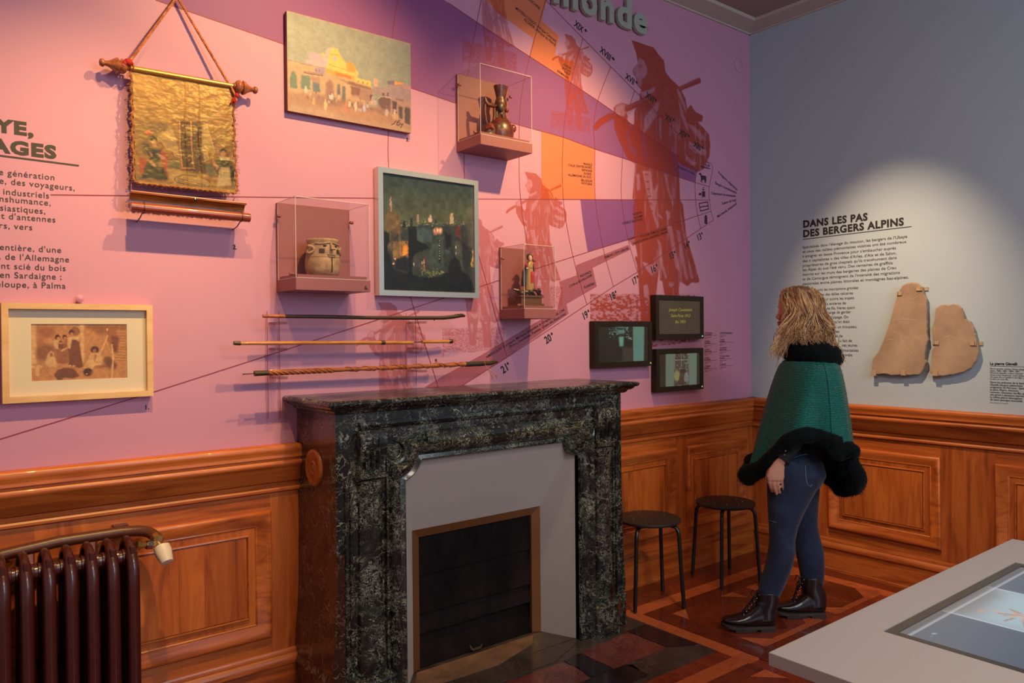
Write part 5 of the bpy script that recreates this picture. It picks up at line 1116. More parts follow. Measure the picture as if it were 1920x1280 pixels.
c3 = showcase(-2.073, -1.876, 1.496, 1.842, 'smallest wall showcase, holding the saint figurine')
mb = MB(TL); put_text(mb, '6.', (-2.885, 1.605), None, 0.032, 0.03, align='c', out=0.191); mb.build('case_number', M['black_text'], c1)

# face pot
M['clay'] = varied(lin((146, 108, 82)), lin((200, 160, 124)), 22, 0.75, 0.4, (1, 1, 1.4))
M['clay_dark'] = mat('dark painted clay', lin((66, 46, 32)), 0.8)
PC = (-3.027, -0.10, 1.656)
pot = empty('face_pot', PC, 'pale clay pot with a modelled human face, in the left showcase', 'pot')
mb = MB(); mb.lathe([(0.0, 0), (0.052, 0.0), (0.062, 0.008), (0.068, 0.03), (0.069, 0.055), (0.066, 0.076), (0.064, 0.088), (0.064, 0.10), (0.061, 0.122), (0.060, 0.130), (0.063, 0.137), (0.064, 0.142), (0.060, 0.146), (0.055, 0.143), (0.053, 0.12), (0.05, 0.05), (0, 0.02)], PC, 40)
mb.build('vessel', M['clay'], pot, smooth=True, angle=70)
def onpot(ang, z, r): a = math.radians(ang); return (PC[0] + r * math.cos(a), PC[1] + r * math.sin(a), PC[2] + z)
FA = -84
mb = MB(); mb.tube([onpot(FA, 0.128, .062), onpot(FA, 0.112, .070), onpot(FA, 0.100, .073)], [0.004, 0.006, 0.008], 8)
for s_ in (-1, 1): mb.tube([onpot(FA + s_ * t, 0.126 + 0.003 * math.cos(t / 12), 0.0625) for t in range(4, 60, 6)], 0.0028, 6)
mb.tube([onpot(FA + t, 0.082, 0.067) for t in range(-14, 15, 4)], 0.0032, 6); mb.tube([onpot(FA + t, 0.075, 0.068) for t in range(-12, 13, 4)], 0.0032, 6)
mb.tube([onpot(t, 0.074 + 0 * t, 0.0665) for t in range(-180, 1, 6)], 0.0012, 5)
mb.build('face_relief', M['clay'], pot, smooth=True)['kind'] = 'stuff'
for a_ in (FA - 78, FA + 78):
    mb = MB(); mb.tube([onpot(a_ + 18 * math.cos(t), 0.102 + 0.014 * math.sin(t), 0.064 + 0.010 * (1 - abs(math.cos(t)))) for t in np.linspace(0, 6.28, 14)], 0.0048, 7); mb.build('ear', M['clay'], pot, smooth=True)
mb = MB()
def patch(a0, a1, z0, z1, r=0.0695):
    n = 6; mb.add([onpot(a0 + (a1 - a0) * k / n, z0, r) for k in range(n + 1)] + [onpot(a0 + (a1 - a0) * k / n, z1, r - 0.001) for k in range(n + 1)], [(k, k + 1, n + 2 + k, n + 1 + k) for k in range(n)])
for s_ in (-1, 1):
    mb.ell(onpot(FA + s_ * 22, 0.116, 0.061), (0.008, 0.005, 0.0035), 10, 6); patch(FA + s_ * 24, FA + s_ * 42, 0.088, 0.104, 0.0665); mb.ell(onpot(FA + s_ * 5, 0.101, 0.078), (0.003, 0.002, 0.0025), 8, 5)
patch(FA - 2.2, FA + 2.2, 0.012, 0.070, 0.0698)
mb.tube([onpot(FA + t, 0.0785, 0.069) for t in range(-11, 12, 4)], 0.0018, 6)
mb.build('painted_marks', M['clay_dark'], pot, smooth=True)['kind'] = 'stuff'

# glazed figure jug
M['glaze'] = varied(lin((62, 26, 18)), lin((126, 62, 42)), 44, 0.34, 0.35, (1, 1, 1), 0.002, coat=0.12)
M['glaze_red'] = mat('dark red glaze', lin((120, 40, 28)), 0.18, coat=0.5)
M['glaze_green'] = varied(lin((60, 48, 30)), lin((104, 82, 52)), 40, 0.34, 0.35, coat=0.12)
JY = -0.098
JB = (-2.155, JY, 2.328)
jug = empty('figure_jug', JB, 'brown glazed jug modelled as a seated figure, in the highest showcase', 'jug')
zj = Z(6.095, 840, 100); CL[0] = 2.3273
def J(a, b, dy=0.0): q = zj((a, b)); return WL(q[0], q[1], JY + dy)
k_ = abs(J(100, 0)[0] - J(0, 0)[0]) / 100
b0 = J(590, 915); JZ = 2.328 - b0[2]
def J3(a, b, dy=0.0): p = J(a, b, dy); return (p[0], p[1], 2.3275 + (p[2] + JZ - 2.328) * 0.93)
cxb = J3(600, 800)
mb = MB(); c = J3(605, 700)
mb.lathe([(0, 0), (118 * k_, 0), (130 * k_, 30 * k_), (138 * k_, 80 * k_), (132 * k_, 140 * k_), (110 * k_, 190 * k_), (80 * k_, 225 * k_), (58 * k_, 255 * k_), (50 * k_, 300 * k_), (52 * k_, 330 * k_), (60 * k_, 360 * k_), (64 * k_, 400 * k_), (60 * k_, 430 * k_), (50 * k_, 452 * k_), (52 * k_, 470 * k_), (60 * k_, 500 * k_), (66 * k_, 530 * k_), (78 * k_, 580 * k_), (66 * k_, 580 * k_), (55 * k_, 520 * k_), (30 * k_, 300 * k_), (0, 280 * k_)], (c[0], JY, 2.3275), 32, 'z', 1.0, 0.8)
mb.ell(J3(480, 800), (75 * k_, 60 * k_, 95 * k_), 14, 10)
mb.v = [(x_, y_, 2.3275 + (z_ - 2.3275) * 0.93) for x_, y_, z_ in mb.v]; mb.build('vessel', M['glaze'], jug, smooth=True, angle=80)
mb = MB(); mb.tube([J3(*p) for p in [(420, 390), (425, 430), (450, 470), (520, 490), (555, 490)]], [14 * k_, 20 * k_, 24 * k_, 20 * k_, 14 * k_], 10); mb.tube([J3(*p) for p in [(420, 470), (420, 560), (430, 660), (445, 720), (490, 735), (520, 700), (530, 600), (530, 520)]], [16 * k_] * 8, 10); mb.build('handle', M['glaze'], jug, smooth=True)
mb = MB(); mb.ell(J3(745, 765, -0.01), (34 * k_, 26 * k_, 42 * k_), 12, 8); mb.tube([J3(690, 760), J3(740, 765, -0.01)], 20 * k_, 8)
for t in np.linspace(0, 5.6, 8): mb.ell((c[0] + 62 * k_ * math.cos(t), JY + 50 * k_ * math.sin(t), 2.3275 + 578 * k_ * 0.93), (9 * k_, 9 * k_, 12 * k_), 8, 5)
mb.ell(J3(672, 545, -0.02), (22 * k_, 16 * k_, 22 * k_), 10, 6); mb.tube([J3(530, 672, -0.02), J3(590, 655, -0.028), J3(650, 680, -0.026), J3(700, 730, -0.02)], 12 * k_, 6)
mb.tube([J3(430, 760, -0.02), J3(480, 745, -0.024), J3(520, 780, -0.03)], 14 * k_, 6)
mb.build_split('raised_ornament', M['glaze_red'], jug, smooth=True)
mb = MB(); mb.ell(J3(640, 770, -0.030), (62 * k_, 22 * k_, 70 * k_), 14, 10); mb.ell(J3(480, 850, -0.02), (62 * k_, 34 * k_, 46 * k_), 12, 8)
mb.ell(J3(612, 500, -0.026), (36 * k_, 20 * k_, 44 * k_), 12, 8)
mb.tube([J3(560, 560, -0.028), J3(556, 640, -0.03)], 10 * k_, 6); mb.tube([J3(630, 560, -0.03), J3(632, 640, -0.03)], 10 * k_, 6)
mb.build_split('glazed_panel', M['glaze_green'], jug, smooth=True)

CL[0] = 1.5563
# saint figurine on a stepped base
SY = -0.10; zs = Z(7.529, 920, 440)
def S(a, b, dy=0.0): q = zs((a, b)); return WL(q[0], q[1], SY + dy)
ks = abs(S(100, 500)[0] - S(0, 500)[0]) / 100
M['gild'] = mat('worn gilding', lin((196, 150, 96)), 0.4, metal=0.3); M['robe_red'] = mat('red painted robe', lin((176, 40, 36)), 0.5); M['robe_blue'] = mat('blue black painted cloak', lin((36, 38, 52)), 0.5); M['flesh_p'] = mat('painted flesh', lin((222, 176, 140)), 0.5); M['dark_wood'] = mat('dark carved wood', lin((60, 40, 28)), 0.4); M['base_wood'] = mat('brown carved base', lin((104, 66, 42)), 0.45)
z_pl = 1.556
ds = z_pl - S(560, 975)[2]
def S3(a, b, dy=0.0): p = S(a, b, dy); return (p[0] - 0.010, p[1], p[2] + ds)
sb = S3(560, 975)
st = empty('saint_figurine', (sb[0], SY, z_pl), 'small painted wooden saint in red and blue robes, in the smallest showcase', 'figurine')
mb = MB(TL); x = sb[0]
for w, zz0, zz1, d in ((182, 975, 935, 70), (156, 935, 850, 56), (178, 850, 822, 68)):
    mb.box((x - w * ks, -SY - d * ks, S3(560, zz0)[2]), (x + w * ks, -SY + d * ks, S3(560, zz1)[2]))
mb.build('stepped_base', M['base_wood'], st, bevel=0.001)
mb = MB()
for p, q, r_ in (((350, 735), (470, 815), 14), ((480, 770), (600, 820), 16), ((600, 730), (740, 830), 16), ((400, 820), (430, 740), 12), ((560, 760), (640, 820), 18), ((700, 740), (700, 810), 22)): mb.tube([S3(*p), S3((p[0] + q[0]) / 2, (p[1] + q[1]) / 2 - 25, -.01), S3(*q)], r_ * ks, 7)
mb.ell(S3(700, 765, -0.005), (36 * ks, 24 * ks, 30 * ks), 10, 7); mb.ell(S3(480, 790), (60 * ks, 30 * ks, 36 * ks), 10, 7)
mb.build('carved_dragon', M['dark_wood'], st, smooth=True)['kind'] = 'stuff'
def Srings(pts, sy=0.6): # (cx, cy, rx)
    rs = []
    for cx_, cy_, r_ in pts: p = S3(cx_, cy_); rs.append([(p[0] + r_ * ks * math.cos(t), SY + r_ * ks * sy * math.sin(t) * (1 + 0.15 * math.sin(5 * t)), p[2]) for t in np.linspace(0, 2 * math.pi, 18)[:-1]])
    return rs
mb = MB(); mb.rings(Srings([(565, 745, 50), (572, 700, 62), (575, 600, 58), (575, 500, 48), (575, 420, 44), (580, 360, 40), (582, 335, 20)])); mb.build('gilded_robe', M['gild'], st, smooth=True)
mb = MB()
rs = []
for cx_, cy_, r_ in [(552, 690, 92), (555, 620, 92), (560, 520, 86), (568, 440, 76), (575, 380, 62), (580, 345, 40)]:
    p = S3(cx_, cy_); rs.append([(p[0] + r_ * ks * math.cos(t), SY + 0.004 + r_ * ks * 0.55 * math.sin(t), p[2]) for t in np.linspace(math.radians(-52), math.radians(232), 22)])
mb.rings(rs, False, False); rs2 = [[(x_[0] * 0.97 + 0.03 * S3(565, 500)[0], x_[1] * .95 + .05 * SY, x_[2]) for x_ in r_] for r_ in rs]; mb.rings(rs2, False, False); mb.build('cloak', M['robe_blue'], st, smooth=True)
mb = MB(); mb.rings(Srings([(585, 650, 40), (590, 560, 44), (590, 490, 36), (590, 470, 16)], .95)); mb.ell(S3(515, 385, -0.012), (22 * ks, 18 * ks, 34 * ks), 8, 6); mb.build('red_panel', M['robe_red'], st, smooth=True)
mb = MB(); mb.ell(S3(580, 298, -0.004), (24 * ks, 24 * ks, 36 * ks), 12, 8); mb.ell(S3(540, 440, -0.022), (16 * ks, 12 * ks, 12 * ks), 8, 5); mb.ell(S3(580, 325, -.012), (8 * ks, 8 * ks, 8 * ks), 6, 5); mb.build('face_and_hands', M['flesh_p'], st, smooth=True)['kind'] = 'stuff'
mb = MB(); mb.ell(S3(572, 285, 0.006), (42 * ks, 26 * ks, 42 * ks), 12, 8); 
for a_ in np.linspace(0.2, 2.94, 7): mb.tube([S3(575 + 30 * math.cos(a_), 278 - 26 * math.sin(a_)), S3(575 + 54 * math.cos(a_), 272 - 50 * math.sin(a_))], [7 * ks, 3 * ks], 6)
mb.tube([S3(500, 700), S3(470, 620), S3(468, 470)], 4 * ks, 5)
mb.build('hair_and_crown', M['dark_wood'], st, smooth=True)['kind'] = 'stuff'

CL[0] = -9.0
# ------------------------------------------------------------------ walking sticks on clear brackets
ZS = Z(3.2, 400, 540)
YS = -0.105
def SP(a, b): q = ZS((a, b)); return WL(q[0], q[1], YS)
M['stick_dark'] = varied(lin((40, 24, 18)), lin((74, 44, 30)), 30, 0.4, 0.4, (1, 8, 8), coat=0.2)
M['stick_cane'] = varied(lin((168, 92, 34)), lin((212, 138, 66)), 12, 0.35, 0.2, (1, 8, 8), coat=0.3)
M['stick_carved'] = varied(lin((128, 58, 24)), lin((186, 100, 48)), 26, 0.4, 0.6, (1, 1, 1), 0.003, coat=0.2)
M['ferrule'] = mat('dark bronze ferrule', lin((84, 68, 44)), 0.35, metal=0.6)
M['leather'] = mat('dark leather grip', lin((48, 32, 22)), 0.6)
def rj(a): return R.uniform(-a, a)
px = abs(SP(100, 300)[0] - SP(0, 300)[0]) / 100
s1_ = empty('walking_stick', (float(SP(900, 170)[0]), YS, float(SP(900, 170)[2])), 'dark walking stick with a slightly curved knob, highest of the three', 'stick', 'walking sticks above the mantelpiece')
mb = MB(); mb.tube([SP(*p) for p in [(425, 169), (700, 172), (900, 177), (1200, 179), (1380, 178), (1440, 172), (1490, 163), (1508, 167)]], [12 * px, 13 * px, 13 * px, 14 * px, 14.5 * px, 15 * px, 15 * px, 9 * px], 14); mb.build('shaft', M['stick_dark'], s1_, smooth=True)
for a_ in ((1320, 190), (1455, 158), (1465, 157)): pass
mb = MB(); mb.tube([SP(297, 168), SP(430, 169)], [10.5 * px, 12.5 * px], 14); mb.build('ferrule', M['stick_carved'], s1_, smooth=True)
mb = MB(); [mb.ell(SP(*p), (0.003, 0.003, 0.003), 6, 4) for p in ((1325, 192), (1452, 158), (1466, 156))]; mb.build_split('stud', M['ferrule'], s1_)
s2_ = empty('walking_stick', (float(SP(700, 328)[0]), YS, float(SP(700, 328)[2])), 'yellow cane sword stick with its handle slightly drawn out, middle of the three', 'stick', 'walking sticks above the mantelpiece')
mb = MB()
pp = [(160, 331), (300, 330), (304, 330), (450, 329), (650, 328), (865, 327), (870, 327), (1000, 327), (1198, 327)]
mb.tube([SP(*p) for p in pp], [11 * px, 12 * px, 12.8 * px, 12.5 * px, 13 * px, 13.5 * px, 14.5 * px, 13.5 * px, 13 * px], 14); mb.build('shaft', M['stick_cane'], s2_, smooth=True)
mb = MB(); mb.tube([SP(1252, 322), SP(1395, 320), SP(1412, 320)], [12 * px, 13 * px, 14 * px], 14); mb.build('handle', M['stick_cane'], s2_, smooth=True)
mb = MB(); mb.tube([SP(122, 330), SP(162, 331)], [12.5 * px, 13.5 * px], 14); mb.tube([SP(1410, 320), SP(1424, 319), SP(1434, 319)], [13 * px, 18 * px, 15 * px], 14); mb.tube([SP(1005, 327), SP(1028, 327)], 15.5 * px, 14); mb.build_split('ferrule', M['ferrule'], s2_, smooth=True, angle=50)
mb = MB(); mb.tube([SP(1195, 325), SP(1256, 323)], 3.5 * px, 8); mb.build('blade', M['ferrule'], s2_)
s3_ = empty('walking_stick', (float(SP(900, 480)[0]), YS, float(SP(900, 480)[2])), 'carved reddish stick with a spiral wrap and cord tassel, lowest of the three', 'stick', 'walking sticks above the mantelpiece')
def c3p(a): return SP(a, 512 - (a - 245) * 0.0435)
mb = MB(); mb.tube([c3p(a) for a in np.linspace(330, 1520, 60)], [(15 + 2.5 * math.sin(k * 1.3) * (k > 22)) * px for k in range(60)], 14); mb.build('shaft', M['stick_carved'], s3_, smooth=True)
mb = MB()
def spiral(a0, a1, turns, ph, r_, w):
    pts = []
    for k in range(int(turns * 14)):
        t = k / (turns * 14 - 1); p = np.array(c3p(a0 + (a1 - a0) * t)); an = ph + t * turns * 6.283
        pts.append((p[0], p[1] + r_ * px * math.cos(an), p[2] + r_ * px * math.sin(an)))
    mb.tube(pts, w * px, 6)
for j in range(6): spiral(330, 720, 2.0, j * 1.047, 15.5, 4.2)
spiral(780, 1520, 7, 0, 16.5, 4.0); spiral(960, 1500, 4, 2, 16.5, 3.2)
mb.build('carved_spiral', M['stick_carved'], s3_, smooth=True)
mb = MB(); mb.tube([c3p(246), c3p(332)], [18 * px, 15.5 * px], 14); mb.build('ferrule', M['ferrule'], s3_, smooth=True)
mb = MB(); mb.tube([SP(178, 517), SP(182, 516), SP(250, 512)], [6 * px, 3.5 * px, 3 * px], 8); mb.build('spike', M['ferrule'], s3_)
mb = MB(); mb.tube([c3p(1512), c3p(1620)], [19 * px, 19 * px], 14); mb.build('grip', M['leather'], s3_, smooth=True)
mb = MB(); mb.tube([c3p(1600), c3p(1660), SP(1690, 443), SP(1704, 443)], [17 * px, 17 * px, 13 * px, 8 * px], 14); mb.build('pommel', M['ferrule'], s3_, smooth=True)
mb = MB(); g_ = lambda a, b: tuple(SP(a, b) + np.array([0, -0.02, 0]))
mb.tube([g_(1610, 440), g_(1625, 478), g_(1645, 510), g_(1660, 535)], 2.2 * px, 5); mb.tube([g_(1625, 478), g_(1650, 500), g_(1675, 518)], 2.2 * px, 5)
for q in ((1658, 533), (1676, 520)):
    for k in range(5): mb.tube([g_(*q), g_(q[0] + rj(14), q[1] + 8 + rj(10))], 2 * px, 4)
mb.build('cord_tassel', M['cord'], s3_)
for u_a, yb in ((415, 860), (1255, 620)):
    p = SP(u_a, 330); ex = empty('stick_bracket', (p[0], 0, 1.25), 'clear rod bracket with small pads carrying the %s ends of the walking sticks' % ('left' if u_a < 800 else 'right'), 'bracket')
    mb = MB()
    for du in (-0.024, 0.024): mb.tube([(p[0] + du, -0.012, 1.52), (p[0] + du, -0.012, 1.10 if u_a < 800 else 1.2)], 0.0011, 6)
    mb.build('rod', M['line_red'], ex)
    for zz in (SP(u_a, 176)[2], SP(u_a, 333)[2], c3p(u_a)[2]):
        mb = MB(TL); mb.box((p[0] - 0.014, 0.0, zz - 0.026), (p[0] + 0.014, 0.118, zz - 0.0165)); mb.build('clear_pad', M['acrylic_bracket'], ex)

# ------------------------------------------------------------------ fireplace
fp = empty('marble_fireplace', (-2.35, -0.2, 0), 'dark veined marble fireplace with deep shelf and grey splays', 'fireplace')
XL, XR, YF, ZT_ = -3.10, -1.605, 0.352, 1.135
OL, OR_, OZ, RC = -2.811, -1.893, 0.930, 0.075
ACX, ACZ, AR = OL - 0.050, OZ + 0.050, 0.134
def opening(o, n=10, full=True):
    r = AR - o; p = [(OL - o, 0.0)]
    a0 = -math.acos(max(-1, min(1, (OL - o - ACX) / r))); a1 = math.asin(max(-1, min(1, (OZ + o - ACZ) / r)))
    for k in range(n + 1): a = a0 + (a1 - a0) * k / n; p.append((ACX + r * math.cos(a), ACZ + r * math.sin(a)))
    return p + [(OL + OR_ - x, z) for x, z in p[::-1]]
mb = MB(TL); op = opening(0.0)
mb.prism([(XL, 0), (XL, ZT_), (XR, ZT_), (XR, 0)] + op[::-1], 0.30, YF, lambda a, b, d: (a, d, b)); mb.build('surround', M['marble'], fp)
for a, b, m_ in ((XL, XL + 0.03, 'marble_side_bounce'), (XR - 0.03, XR, 'marble_side_bounce')):
    mb = MB(TL); mb.box((a, 0.002, 0), (b, 0.30, ZT_)); mb.build('side_panel', M[m_], fp)
mb = MB(TL); offs = [(0.0, 0.30), (0.0, YF + 0.004), (0.008, YF + 0.012), (0.018, YF + 0.006), (0.022, YF + 0.004), (0.032, YF + 0.022), (0.048, YF + 0.040), (0.064, YF + 0.044), (0.074, YF + 0.036), (0.079, YF + 0.016), (0.086, YF + 0.022), (0.094, YF + 0.018), (0.098, YF)]
rs = [[(x, d, z) for x, z in opening(o, 8, True)] for o, d in offs]
mb.rings(rs, False, False); mb.build('opening_moulding', M['marble'], fp, smooth=True, angle=50)
# shelf with moulded edge
mb = MB(); ex0, ex1, ey = -3.158, -1.545, -0.42
rs = [[(ex0 + i, -0.002, z), (ex0 + i, ey + i, z), (ex1 - i, ey + i, z), (ex1 - i, -0.002, z)] for i, z in [(0.016, 1.188), (0.006, 1.187), (0.0, 1.182), (0.0, 1.174), (0.006, 1.167), (0.016, 1.165), (0.018, 1.160), (0.028, 1.152), (0.040, 1.148), (0.044, 1.140), (0.052, 1.135)]]
mb.rings(rs); mb.build('shelf', M['marble'], fp, smooth=True, angle=35)
# frieze mouldings
mb = MB(TL); mb.run(XL + 0.09, XR - 0.09, [(YF, 1.10), (YF + 0.012, 1.10), (YF + 0.016, 1.088), (YF + 0.010, 1.080), (YF + 0.004, 1.072), (YF, 1.07)]); mb.build('frieze_moulding', M['marble'], fp, smooth=True)
mb = MB(TL); mb.run(-2.72, -1.98, [(YF, 1.045), (YF + 0.010, 1.042), (YF + 0.022, 1.02), (YF + 0.026, 1.005), (YF + 0.018, 0.998), (YF, 0.998)]); mb.build('frieze_moulding', M['marble'], fp, smooth=True)
# pilasters, consoles and plinths
for cx_, sgn in ((-2.965, -1), (-1.742, 1)):
    mb = MB(TL); rs = []
    for z, w, d in [(0.155, 0.062, 0.036), (0.20, 0.060, 0.040), (0.30, 0.056, 0.034), (0.45, 0.052, 0.026), (0.65, 0.050, 0.022), (0.80, 0.052, 0.026), (0.86, 0.056, 0.034), (0.885, 0.060, 0.040)]:
        rs.append([(cx_ + w * math.cos(t), YF - 0.004 + d * 1.5 * math.sin(t) * (1.0 if abs(math.sin(t)) > 0.02 else 0), z) for t in np.linspace(0, math.pi, 13)])
    mb.rings(rs, True, True); mb.build('pilaster', M['marble'], fp, smooth=True, angle=60)
    for du in (-0.078, 0.078, 0.098 * sgn):
        mb = MB(TL); mb.box((cx_ + du - 0.006, YF - 0.002, 0.16), (cx_ + du + 0.006, YF + 0.008, 0.88)); mb.build('fillet', M['marble'], fp, bevel=0.002)
    mb = MB(TL); rs = []
    for z, e_ in [(0.0, 0.0), (0.135, 0.0), (0.143, 0.004), (0.150, 0.0), (0.158, -0.010)]:
        w = 0.092 + e_ * 1.6; rs.append([(cx_ - w, YF - 0.05, z)] + [(cx_ + w * math.cos(t), YF + 0.012 + (0.050 + e_) * math.sin(t) ** 0.7 if math.sin(t) > 0.01 else YF + 0.012, z) for t in np.linspace(math.pi, 0, 13)] + [(cx_ + w, YF - 0.05, z)])
    mb.rings(rs); mb.build('plinth_block', M['marble'], fp, smooth=True, angle=40)
    # flared foot on the outer side
    xo = XL if sgn < 0 else XR
    mb = MB(TL)
    out_ = [(0.002, 0.62), (0.004, 0.45), (0.010, 0.34), (0.018, 0.26), (0.022, 0.20), (0.016, 0.165), (0.026, 0.150), (0.030, 0.140), (0.022, 0.130), (0.026, 0.0)]
    rs = [[(xo + sgn * (-0.04), d, 0.0 + z), (xo + sgn * o, d, z), (xo + sgn * o, 0.002 if False else d - 0.0, z)] for o, z in out_ for d in (0,)][:0]
    prof = [(xo - sgn * 0.03, 0.62)] + [(xo + sgn * o, z) for o, z in out_] + [(xo - sgn * 0.03, 0.0)]
    mb.prism(prof, 0.20 if sgn > 0 else 0.004, YF + 0.003, lambda a, b, d: (a, d, b)); mb.build('flared_foot', M['marble'] if sgn > 0 else M['marble_side_bounce'], fp)
    # console volute block
    mb = MB(TL)
    pr = [(YF - 0.01, 1.07), (YF + 0.030, 1.07), (YF + 0.040, 1.05), (YF + 0.042, 1.01), (YF + 0.034, 0.97), (YF + 0.022, 0.94), (YF + 0.024, 0.915), (YF + 0.036, 0.905), (YF + 0.036, 0.892), (YF + 0.02, 0.885), (YF - 0.01, 0.885)]
    mb.rings([[(cx_ + u, d, z) for d, z in pr] for u in (-0.055, 0.055)]); mb.build('console', M['marble'], fp, smooth=True, angle=40)
    for k in range(3):
        mb = MB(TL); mb.box((cx_ - 0.034 + k * 0.024, YF + 0.02, 0.93), (cx_ - 0.022 + k * 0.024, YF + 0.045, 1.045)); mb.build('reed', M['marble'], fp, bevel=0.004)
for s_ in (1, -1):
    for rr_, w_ in ((0.048, 0.006), (0.030, 0.004)):
        mb = MB(TL); q_ = [(ACX + (AR + rr_) * 0 + (AR - 0.082 - 0.0) * 0, 0, 0)]
        pts = [((ACX + rr_ * math.cos(a_)) if s_ > 0 else (OL + OR_ - ACX - rr_ * math.cos(a_)), YF + 0.002, ACZ + rr_ * math.sin(a_)) for a_ in np.linspace(-2.3, 0.75, 14)]
        mb.tube(pts, w_, 8); mb.build('corner_scroll', M['marble'], fp, smooth=True)
mb = MB(); 
M['rosette'] = varied(lin((142, 70, 26)), lin((184, 100, 42)), 30, 0.4, 0.4)
mb.lathe([(0, 0.010), (0.008, 0.011), (0.012, 0.007), (0.018, 0.007), (0.022, 0.010), (0.026, 0.006), (0.034, 0.005), (0.040, 0.009), (0.046, 0.007), (0.054, 0.010), (0.064, 0.011), (0.070, 0.008), (0.072, 0.0), (0, 0)][::-1] and [(r_, -h) for r_, h in [(0, 0.010), (0.008, 0.011), (0.012, 0.007), (0.018, 0.007), (0.022, 0.010), (0.026, 0.006), (0.034, 0.005), (0.040, 0.009), (0.046, 0.007), (0.054, 0.010), (0.064, 0.011), (0.070, 0.008), (0.072, 0.0)]], (XL - 0.0, -0.167, 0.918), 32, 'x')
o = mb.build('rosette', M['rosette'], fp, smooth=True, angle=60); o['label'] = 'round brown rosette on the left side'
# splays, brass frame and iron curtain
BL, BR, BZ, BY = -2.668, -1.966, 0.603, 0.160
for pts in ([(OL, 0.33, 0.004), (BL, BY, 0.004), (BL, BY, BZ), (OL, 0.33, OZ)], [(OR_, 0.33, 0.004), (BR, BY, 0.004), (BR, BY, BZ), (OR_, 0.33, OZ)], [(OL, 0.33, OZ), (BL, BY, BZ), (BR, BY, BZ), (OR_, 0.33, OZ)]):
    mb = MB(TL); nrm = np.array([0, -0.006, 0.0]); q = [tuple(np.array(p) + nrm) for p in pts]; mb.add(list(pts) + q, [(0, 1, 2, 3), (7, 6, 5, 4), (0, 4, 5, 1), (1, 5, 6, 2), (2, 6, 7, 3), (3, 7, 4, 0)]); mb.build('splay', M['splay'], fp)
for pts in ([(BL, .004), (BL, BZ), (BL + 0.040, BZ - 0.038), (BL + 0.040, .004)], [(BR, .004), (BR, BZ), (BR - 0.040, BZ - 0.038), (BR - 0.040, .004)], [(BL, BZ), (BR, BZ), (BR - 0.040, BZ - 0.038), (BL + 0.040, BZ - 0.038)]):
    mb = MB(TL); n = len(pts); d0 = [BY + 0.004, BY + 0.004, BY - 0.014, BY - 0.014]
    mb.add([(p[0], d, p[1]) for p, d in zip(pts, d0 if pts[2][0] != 0 else d0)] + [(p[0], BY - 0.03, p[1]) for p in pts], [(0, 1, 2, 3), (7, 6, 5, 4), (0, 4, 5, 1), (1, 5, 6, 2), (2, 6, 7, 3), (3, 7, 4, 0)]); mb.build('brass_frame', M['brass'], fp)
zs_ = [0.57, 0.40, 0.235, 0.15, 0.006]
for k in range(4):
    mb = MB(TL); za, zb2 = zs_[k], zs_[k + 1]; mb.prism([(0.128 - 0.006 * k, za), (0.140, zb2), (0.132, zb2), (0.118 - 0.006 * k, za)], BL + 0.03, BR - 0.03, lambda a, b, d: (d, a, b)); mb.build('iron_plate', M['soot'], fp)
mb = MB(TL); mb.box((BL - 0.14, 0.05, 0.0), (BR + 0.1, 0.10, 0.9)); mb.build('firebox_back', M['soot'], fp)
mb = MB(); c = FL(895, 1218); mb.tube([(c[0] - 0.035, c[1] - 0.01, 0.012), (c[0] - 0.04, c[1] + 0.005, 0.03), (c[0] + 0.0, c[1] + 0.015, 0.034), (c[0] + 0.035, c[1] + 0.01, 0.022), (c[0] + 0.01, c[1] - 0.01, 0.012), (c[0] - 0.035, c[1] - 0.01, 0.012)], 0.006, 7); mb.build('pull_handle', M['hearth'], fp, smooth=True)

# ------------------------------------------------------------------ radiator
rad = empty('cast_iron_radiator', (-3.95, -0.15, 0), 'dark red brown cast iron radiator with upright columns at the left edge', 'radiator')
def section_mesh(x):
    mb = MB(); RX = 0.0165
    def col(y): mb_path = [(x, y, 0.12), (x, y, 0.40), (x, y, 0.70)]; mb.tube(mb_path, 0.019, 12, True, 0, 1.0)
    rs = []
    yf, yb = -0.235, -0.095
    loop = [(yf, 0.13), (yf, 0.35), (yf, 0.62), (yf + 0.004, 0.675), (yf + 0.018, 0.712), (yf + 0.04, 0.735), (-0.165, 0.752), (yb - 0.035, 0.752), (yb - 0.012, 0.735), (yb, 0.70), (yb, 0.62), (yb, 0.35), (yb, 0.13)]
    mb.tube([(x, y, z) for y, z in loop], [0.019] * 3 + [0.019, 0.018, 0.015, 0.012, 0.012, 0.015, 0.018] + [0.019] * 3, 12)
    mb.tube([(x, -0.165, 0.09), (x, -0.165, 0.70)], 0.019, 12)
    mb.tube([(x, yf, 0.13), (x, yf + 0.01, 0.095), (x, -0.165, 0.085), (x, yb - 0.01, 0.095), (x, yb, 0.13)], 0.019, 12)
    mb.box((x - 0.006, yf + 0.005, 0.64), (x + 0.006, yb - 0.005, 0.745))
    return mb
base = None
for k in range(9):
    x = -3.752 - 0.0585 * k
    if base is None: base = section_mesh(x).build('radiator_section', M['radiator'], rad, smooth=True, angle=60)
    else:
        o = base.copy(); C.objects.link(o); o.parent = rad; o.location = (-0.0585 * k, 0, 0)
    if k:
        for zz in (0.705, 0.12):
            mb = MB(); mb.lathe([(0.021, -0.034), (0.026, -0.022), (0.027, -0.006), (0.022, -0.004), (0.022, 0.004), (0.027, 0.006), (0.026, 0.022), (0.021, 0.034)], (x + 0.029, -0.18, zz), 16, 'x'); mb.build('hub', M['radiator'], rad, smooth=True, angle=60)
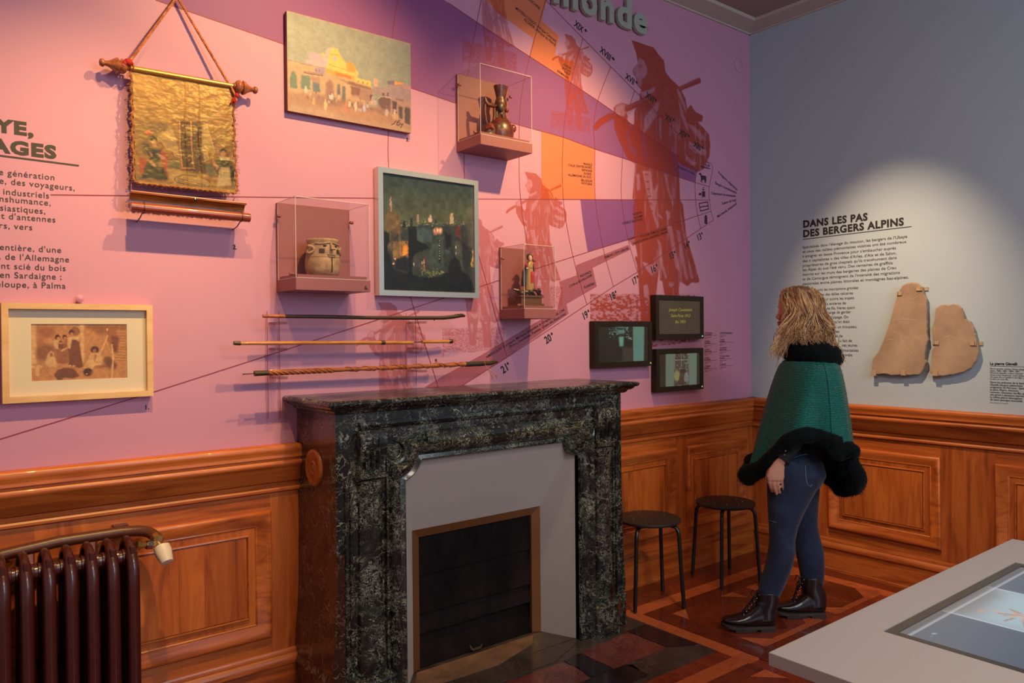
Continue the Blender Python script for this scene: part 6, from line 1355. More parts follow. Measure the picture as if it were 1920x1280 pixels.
for x in (-3.752, -4.16):
    mb = MB(); mb.tube([(x, -0.165, 0.0), (x, -0.165, 0.09)], [0.024, 0.015], 10); mb.build('foot', M['radiator'], rad, smooth=True)
# supply pipe and valve
vp = empty('supply_pipe', (-3.9, -0.07, 0.74), 'brown heating pipe with a white thermostatic valve above the radiator', 'pipe')
ZV = Z(10.667, 220, 970)
def V(a, b, y): q = ZV((a, b)); return WL(q[0], q[1], y)
e1 = V(400, 265, -0.075); e2 = V(620, 290, -0.095); e3 = V(760, 380, -0.13); e4 = V(810, 440, -0.15)
mb = MB(); p0 = WL(0, 1041, -0.06); p1 = WL(110, 1015, -0.06); p2 = V(60, 290, -0.06)
pd = (p2 - p0); mb.tube([p0 - pd * 2.2, p0, p1, p2, e1, V(530, 272, -0.085), e2, V(700, 330, -0.113), e3, e4], 0.0185, 14); mb.build('pipe', M['pipe'], vp, smooth=True)
mb = MB(); mb.tube([V(95, 200, -0.04), V(95, 280, -0.04)], 0.010, 8); mb.box(*(lambda c: ((c[0] - 0.022, c[1], c[2] - 0.012), (c[0] + 0.022, c[1] + 0.04, c[2] + 0.012)))(V(85, 230, -0.045))); mb.build('pipe_clip', M['pipe'], vp)
vc = V(800, 500, -0.155)
mb = MB(); mb.tube([e3 + (e4 - e3) * .3, e4, vc], [0.021, 0.020, 0.017], 8); mb.build('valve_union', M['brass_bright'], vp, smooth=True, angle=30)
mb = MB(); vn = V(370, 560, -0.17); mb.tube([vc, V(700, 540, -0.16)], 0.011, 12); mb.tube([V(575, 545, -0.163), V(450, 560, -0.167)], [0.009, 0.012], 12); mb.tube([V(450, 575, -0.167), vn], 0.016, 6); mb.build('valve_tail', M['brass_bright'], vp, smooth=True, angle=30)
mb = MB(); mb.tube([V(700, 545, -0.16), V(580, 550, -0.163)], 0.0150, 6); mb.build('bright_nut', M['chrome'], vp)
h0 = np.array(V(890, 600, -0.165)); h1 = np.array(V(1000, 900, -0.20)); hd = h1 - h0
mb = MB(); mb.tube([vc, h0], 0.014, 12); mb.build('valve_body', M['brass_bright'], vp, smooth=True)
mb = MB(); mb.tube([h0 - hd * .12, h0 - hd * 0.06, h0 + hd * .3, h0 + hd * .8, h0 + hd * 0.98, h0 + hd * 1.0, h0 + hd * 0.99], [0.020, 0.026, 0.0275, 0.022, 0.020, 0.016, 0.012], 24); mb.build('thermostatic_head', M['white_plastic'], vp, smooth=True, angle=50)

# ------------------------------------------------------------------ stools
def stool(cx_, cy_, rot, label):
    e = empty('stool', (cx_, cy_, 0), label, 'stool', 'black stools by the panelling')
    mb = MB(); mb.lathe([(0, 0.428), (0.150, 0.428), (0.164, 0.432), (0.168, 0.440), (0.166, 0.447), (0.158, 0.450), (0, 0.450)], (cx_, cy_, 0), 40); mb.build('seat', M['stool_seat'], e, smooth=True, angle=50)
    for k in range(8):
        a = rot + math.pi / 4 * k + 0.2; mb = MB(); mb.ell((cx_ + 0.095 * math.cos(a), cy_ + 0.095 * math.sin(a), 0.4505), (0.004, 0.004, 0.0018), 8, 5); mb.build('rivet', M['chrome'], e)
    for k in range(4):
        a = rot + math.pi / 2 * k; ca, sa = math.cos(a), math.sin(a)
        mb = MB(); mb.tube([(cx_ + r_ * ca, cy_ + r_ * sa, z) for r_, z in [(0.06, 0.420), (0.115, 0.421), (0.145, 0.417), (0.160, 0.400), (0.166, 0.37), (0.176, 0.20), (0.190, 0.004)]], 0.0105, 10); mb.build('leg', M['black_metal'], e, smooth=True)
    return e
stool(-1.258, -0.22, math.atan2(-0.284 + 0.22, -1.443 + 1.258), 'black round stool tucked beside the right flank of the fireplace')
stool(-0.632, -0.248, math.atan2(-0.34 + 0.248, -0.797 + 0.632), 'black round stool beside the legs of the standing woman')

# ------------------------------------------------------------------ interactive table
tb = empty('interactive_table', (-2.38, -2.8, 0), 'pale grey table with a large lit screen set in its top', 'table')
X0, X1, Y0, Y1, ZZ = -3.012, -1.746, -3.60, -2.071, 0.80
SX0, SX1, SY0, SY1 = -2.740, -2.002, -3.40, -2.160
mb = MB(); rs = [[(X0 + i, Y0 + i, z), (X1 - i, Y0 + i, z), (X1 - i, Y1 - i, z), (X0 + i, Y1 - i, z)] for i, z in [(0.05, ZZ - 0.026), (0.001, ZZ - 0.026), (0, ZZ - 0.025), (0, ZZ - 0.001), (0.001, ZZ)]] + [[(SX0, SY0, ZZ), (SX1, SY0, ZZ), (SX1, SY1, ZZ), (SX0, SY1, ZZ)], [(SX0, SY0, ZZ - 0.01), (SX1, SY0, ZZ - 0.01), (SX1, SY1, ZZ - 0.01), (SX0, SY1, ZZ - 0.01)]]
mb.rings(rs, True, False); mb.build('table_top', M['table'], tb)
mb = MB(); mb.rings([[(X0 + a, Y0 + a, z), (X1 - a, Y0 + a, z), (X1 - a, Y1 - a, z), (X0 + a, Y1 - a, z)] for a, z in [(0.055, ZZ - 0.026), (0.06, ZZ - 0.05), (0.27, 0.08), (0.28, 0.0)]]); mb.build('pedestal', M['table'], tb)
mb = MB(); g = 0.003; mb.rings([[(SX0 + a, SY0 + a, z), (SX1 - a, SY0 + a, z), (SX1 - a, SY1 - a, z), (SX0 + a, SY1 - a, z)] for a, z in [(g, ZZ - 0.012), (g, ZZ - 0.001), (0.022, ZZ - 0.001), (0.024, ZZ - 0.003)]], True, False); mb.build('bezel', M['bezel'], tb)
zt5 = Z(5.332, 1640, 1040)
def tconv(p): q = zt5(p); w = FL(q[0], q[1], ZZ - 0.003); return (w[0], w[1])
cv = Canvas(SX0 + 0.022, SY0 + 0.022, SX1 - 0.022, SY1 - 0.022, 200, 320, lin((78, 86, 100)), conv=lambda p: p)
gx = (cv.X - SX0); gyy = (SY1 - cv.Y)
cv.img *= (1.15 - 0.5 * np.clip(gyy, 0, .6))[..., None]; cv.conv = tconv
PO = cv.poly
A_, B_, C_, D_ = (-2.507, -2.207), (-2.258, -2.207), (-2.258, -3.2), (-2.55, -3.2)
cv.conv = lambda p: p
PO([(-2.515, -2.19), (-2.262, -2.19), (-2.262, -2.60), (-2.515, -2.60)], lin((146, 156, 162)), 1)
PO([(-2.515, -2.19), (-2.262, -2.19), (-2.30, -2.235), (-2.515, -2.235)], lin((112, 106, 106)), 10, .8)
PO([(-2.50, -2.27), (-2.27, -2.24), (-2.27, -2.58), (-2.50, -2.58)], lin((156, 178, 186)), 10, .8)
for l in ([(-2.515, -2.19), (-2.515, -2.62)], [(-2.262, -2.19), (-2.262, -2.62)], [(-2.515, -2.60), (-2.262, -2.60)]): cv.line(l, lin((186, 200, 214)), 0.002)
gg = random.Random(4)
for k in range(26): cv.blob((-2.425 + gg.gauss(0, .028), -2.315 + gg.gauss(-.02, .028)), (gg.uniform(.006, .018), gg.uniform(.005, .014)), lin(gg.choice([(196, 140, 104), (206, 156, 116), (178, 116, 84)])), .7, .6)
for k in range(8):
    a = k * 0.8; cv.line([(-2.425 + .03 * math.cos(a), -2.325 + .03 * math.sin(a)), (-2.425 + .062 * math.cos(a + .2), -2.325 + .055 * math.sin(a + .2))], lin((150, 100, 80)), .002)
cv.blob((-2.665, -2.232), (0.006, 0.003), lin((170, 176, 186)), .8); cv.blob((-2.684, -2.236), (0.005, 0.002), lin((120, 124, 134)), .8)
PO([(-2.8, -2.17), (-1.9, -2.17), (-1.9, -2.203), (-2.8, -2.203)], lin((92, 84, 80)), 6, .9); cv.line([(-2.72, -2.204), (-2.0, -2.204)], lin((190, 196, 206)), 0.0016)
u0, z0, u1, z1 = cv.r; Xg, Yg = np.meshgrid(np.linspace(u0, u1, 200), np.linspace(z1, z0, 320)); P = np.stack([Xg, Yg, np.full(Xg.shape, ZZ - 0.0026)], -1)
grid_obj('lit_display', P, M['screen'], tb, col=cdown(cv))

# ------------------------------------------------------------------ engraved stone slabs on the right wall
M['stone'] = varied(lin((148, 120, 96)), lin((174, 144, 116)), 6, 0.8, 0.5, (1, 1, 1), 0.004)
M['scratch'] = mat('pale scratches in stone', lin((204, 170, 136)), 0.8)
M['clip'] = mat('sand coloured metal clip', lin((176, 148, 118)), 0.5)
zk = Z(5.567, 1620, 510)
def KS(a, b, out=0.032): q = zk((a, b)); w = WR(q[0], q[1], -out); return (-w[1], w[2])
def slab_stone(label, pts, clips, scr, grp=None):
    P = [KS(*p) for p in pts]; n = len(P); cu = sum(p[0] for p in P) / n; cz = sum(p[1] for p in P) / n
    e = empty('stone_slab', (0, -cu, cz), label, 'stone slab')
    # roughen the outline
    Q = []
    for i in range(n):
        a, b = P[i], P[(i + 1) % n]; L = math.hypot(b[0] - a[0], b[1] - a[1]); k = max(1, int(L / 0.012))
        for j in range(k):
            t = j / k; Q.append((a[0] + (b[0] - a[0]) * t + R.uniform(-.0016, .0016), a[1] + (b[1] - a[1]) * t + R.uniform(-.0016, .0016)))
    mb = MB(TR)
    def sc(k, d): return [(cu + (p[0] - cu) * k, d, cz + (p[1] - cz) * k) for p in Q]
    mb.rings([sc(0.985, 0.008), sc(1.0, 0.012), sc(0.998, 0.027), sc(0.990, 0.0310), sc(0.972, 0.032), sc(0.5, 0.0325)]); mb.build('slab', M['stone'], e)
    mb = MB(TR)
    for l in scr: ribbon(mb, [KS(*p) for p in l], 0.002, 0.0333)
    mb.build('engraving', M['scratch'], e)['kind'] = 'stuff'
    for (a, b, w, h, kind) in clips:
        u, z = KS(a, b); mb = MB(TR)
        if kind == 'v': mb.box((u - w / 2, 0.0, z - h * 0.7), (u + w / 2, 0.006, z - h * 0.25)); mb.box((u - w / 2, 0.0, z - h * 0.35), (u + w / 2, 0.038, z - h * 0.25)); mb.box((u - w / 2, 0.034, z - h * 0.3), (u + w / 2, 0.038, z + h * 0.5))
        else:
            s_ = kind; mb.box((min(u, u + s_ * w), 0.034, z - h / 2), (max(u, u + s_ * w), 0.038, z + h / 2)); mb.box((u - 0.004, 0.0, z - h / 2), (u + 0.004, 0.038, z + h / 2)); mb.box((min(u, u - s_ * w * .9), 0.0, z - h / 2), (max(u, u - s_ * w * .9), 0.006, z + h / 2))
        mb.build('clip', M['clip'], e, bevel=0.001)
    return e
slab_stone('tall tapering tan stone slab held by clips on the grey wall', [(80, 1060), (78, 1000), (90, 905), (140, 850), (200, 720), (260, 550), (330, 290), (365, 190), (400, 140), (450, 112), (500, 106), (560, 122), (600, 160), (625, 230), (650, 280), (655, 450), (657, 640), (667, 710), (640, 800), (630, 910), (650, 940), (605, 1040), (578, 1070), (480, 1075), (280, 1075), (200, 1060), (100, 1072)],
           [(105, 1060, 0.026, 0.035, 'v'), (412, 1055, 0.026, 0.035, 'v'), (355, 225, 0.022, 0.02, 1), (600, 175, 0.026, 0.02, -1)],
           [[(300, 620), (350, 640), (400, 670), (460, 700), (510, 690)], [(310, 740), (345, 775)], [(380, 650), (400, 730), (480, 830), (540, 870)], [(230, 710), (300, 700)], [(380, 980), (440, 1010), (500, 1030)], [(290, 510), (400, 490), (560, 500)], [(440, 250), (500, 290), (560, 250)]])
slab_stone('shorter broad grey brown stone slab, right of the tall one', [(682, 1048), (700, 960), (705, 820), (735, 780), (715, 680), (704, 600), (720, 540), (735, 500), (748, 380), (790, 345), (840, 338), (880, 345), (930, 328), (985, 345), (1015, 380), (1030, 430), (1050, 490), (1110, 520), (1140, 580), (1165, 680), (1195, 800), (1195, 860), (1165, 930), (1110, 1000), (1040, 1045), (930, 1070), (820, 1085), (730, 1080)],
           [(745, 1060, 0.028, 0.035, 'v'), (735, 738, 0.024, 0.02, 1), (1165, 745, 0.026, 0.02, -1)],
           [[(735, 870), (790, 860)], [(830, 690), (900, 660), (980, 700)], [(900, 880), (1000, 860), (1060, 880)]])
# ------------------------------------------------------------------ the visitor
WO = np.array([-0.928, -0.863, 0.0]); WF = np.array([-0.783, 0.622, 0.0]); WN = np.array([-0.622, -0.783, 0.0])
def W(px, py, n=0.0):     # picture position at depth offset n (towards the viewer) -> world
    d = CAM_X[2]; target = WO + WN * n
    r = ray(px, py); t = ((target - CAM_P) @ np.array([d[0], d[1], 0])) / (r[0] * d[0] + r[1] * d[1]); return CAM_P + t * r
wm = empty('person', tuple(WO), 'woman with wavy blond hair in a green cape, jeans and black boots reading the mural', 'person')
M['skin'] = mat('skin', lin((214, 148, 120)), 0.5); M['skin'].node_tree.nodes['Principled BSDF'].inputs['Subsurface Weight'].default_value = 0.08
M['skin'].node_tree.nodes['Principled BSDF'].inputs['Subsurface Radius'].default_value = (0.01, 0.004, 0.002)
def denim(nt, b):
    v = coords(nt, (1, 1, 1)); n = nd(nt, 'ShaderNodeTexNoise', Scale=7.0, Detail=5.0); nt.links.new(v, n.inputs['Vector'])
    nt.links.new(ramp(nt, n.outputs['Fac'], [(0.35, lin((15, 22, 45))), (0.6, lin((25, 36, 64))), (0.78, lin((46, 62, 92)))]), b.inputs['Base Color'])
    n2 = nd(nt, 'ShaderNodeTexNoise', Scale=26.0, Detail=4.0); nt.links.new(v, n2.inputs['Vector']); bump(nt, b, n2.outputs['Fac'], 0.5, 0.006)
M['denim'] = mat('dark blue denim', lin((30, 44, 78)), 0.8, build=denim, sheen=0.2)
def knit(nt, b):
    v = coords(nt, (1, 1, 1)); w = nd(nt, 'ShaderNodeTexWave', Scale=52.0, Distortion=3.5, Detail=2.0); w.bands_direction = 'Z'; nt.links.new(v, w.inputs['Vector'])
    nz = nd(nt, 'ShaderNodeTexNoise', Scale=130.0, Detail=2.0); nt.links.new(v, nz.inputs['Vector'])
    ad = nd(nt, 'ShaderNodeMath', operation='MULTIPLY'); nt.links.new(w.outputs['Fac'], ad.inputs[0]); nt.links.new(nz.outputs['Fac'], ad.inputs[1])
    nt.links.new(ramp(nt, ad.outputs[0], [(0.1, lin((0, 62, 54))), (0.35, lin((4, 122, 104))), (0.6, lin((34, 160, 136)))]), b.inputs['Base Color'])
    bump(nt, b, ad.outputs[0], 0.8, 0.006)
M['knit'] = mat('green glitter knit', lin((10, 90, 78)), 0.5, build=knit, sheen=0.05)
M['sequin'] = mat('sequin', (0.7, 0.85, 0.8), 0.15, metal=1.0)
M['fur'] = mat('blackish green fur', lin((14, 19, 18)), 0.9, sheen=0.05, spec=0.1)
M['fur_hair'] = mat('fur hairs', lin((22, 30, 28)), 0.8, sheen=0.0, spec=0.15)
M['boot'] = mat('black polished leather', lin((34, 22, 22)), 0.3, spec=0.6, coat=0.3, build=speck(0.15, 30, 0.003))
M['sole'] = mat('dark rubber sole', lin((58, 40, 36)), 0.7)
M['lace'] = mat('black lace', (0.01, 0.008, 0.008), 0.7)
M['black_cloth'] = mat('black cloth', lin((20, 16, 20)), 0.85)
def hairm(nt, b):
    a = nt.nodes.new('ShaderNodeAttribute'); a.attribute_name = 'Col'; nt.links.new(a.outputs['Color'], b.inputs['Base Color'])
M['hair'] = mat('blond hair', lin((180, 132, 86)), 0.45, build=hairm, sheen=0.2)

def remeshed(mb, name, mat_, parent, voxel=0.006, smooth_it=6, sub=None):
    o = mb.build('tmp', mat_, None)
    m_ = o.modifiers.new('r', 'REMESH'); m_.mode = 'VOXEL'; m_.voxel_size = voxel; m_.use_smooth_shade = True
    s_ = o.modifiers.new('s', 'SMOOTH'); s_.iterations = smooth_it; s_.factor = 0.5
    dg = bpy.context.evaluated_depsgraph_get(); me = bpy.data.meshes.new_from_object(o.evaluated_get(dg))
    bpy.data.objects.remove(o)
    org = ORG[parent.name]; n = len(me.vertices); co = np.empty(n * 3, np.float32); me.vertices.foreach_get('co', co)
    me.vertices.foreach_set('co', (co.reshape(-1, 3) - org).ravel().astype(np.float32)); me.name = name
    if not me.materials: me.materials.append(mat_)
    me.polygons.foreach_set('use_smooth', [True] * len(me.polygons)); me.update()
    q = bpy.data.objects.new(name, me); C.objects.link(q); q.parent = parent; ORG[q.name] = org
    return q
def oval_tube(mb, pts, rads, n=20):
    """pts world; rads (along WF, along WN)"""
    rs = []
    for i, p in enumerate(pts):
        p = np.array(p); d = np.array(pts[min(i + 1, len(pts) - 1)]) - np.array(pts[max(i - 1, 0)]); d /= np.linalg.norm(d)
        a = WF - d * (WF @ d); a /= np.linalg.norm(a); b = np.cross(d, a)
        rs.append([tuple(p + rads[i][0] * math.cos(t) * a + rads[i][1] * math.sin(t) * b) for t in np.linspace(0, 2 * math.pi, n, endpoint=False)])
    mb.rings(rs)
def pxw(x0, x1): return abs(x1 - x0) / 383 / 2

# body: head with profile, neck, torso, arms, hands, legs as one surface
mb = MB()
HN = 0.0
prof = [  # py, face front px, back px, half width (m)
    (541, 1483, 1512, 0.030), (545, 1472, 1526, 0.050), (552, 1465, 1535, 0.064), (562, 1461.5, 1541, 0.072), (572, 1461, 1543, 0.075), (580, 1462, 1543, 0.075), (586, 1463.5, 1542, 0.074), (592, 1463.5, 1540, 0.072), (598, 1463, 1536, 0.068),
    (604, 1462.5, 1530, 0.063), (610, 1461.5, 1523, 0.057), (615, 1460.5, 1516, 0.050), (619, 1461, 1508, 0.040), (622, 1465, 1500, 0.026)]
rs = []
for py, xf, xb, hw in prof:
    c = W((xf + xb) / 2, py, HN); a = pxw(xf, xb)
    rs.append([tuple(c + WF * (a * math.copysign(abs(math.cos(t)) ** 0.85, math.cos(t))) + WN * (hw * math.sin(t))) for t in np.linspace(0, 2 * math.pi, 28, endpoint=False)])
mb.rings(rs)
# nose, lips, chin, brow, cheeks
mb.rings([[tuple(W(x, py, 0) + WN * w * s_ + WF * f_) for s_, f_ in ((-1, -0.010), (-0.45, 0.0), (0, 0.004), (0.45, 0.0), (1, -0.010), (0, -0.022))] for x, py, w in [(1463, 576, 0.006), (1461.5, 582, 0.008), (1459, 587, 0.010), (1456.5, 591, 0.0125), (1455, 594.5, 0.015), (1457.5, 597.5, 0.014), (1461, 598.5, 0.008)]])
for s_ in (-1, 1): mb.ell(W(1459.5, 596, 0) + WN * 0.010 * s_, (0.008, 0.007, 0.007), 10, 8)
mb.ell(W(1462, 603.8, 0), (0.011, 0.018, 0.0055), 12, 8, rot=Matrix.Rotation(math.atan2(WF[1], WF[0]), 3, 'Z')); mb.ell(W(1462.5, 607.8, 0), (0.0105, 0.016, 0.0058), 12, 8, rot=Matrix.Rotation(math.atan2(WF[1], WF[0]), 3, 'Z'))
mb.ell(W(1464.5, 616.5, 0), (0.016, 0.018, 0.014), 12, 8)
mb.ell(W(1466, 575, 0), (0.014, 0.042, 0.010), 14, 8, rot=Matrix.Rotation(math.atan2(WF[1], WF[0]), 3, 'Z'))
for s_ in (-1, 1):
    mb.ell(W(1473, 596, 0) + WN * 0.036 * s_, (0.026, 0.024, 0.028), 12, 8); mb.ell(W(1467.5, 583, 0) + WN * 0.030 * s_, (0.010, 0.014, 0.009), 12, 8)
    mb.ell(W(1505, 592, 0) + WN * 0.076 * s_, (0.016, 0.008, 0.026), 10, 8)
oval_tube(mb, [W(1500, 610), W(1506, 640), W(1512, 670), W(1514, 700)], [(0.055, 0.052), (0.054, 0.054), (0.060, 0.062), (0.075, 0.10)])
oval_tube(mb, [W(1514, 690), W(1514, 712), W(1512, 750), W(1508, 790), W(1500, 830), W(1492, 862), W(1490, 895)], [(0.06, 0.11), (0.080, 0.15), (0.105, 0.155), (0.10, 0.135), (0.095, 0.13), (0.11, 0.155), (0.10, 0.15)])
ARM_N = [W(1516, 716, 0.125), W(1516, 750, 0.150), W(1508, 800, 0.175), W(1486, 835, 0.195), W(1463, 866, 0.205)]
mb.tube(ARM_N, [0.042, 0.038, 0.034, 0.030, 0.0245], 16)
ARM_F = [W(1512, 712, -0.140), W(1516, 745, -0.165), W(1520, 800, -0.195), W(1500, 845, -0.205), W(1490, 885, -0.205)]
mb.tube(ARM_F, [0.042, 0.038, 0.034, 0.030, 0.024], 16)
def hand(off, n0):
    def H(a, b, dn=0.0): return W(a + off[0], b + off[1], n0 + dn)
    mb.tube([H(1463, 866), H(1459, 874), H(1455, 884), H(1453, 893), H(1453, 899)], [0.023, 0.026, 0.033, 0.036, 0.030], 14, flat=1.0) if False else None
    oval_tube(mb, [H(1464, 864), H(1460, 873), H(1456, 883), H(1454, 893), H(1454, 900)], [(0.024, 0.018), (0.030, 0.016), (0.038, 0.015), (0.042, 0.014), (0.038, 0.012)], 16)
    for pts, r_ in [([(1443, 893), (1442, 903), (1444.5, 912), (1447.5, 921)], 0.0085), ([(1450, 897), (1450, 907), (1452.5, 917), (1456, 926)], 0.0088), ([(1457.5, 898), (1458, 907), (1460, 916), (1462.5, 923)], 0.0084), ([(1464.5, 894), (1466, 903), (1467, 911), (1467.5, 917)], 0.0075)]:
        mb.tube([H(p[0], p[1], 0.0 - 0.004 * k * k) for k, p in enumerate(pts)], [r_, r_ * 0.98, r_ * 0.9, r_ * 0.72], 10)
        e_ = pts[-1]; mb.ell(H(e_[0], e_[1], -0.036), (r_ * 0.8,) * 3, 8, 6)
    mb.tube([H(1447, 878, -0.012), H(1441, 886, -0.022), H(1438.5, 896, -0.030), H(1440, 905, -0.036)], [0.012, 0.0115, 0.010, 0.0075], 10)
hand((0, 0), 0.205)
hand((28, 16), -0.205)
LEG_N = [(865, 1450, 1532), (885, 1440, 1536), (905, 1438, 1532), (930, 1438, 1518), (960, 1440, 1504), (985, 1442, 1495), (1010, 1443, 1490), (1030, 1441, 1491), (1050, 1438, 1487), (1070, 1433, 1480), (1090, 1427, 1472), (1110, 1421, 1463), (1122, 1420, 1457)]
LEG_F = [(870, 1470, 1536), (900, 1468, 1536), (930, 1470, 1534), (960, 1478, 1532), (985, 1484, 1532), (1010, 1488, 1537), (1035, 1493, 1544), (1060, 1498, 1545), (1085, 1502, 1544), (1105, 1503, 1541), (1120, 1504, 1540)]
def leg(xs, n, hw, k=1.0):
    pts, rads = [], []
    for (py, a, b), w in zip(xs, hw): pts.append(W((a + b) / 2, py, n)); rads.append((pxw(a, b) * (3.72 - n) / 3.72 * k, w * k))
    oval_tube(mb, pts, rads)
HWN = [0.075, 0.088, 0.092, 0.088, 0.078, 0.068, 0.060, 0.058, 0.060, 0.058, 0.050, 0.044, 0.042]; HWF = [0.075, 0.088, 0.09, 0.08, 0.068, 0.060, 0.060, 0.060, 0.055, 0.046, 0.042]
leg(LEG_N, 0.09, HWN, 0.8); leg(LEG_F, -0.09, HWF, 0.8)
body = remeshed(mb, 'body', M['skin'], wm, 0.0042, 3)

# face details
M['lips'] = mat('lips', lin((176, 84, 76)), 0.45); M['brow'] = mat('eyelash and brow', lin((96, 58, 40)), 0.8)
mb = MB(); s_ = 1
for s_ in (-1, 1):
    mb.tube([W(1464.2, 584.5, 0) + WN * 0.020 * s_, W(1466.0, 585.5, 0) + WN * 0.032 * s_ + WF * 0.000, W(1469, 586, 0) + WN * 0.043 * s_], 0.0016, 5)
    mb.tube([W(1461.6, 575.5, 0) + WN * 0.016 * s_, W(1463.6, 573.5, 0) + WN * 0.032 * s_, W(1469, 575, 0) + WN * 0.048 * s_], [0.0018, 0.0024, 0.001], 5)
mb.build_split('brow', M['brow'], wm)
mb = MB(); rotf = Matrix.Rotation(math.atan2(WF[1], WF[0]), 3, 'Z'); mb.ell(W(1461.3, 604.2, 0), (0.0105, 0.019, 0.0042), 12, 8, rot=rotf); mb.ell(W(1461.8, 607.8, 0), (0.0105, 0.017, 0.005), 12, 8, rot=rotf); mb.build_split('lip', M['lips'], wm, smooth=True)

# jeans
mb = MB()
oval_tube(mb, [W(1495, 840, 0), W(1492, 862, 0), W(1494, 885, 0), W(1492, 905, 0)], [(0.098, 0.15), (0.118, 0.172), (0.128, 0.178), (0.105, 0.16)])
leg(LEG_N, 0.09, HWN); leg(LEG_F, -0.09, HWF)
jeans = remeshed(mb, 'jeans', M['denim'], wm, 0.006, 5)
mb = MB(); oval_tube(mb, [W(1514, 720), W(1512, 760), W(1508, 800), W(1500, 836), W(1493, 866)], [(0.092, 0.13), (0.112, 0.158), (0.110, 0.146), (0.108, 0.146), (0.112, 0.166)]); mb.build('shirt', M['black_cloth'], wm, smooth=True)
M['stitch'] = mat('pale seam stitching', lin((110, 128, 150)), 0.8)
mb = MB()
def on_side(px_, py_, n=0.0):   # push towards viewer until outside the jeans
    return W(px_, py_, n)
from mathutils.bvhtree import BVHTree
def bvh(o):
    me = o.data; org = ORG[o.name]; n = len(me.vertices); co = np.empty(n * 3, np.float32); me.vertices.foreach_get('co', co); co = co.reshape(-1, 3) + org
    return BVHTree.FromPolygons([Vector(c) for c in co], [tuple(p.vertices) for p in me.polygons])
jb = bvh(jeans)
def proj_to(tree, px_, py_, lift=0.001):
    o_ = W(px_, py_, 0.8); d = Vector(-WN); hit = tree.ray_cast(Vector(o_), Vector(ray(px_, py_)).normalized())
    if hit[0] is None: return None
    return np.array(hit[0]) + WN * lift
for pts in ([(1510, 872), (1510.5, 885), (1511, 897), (1514, 908), (1519, 912), (1523, 908)], [(1483, 861), (1492, 856), (1502, 853), (1512, 851), (1522, 850)], [(1443, 975), (1448, 977), (1455, 979)]):
    q = [proj_to(jb, *p) for p in pts]; q = [x for x in q if x is not None]
    if len(q) > 1: mb.tube(q, 0.0016, 5)
mb.build('stitching', M['stitch'], jeans)['kind'] = 'stuff'

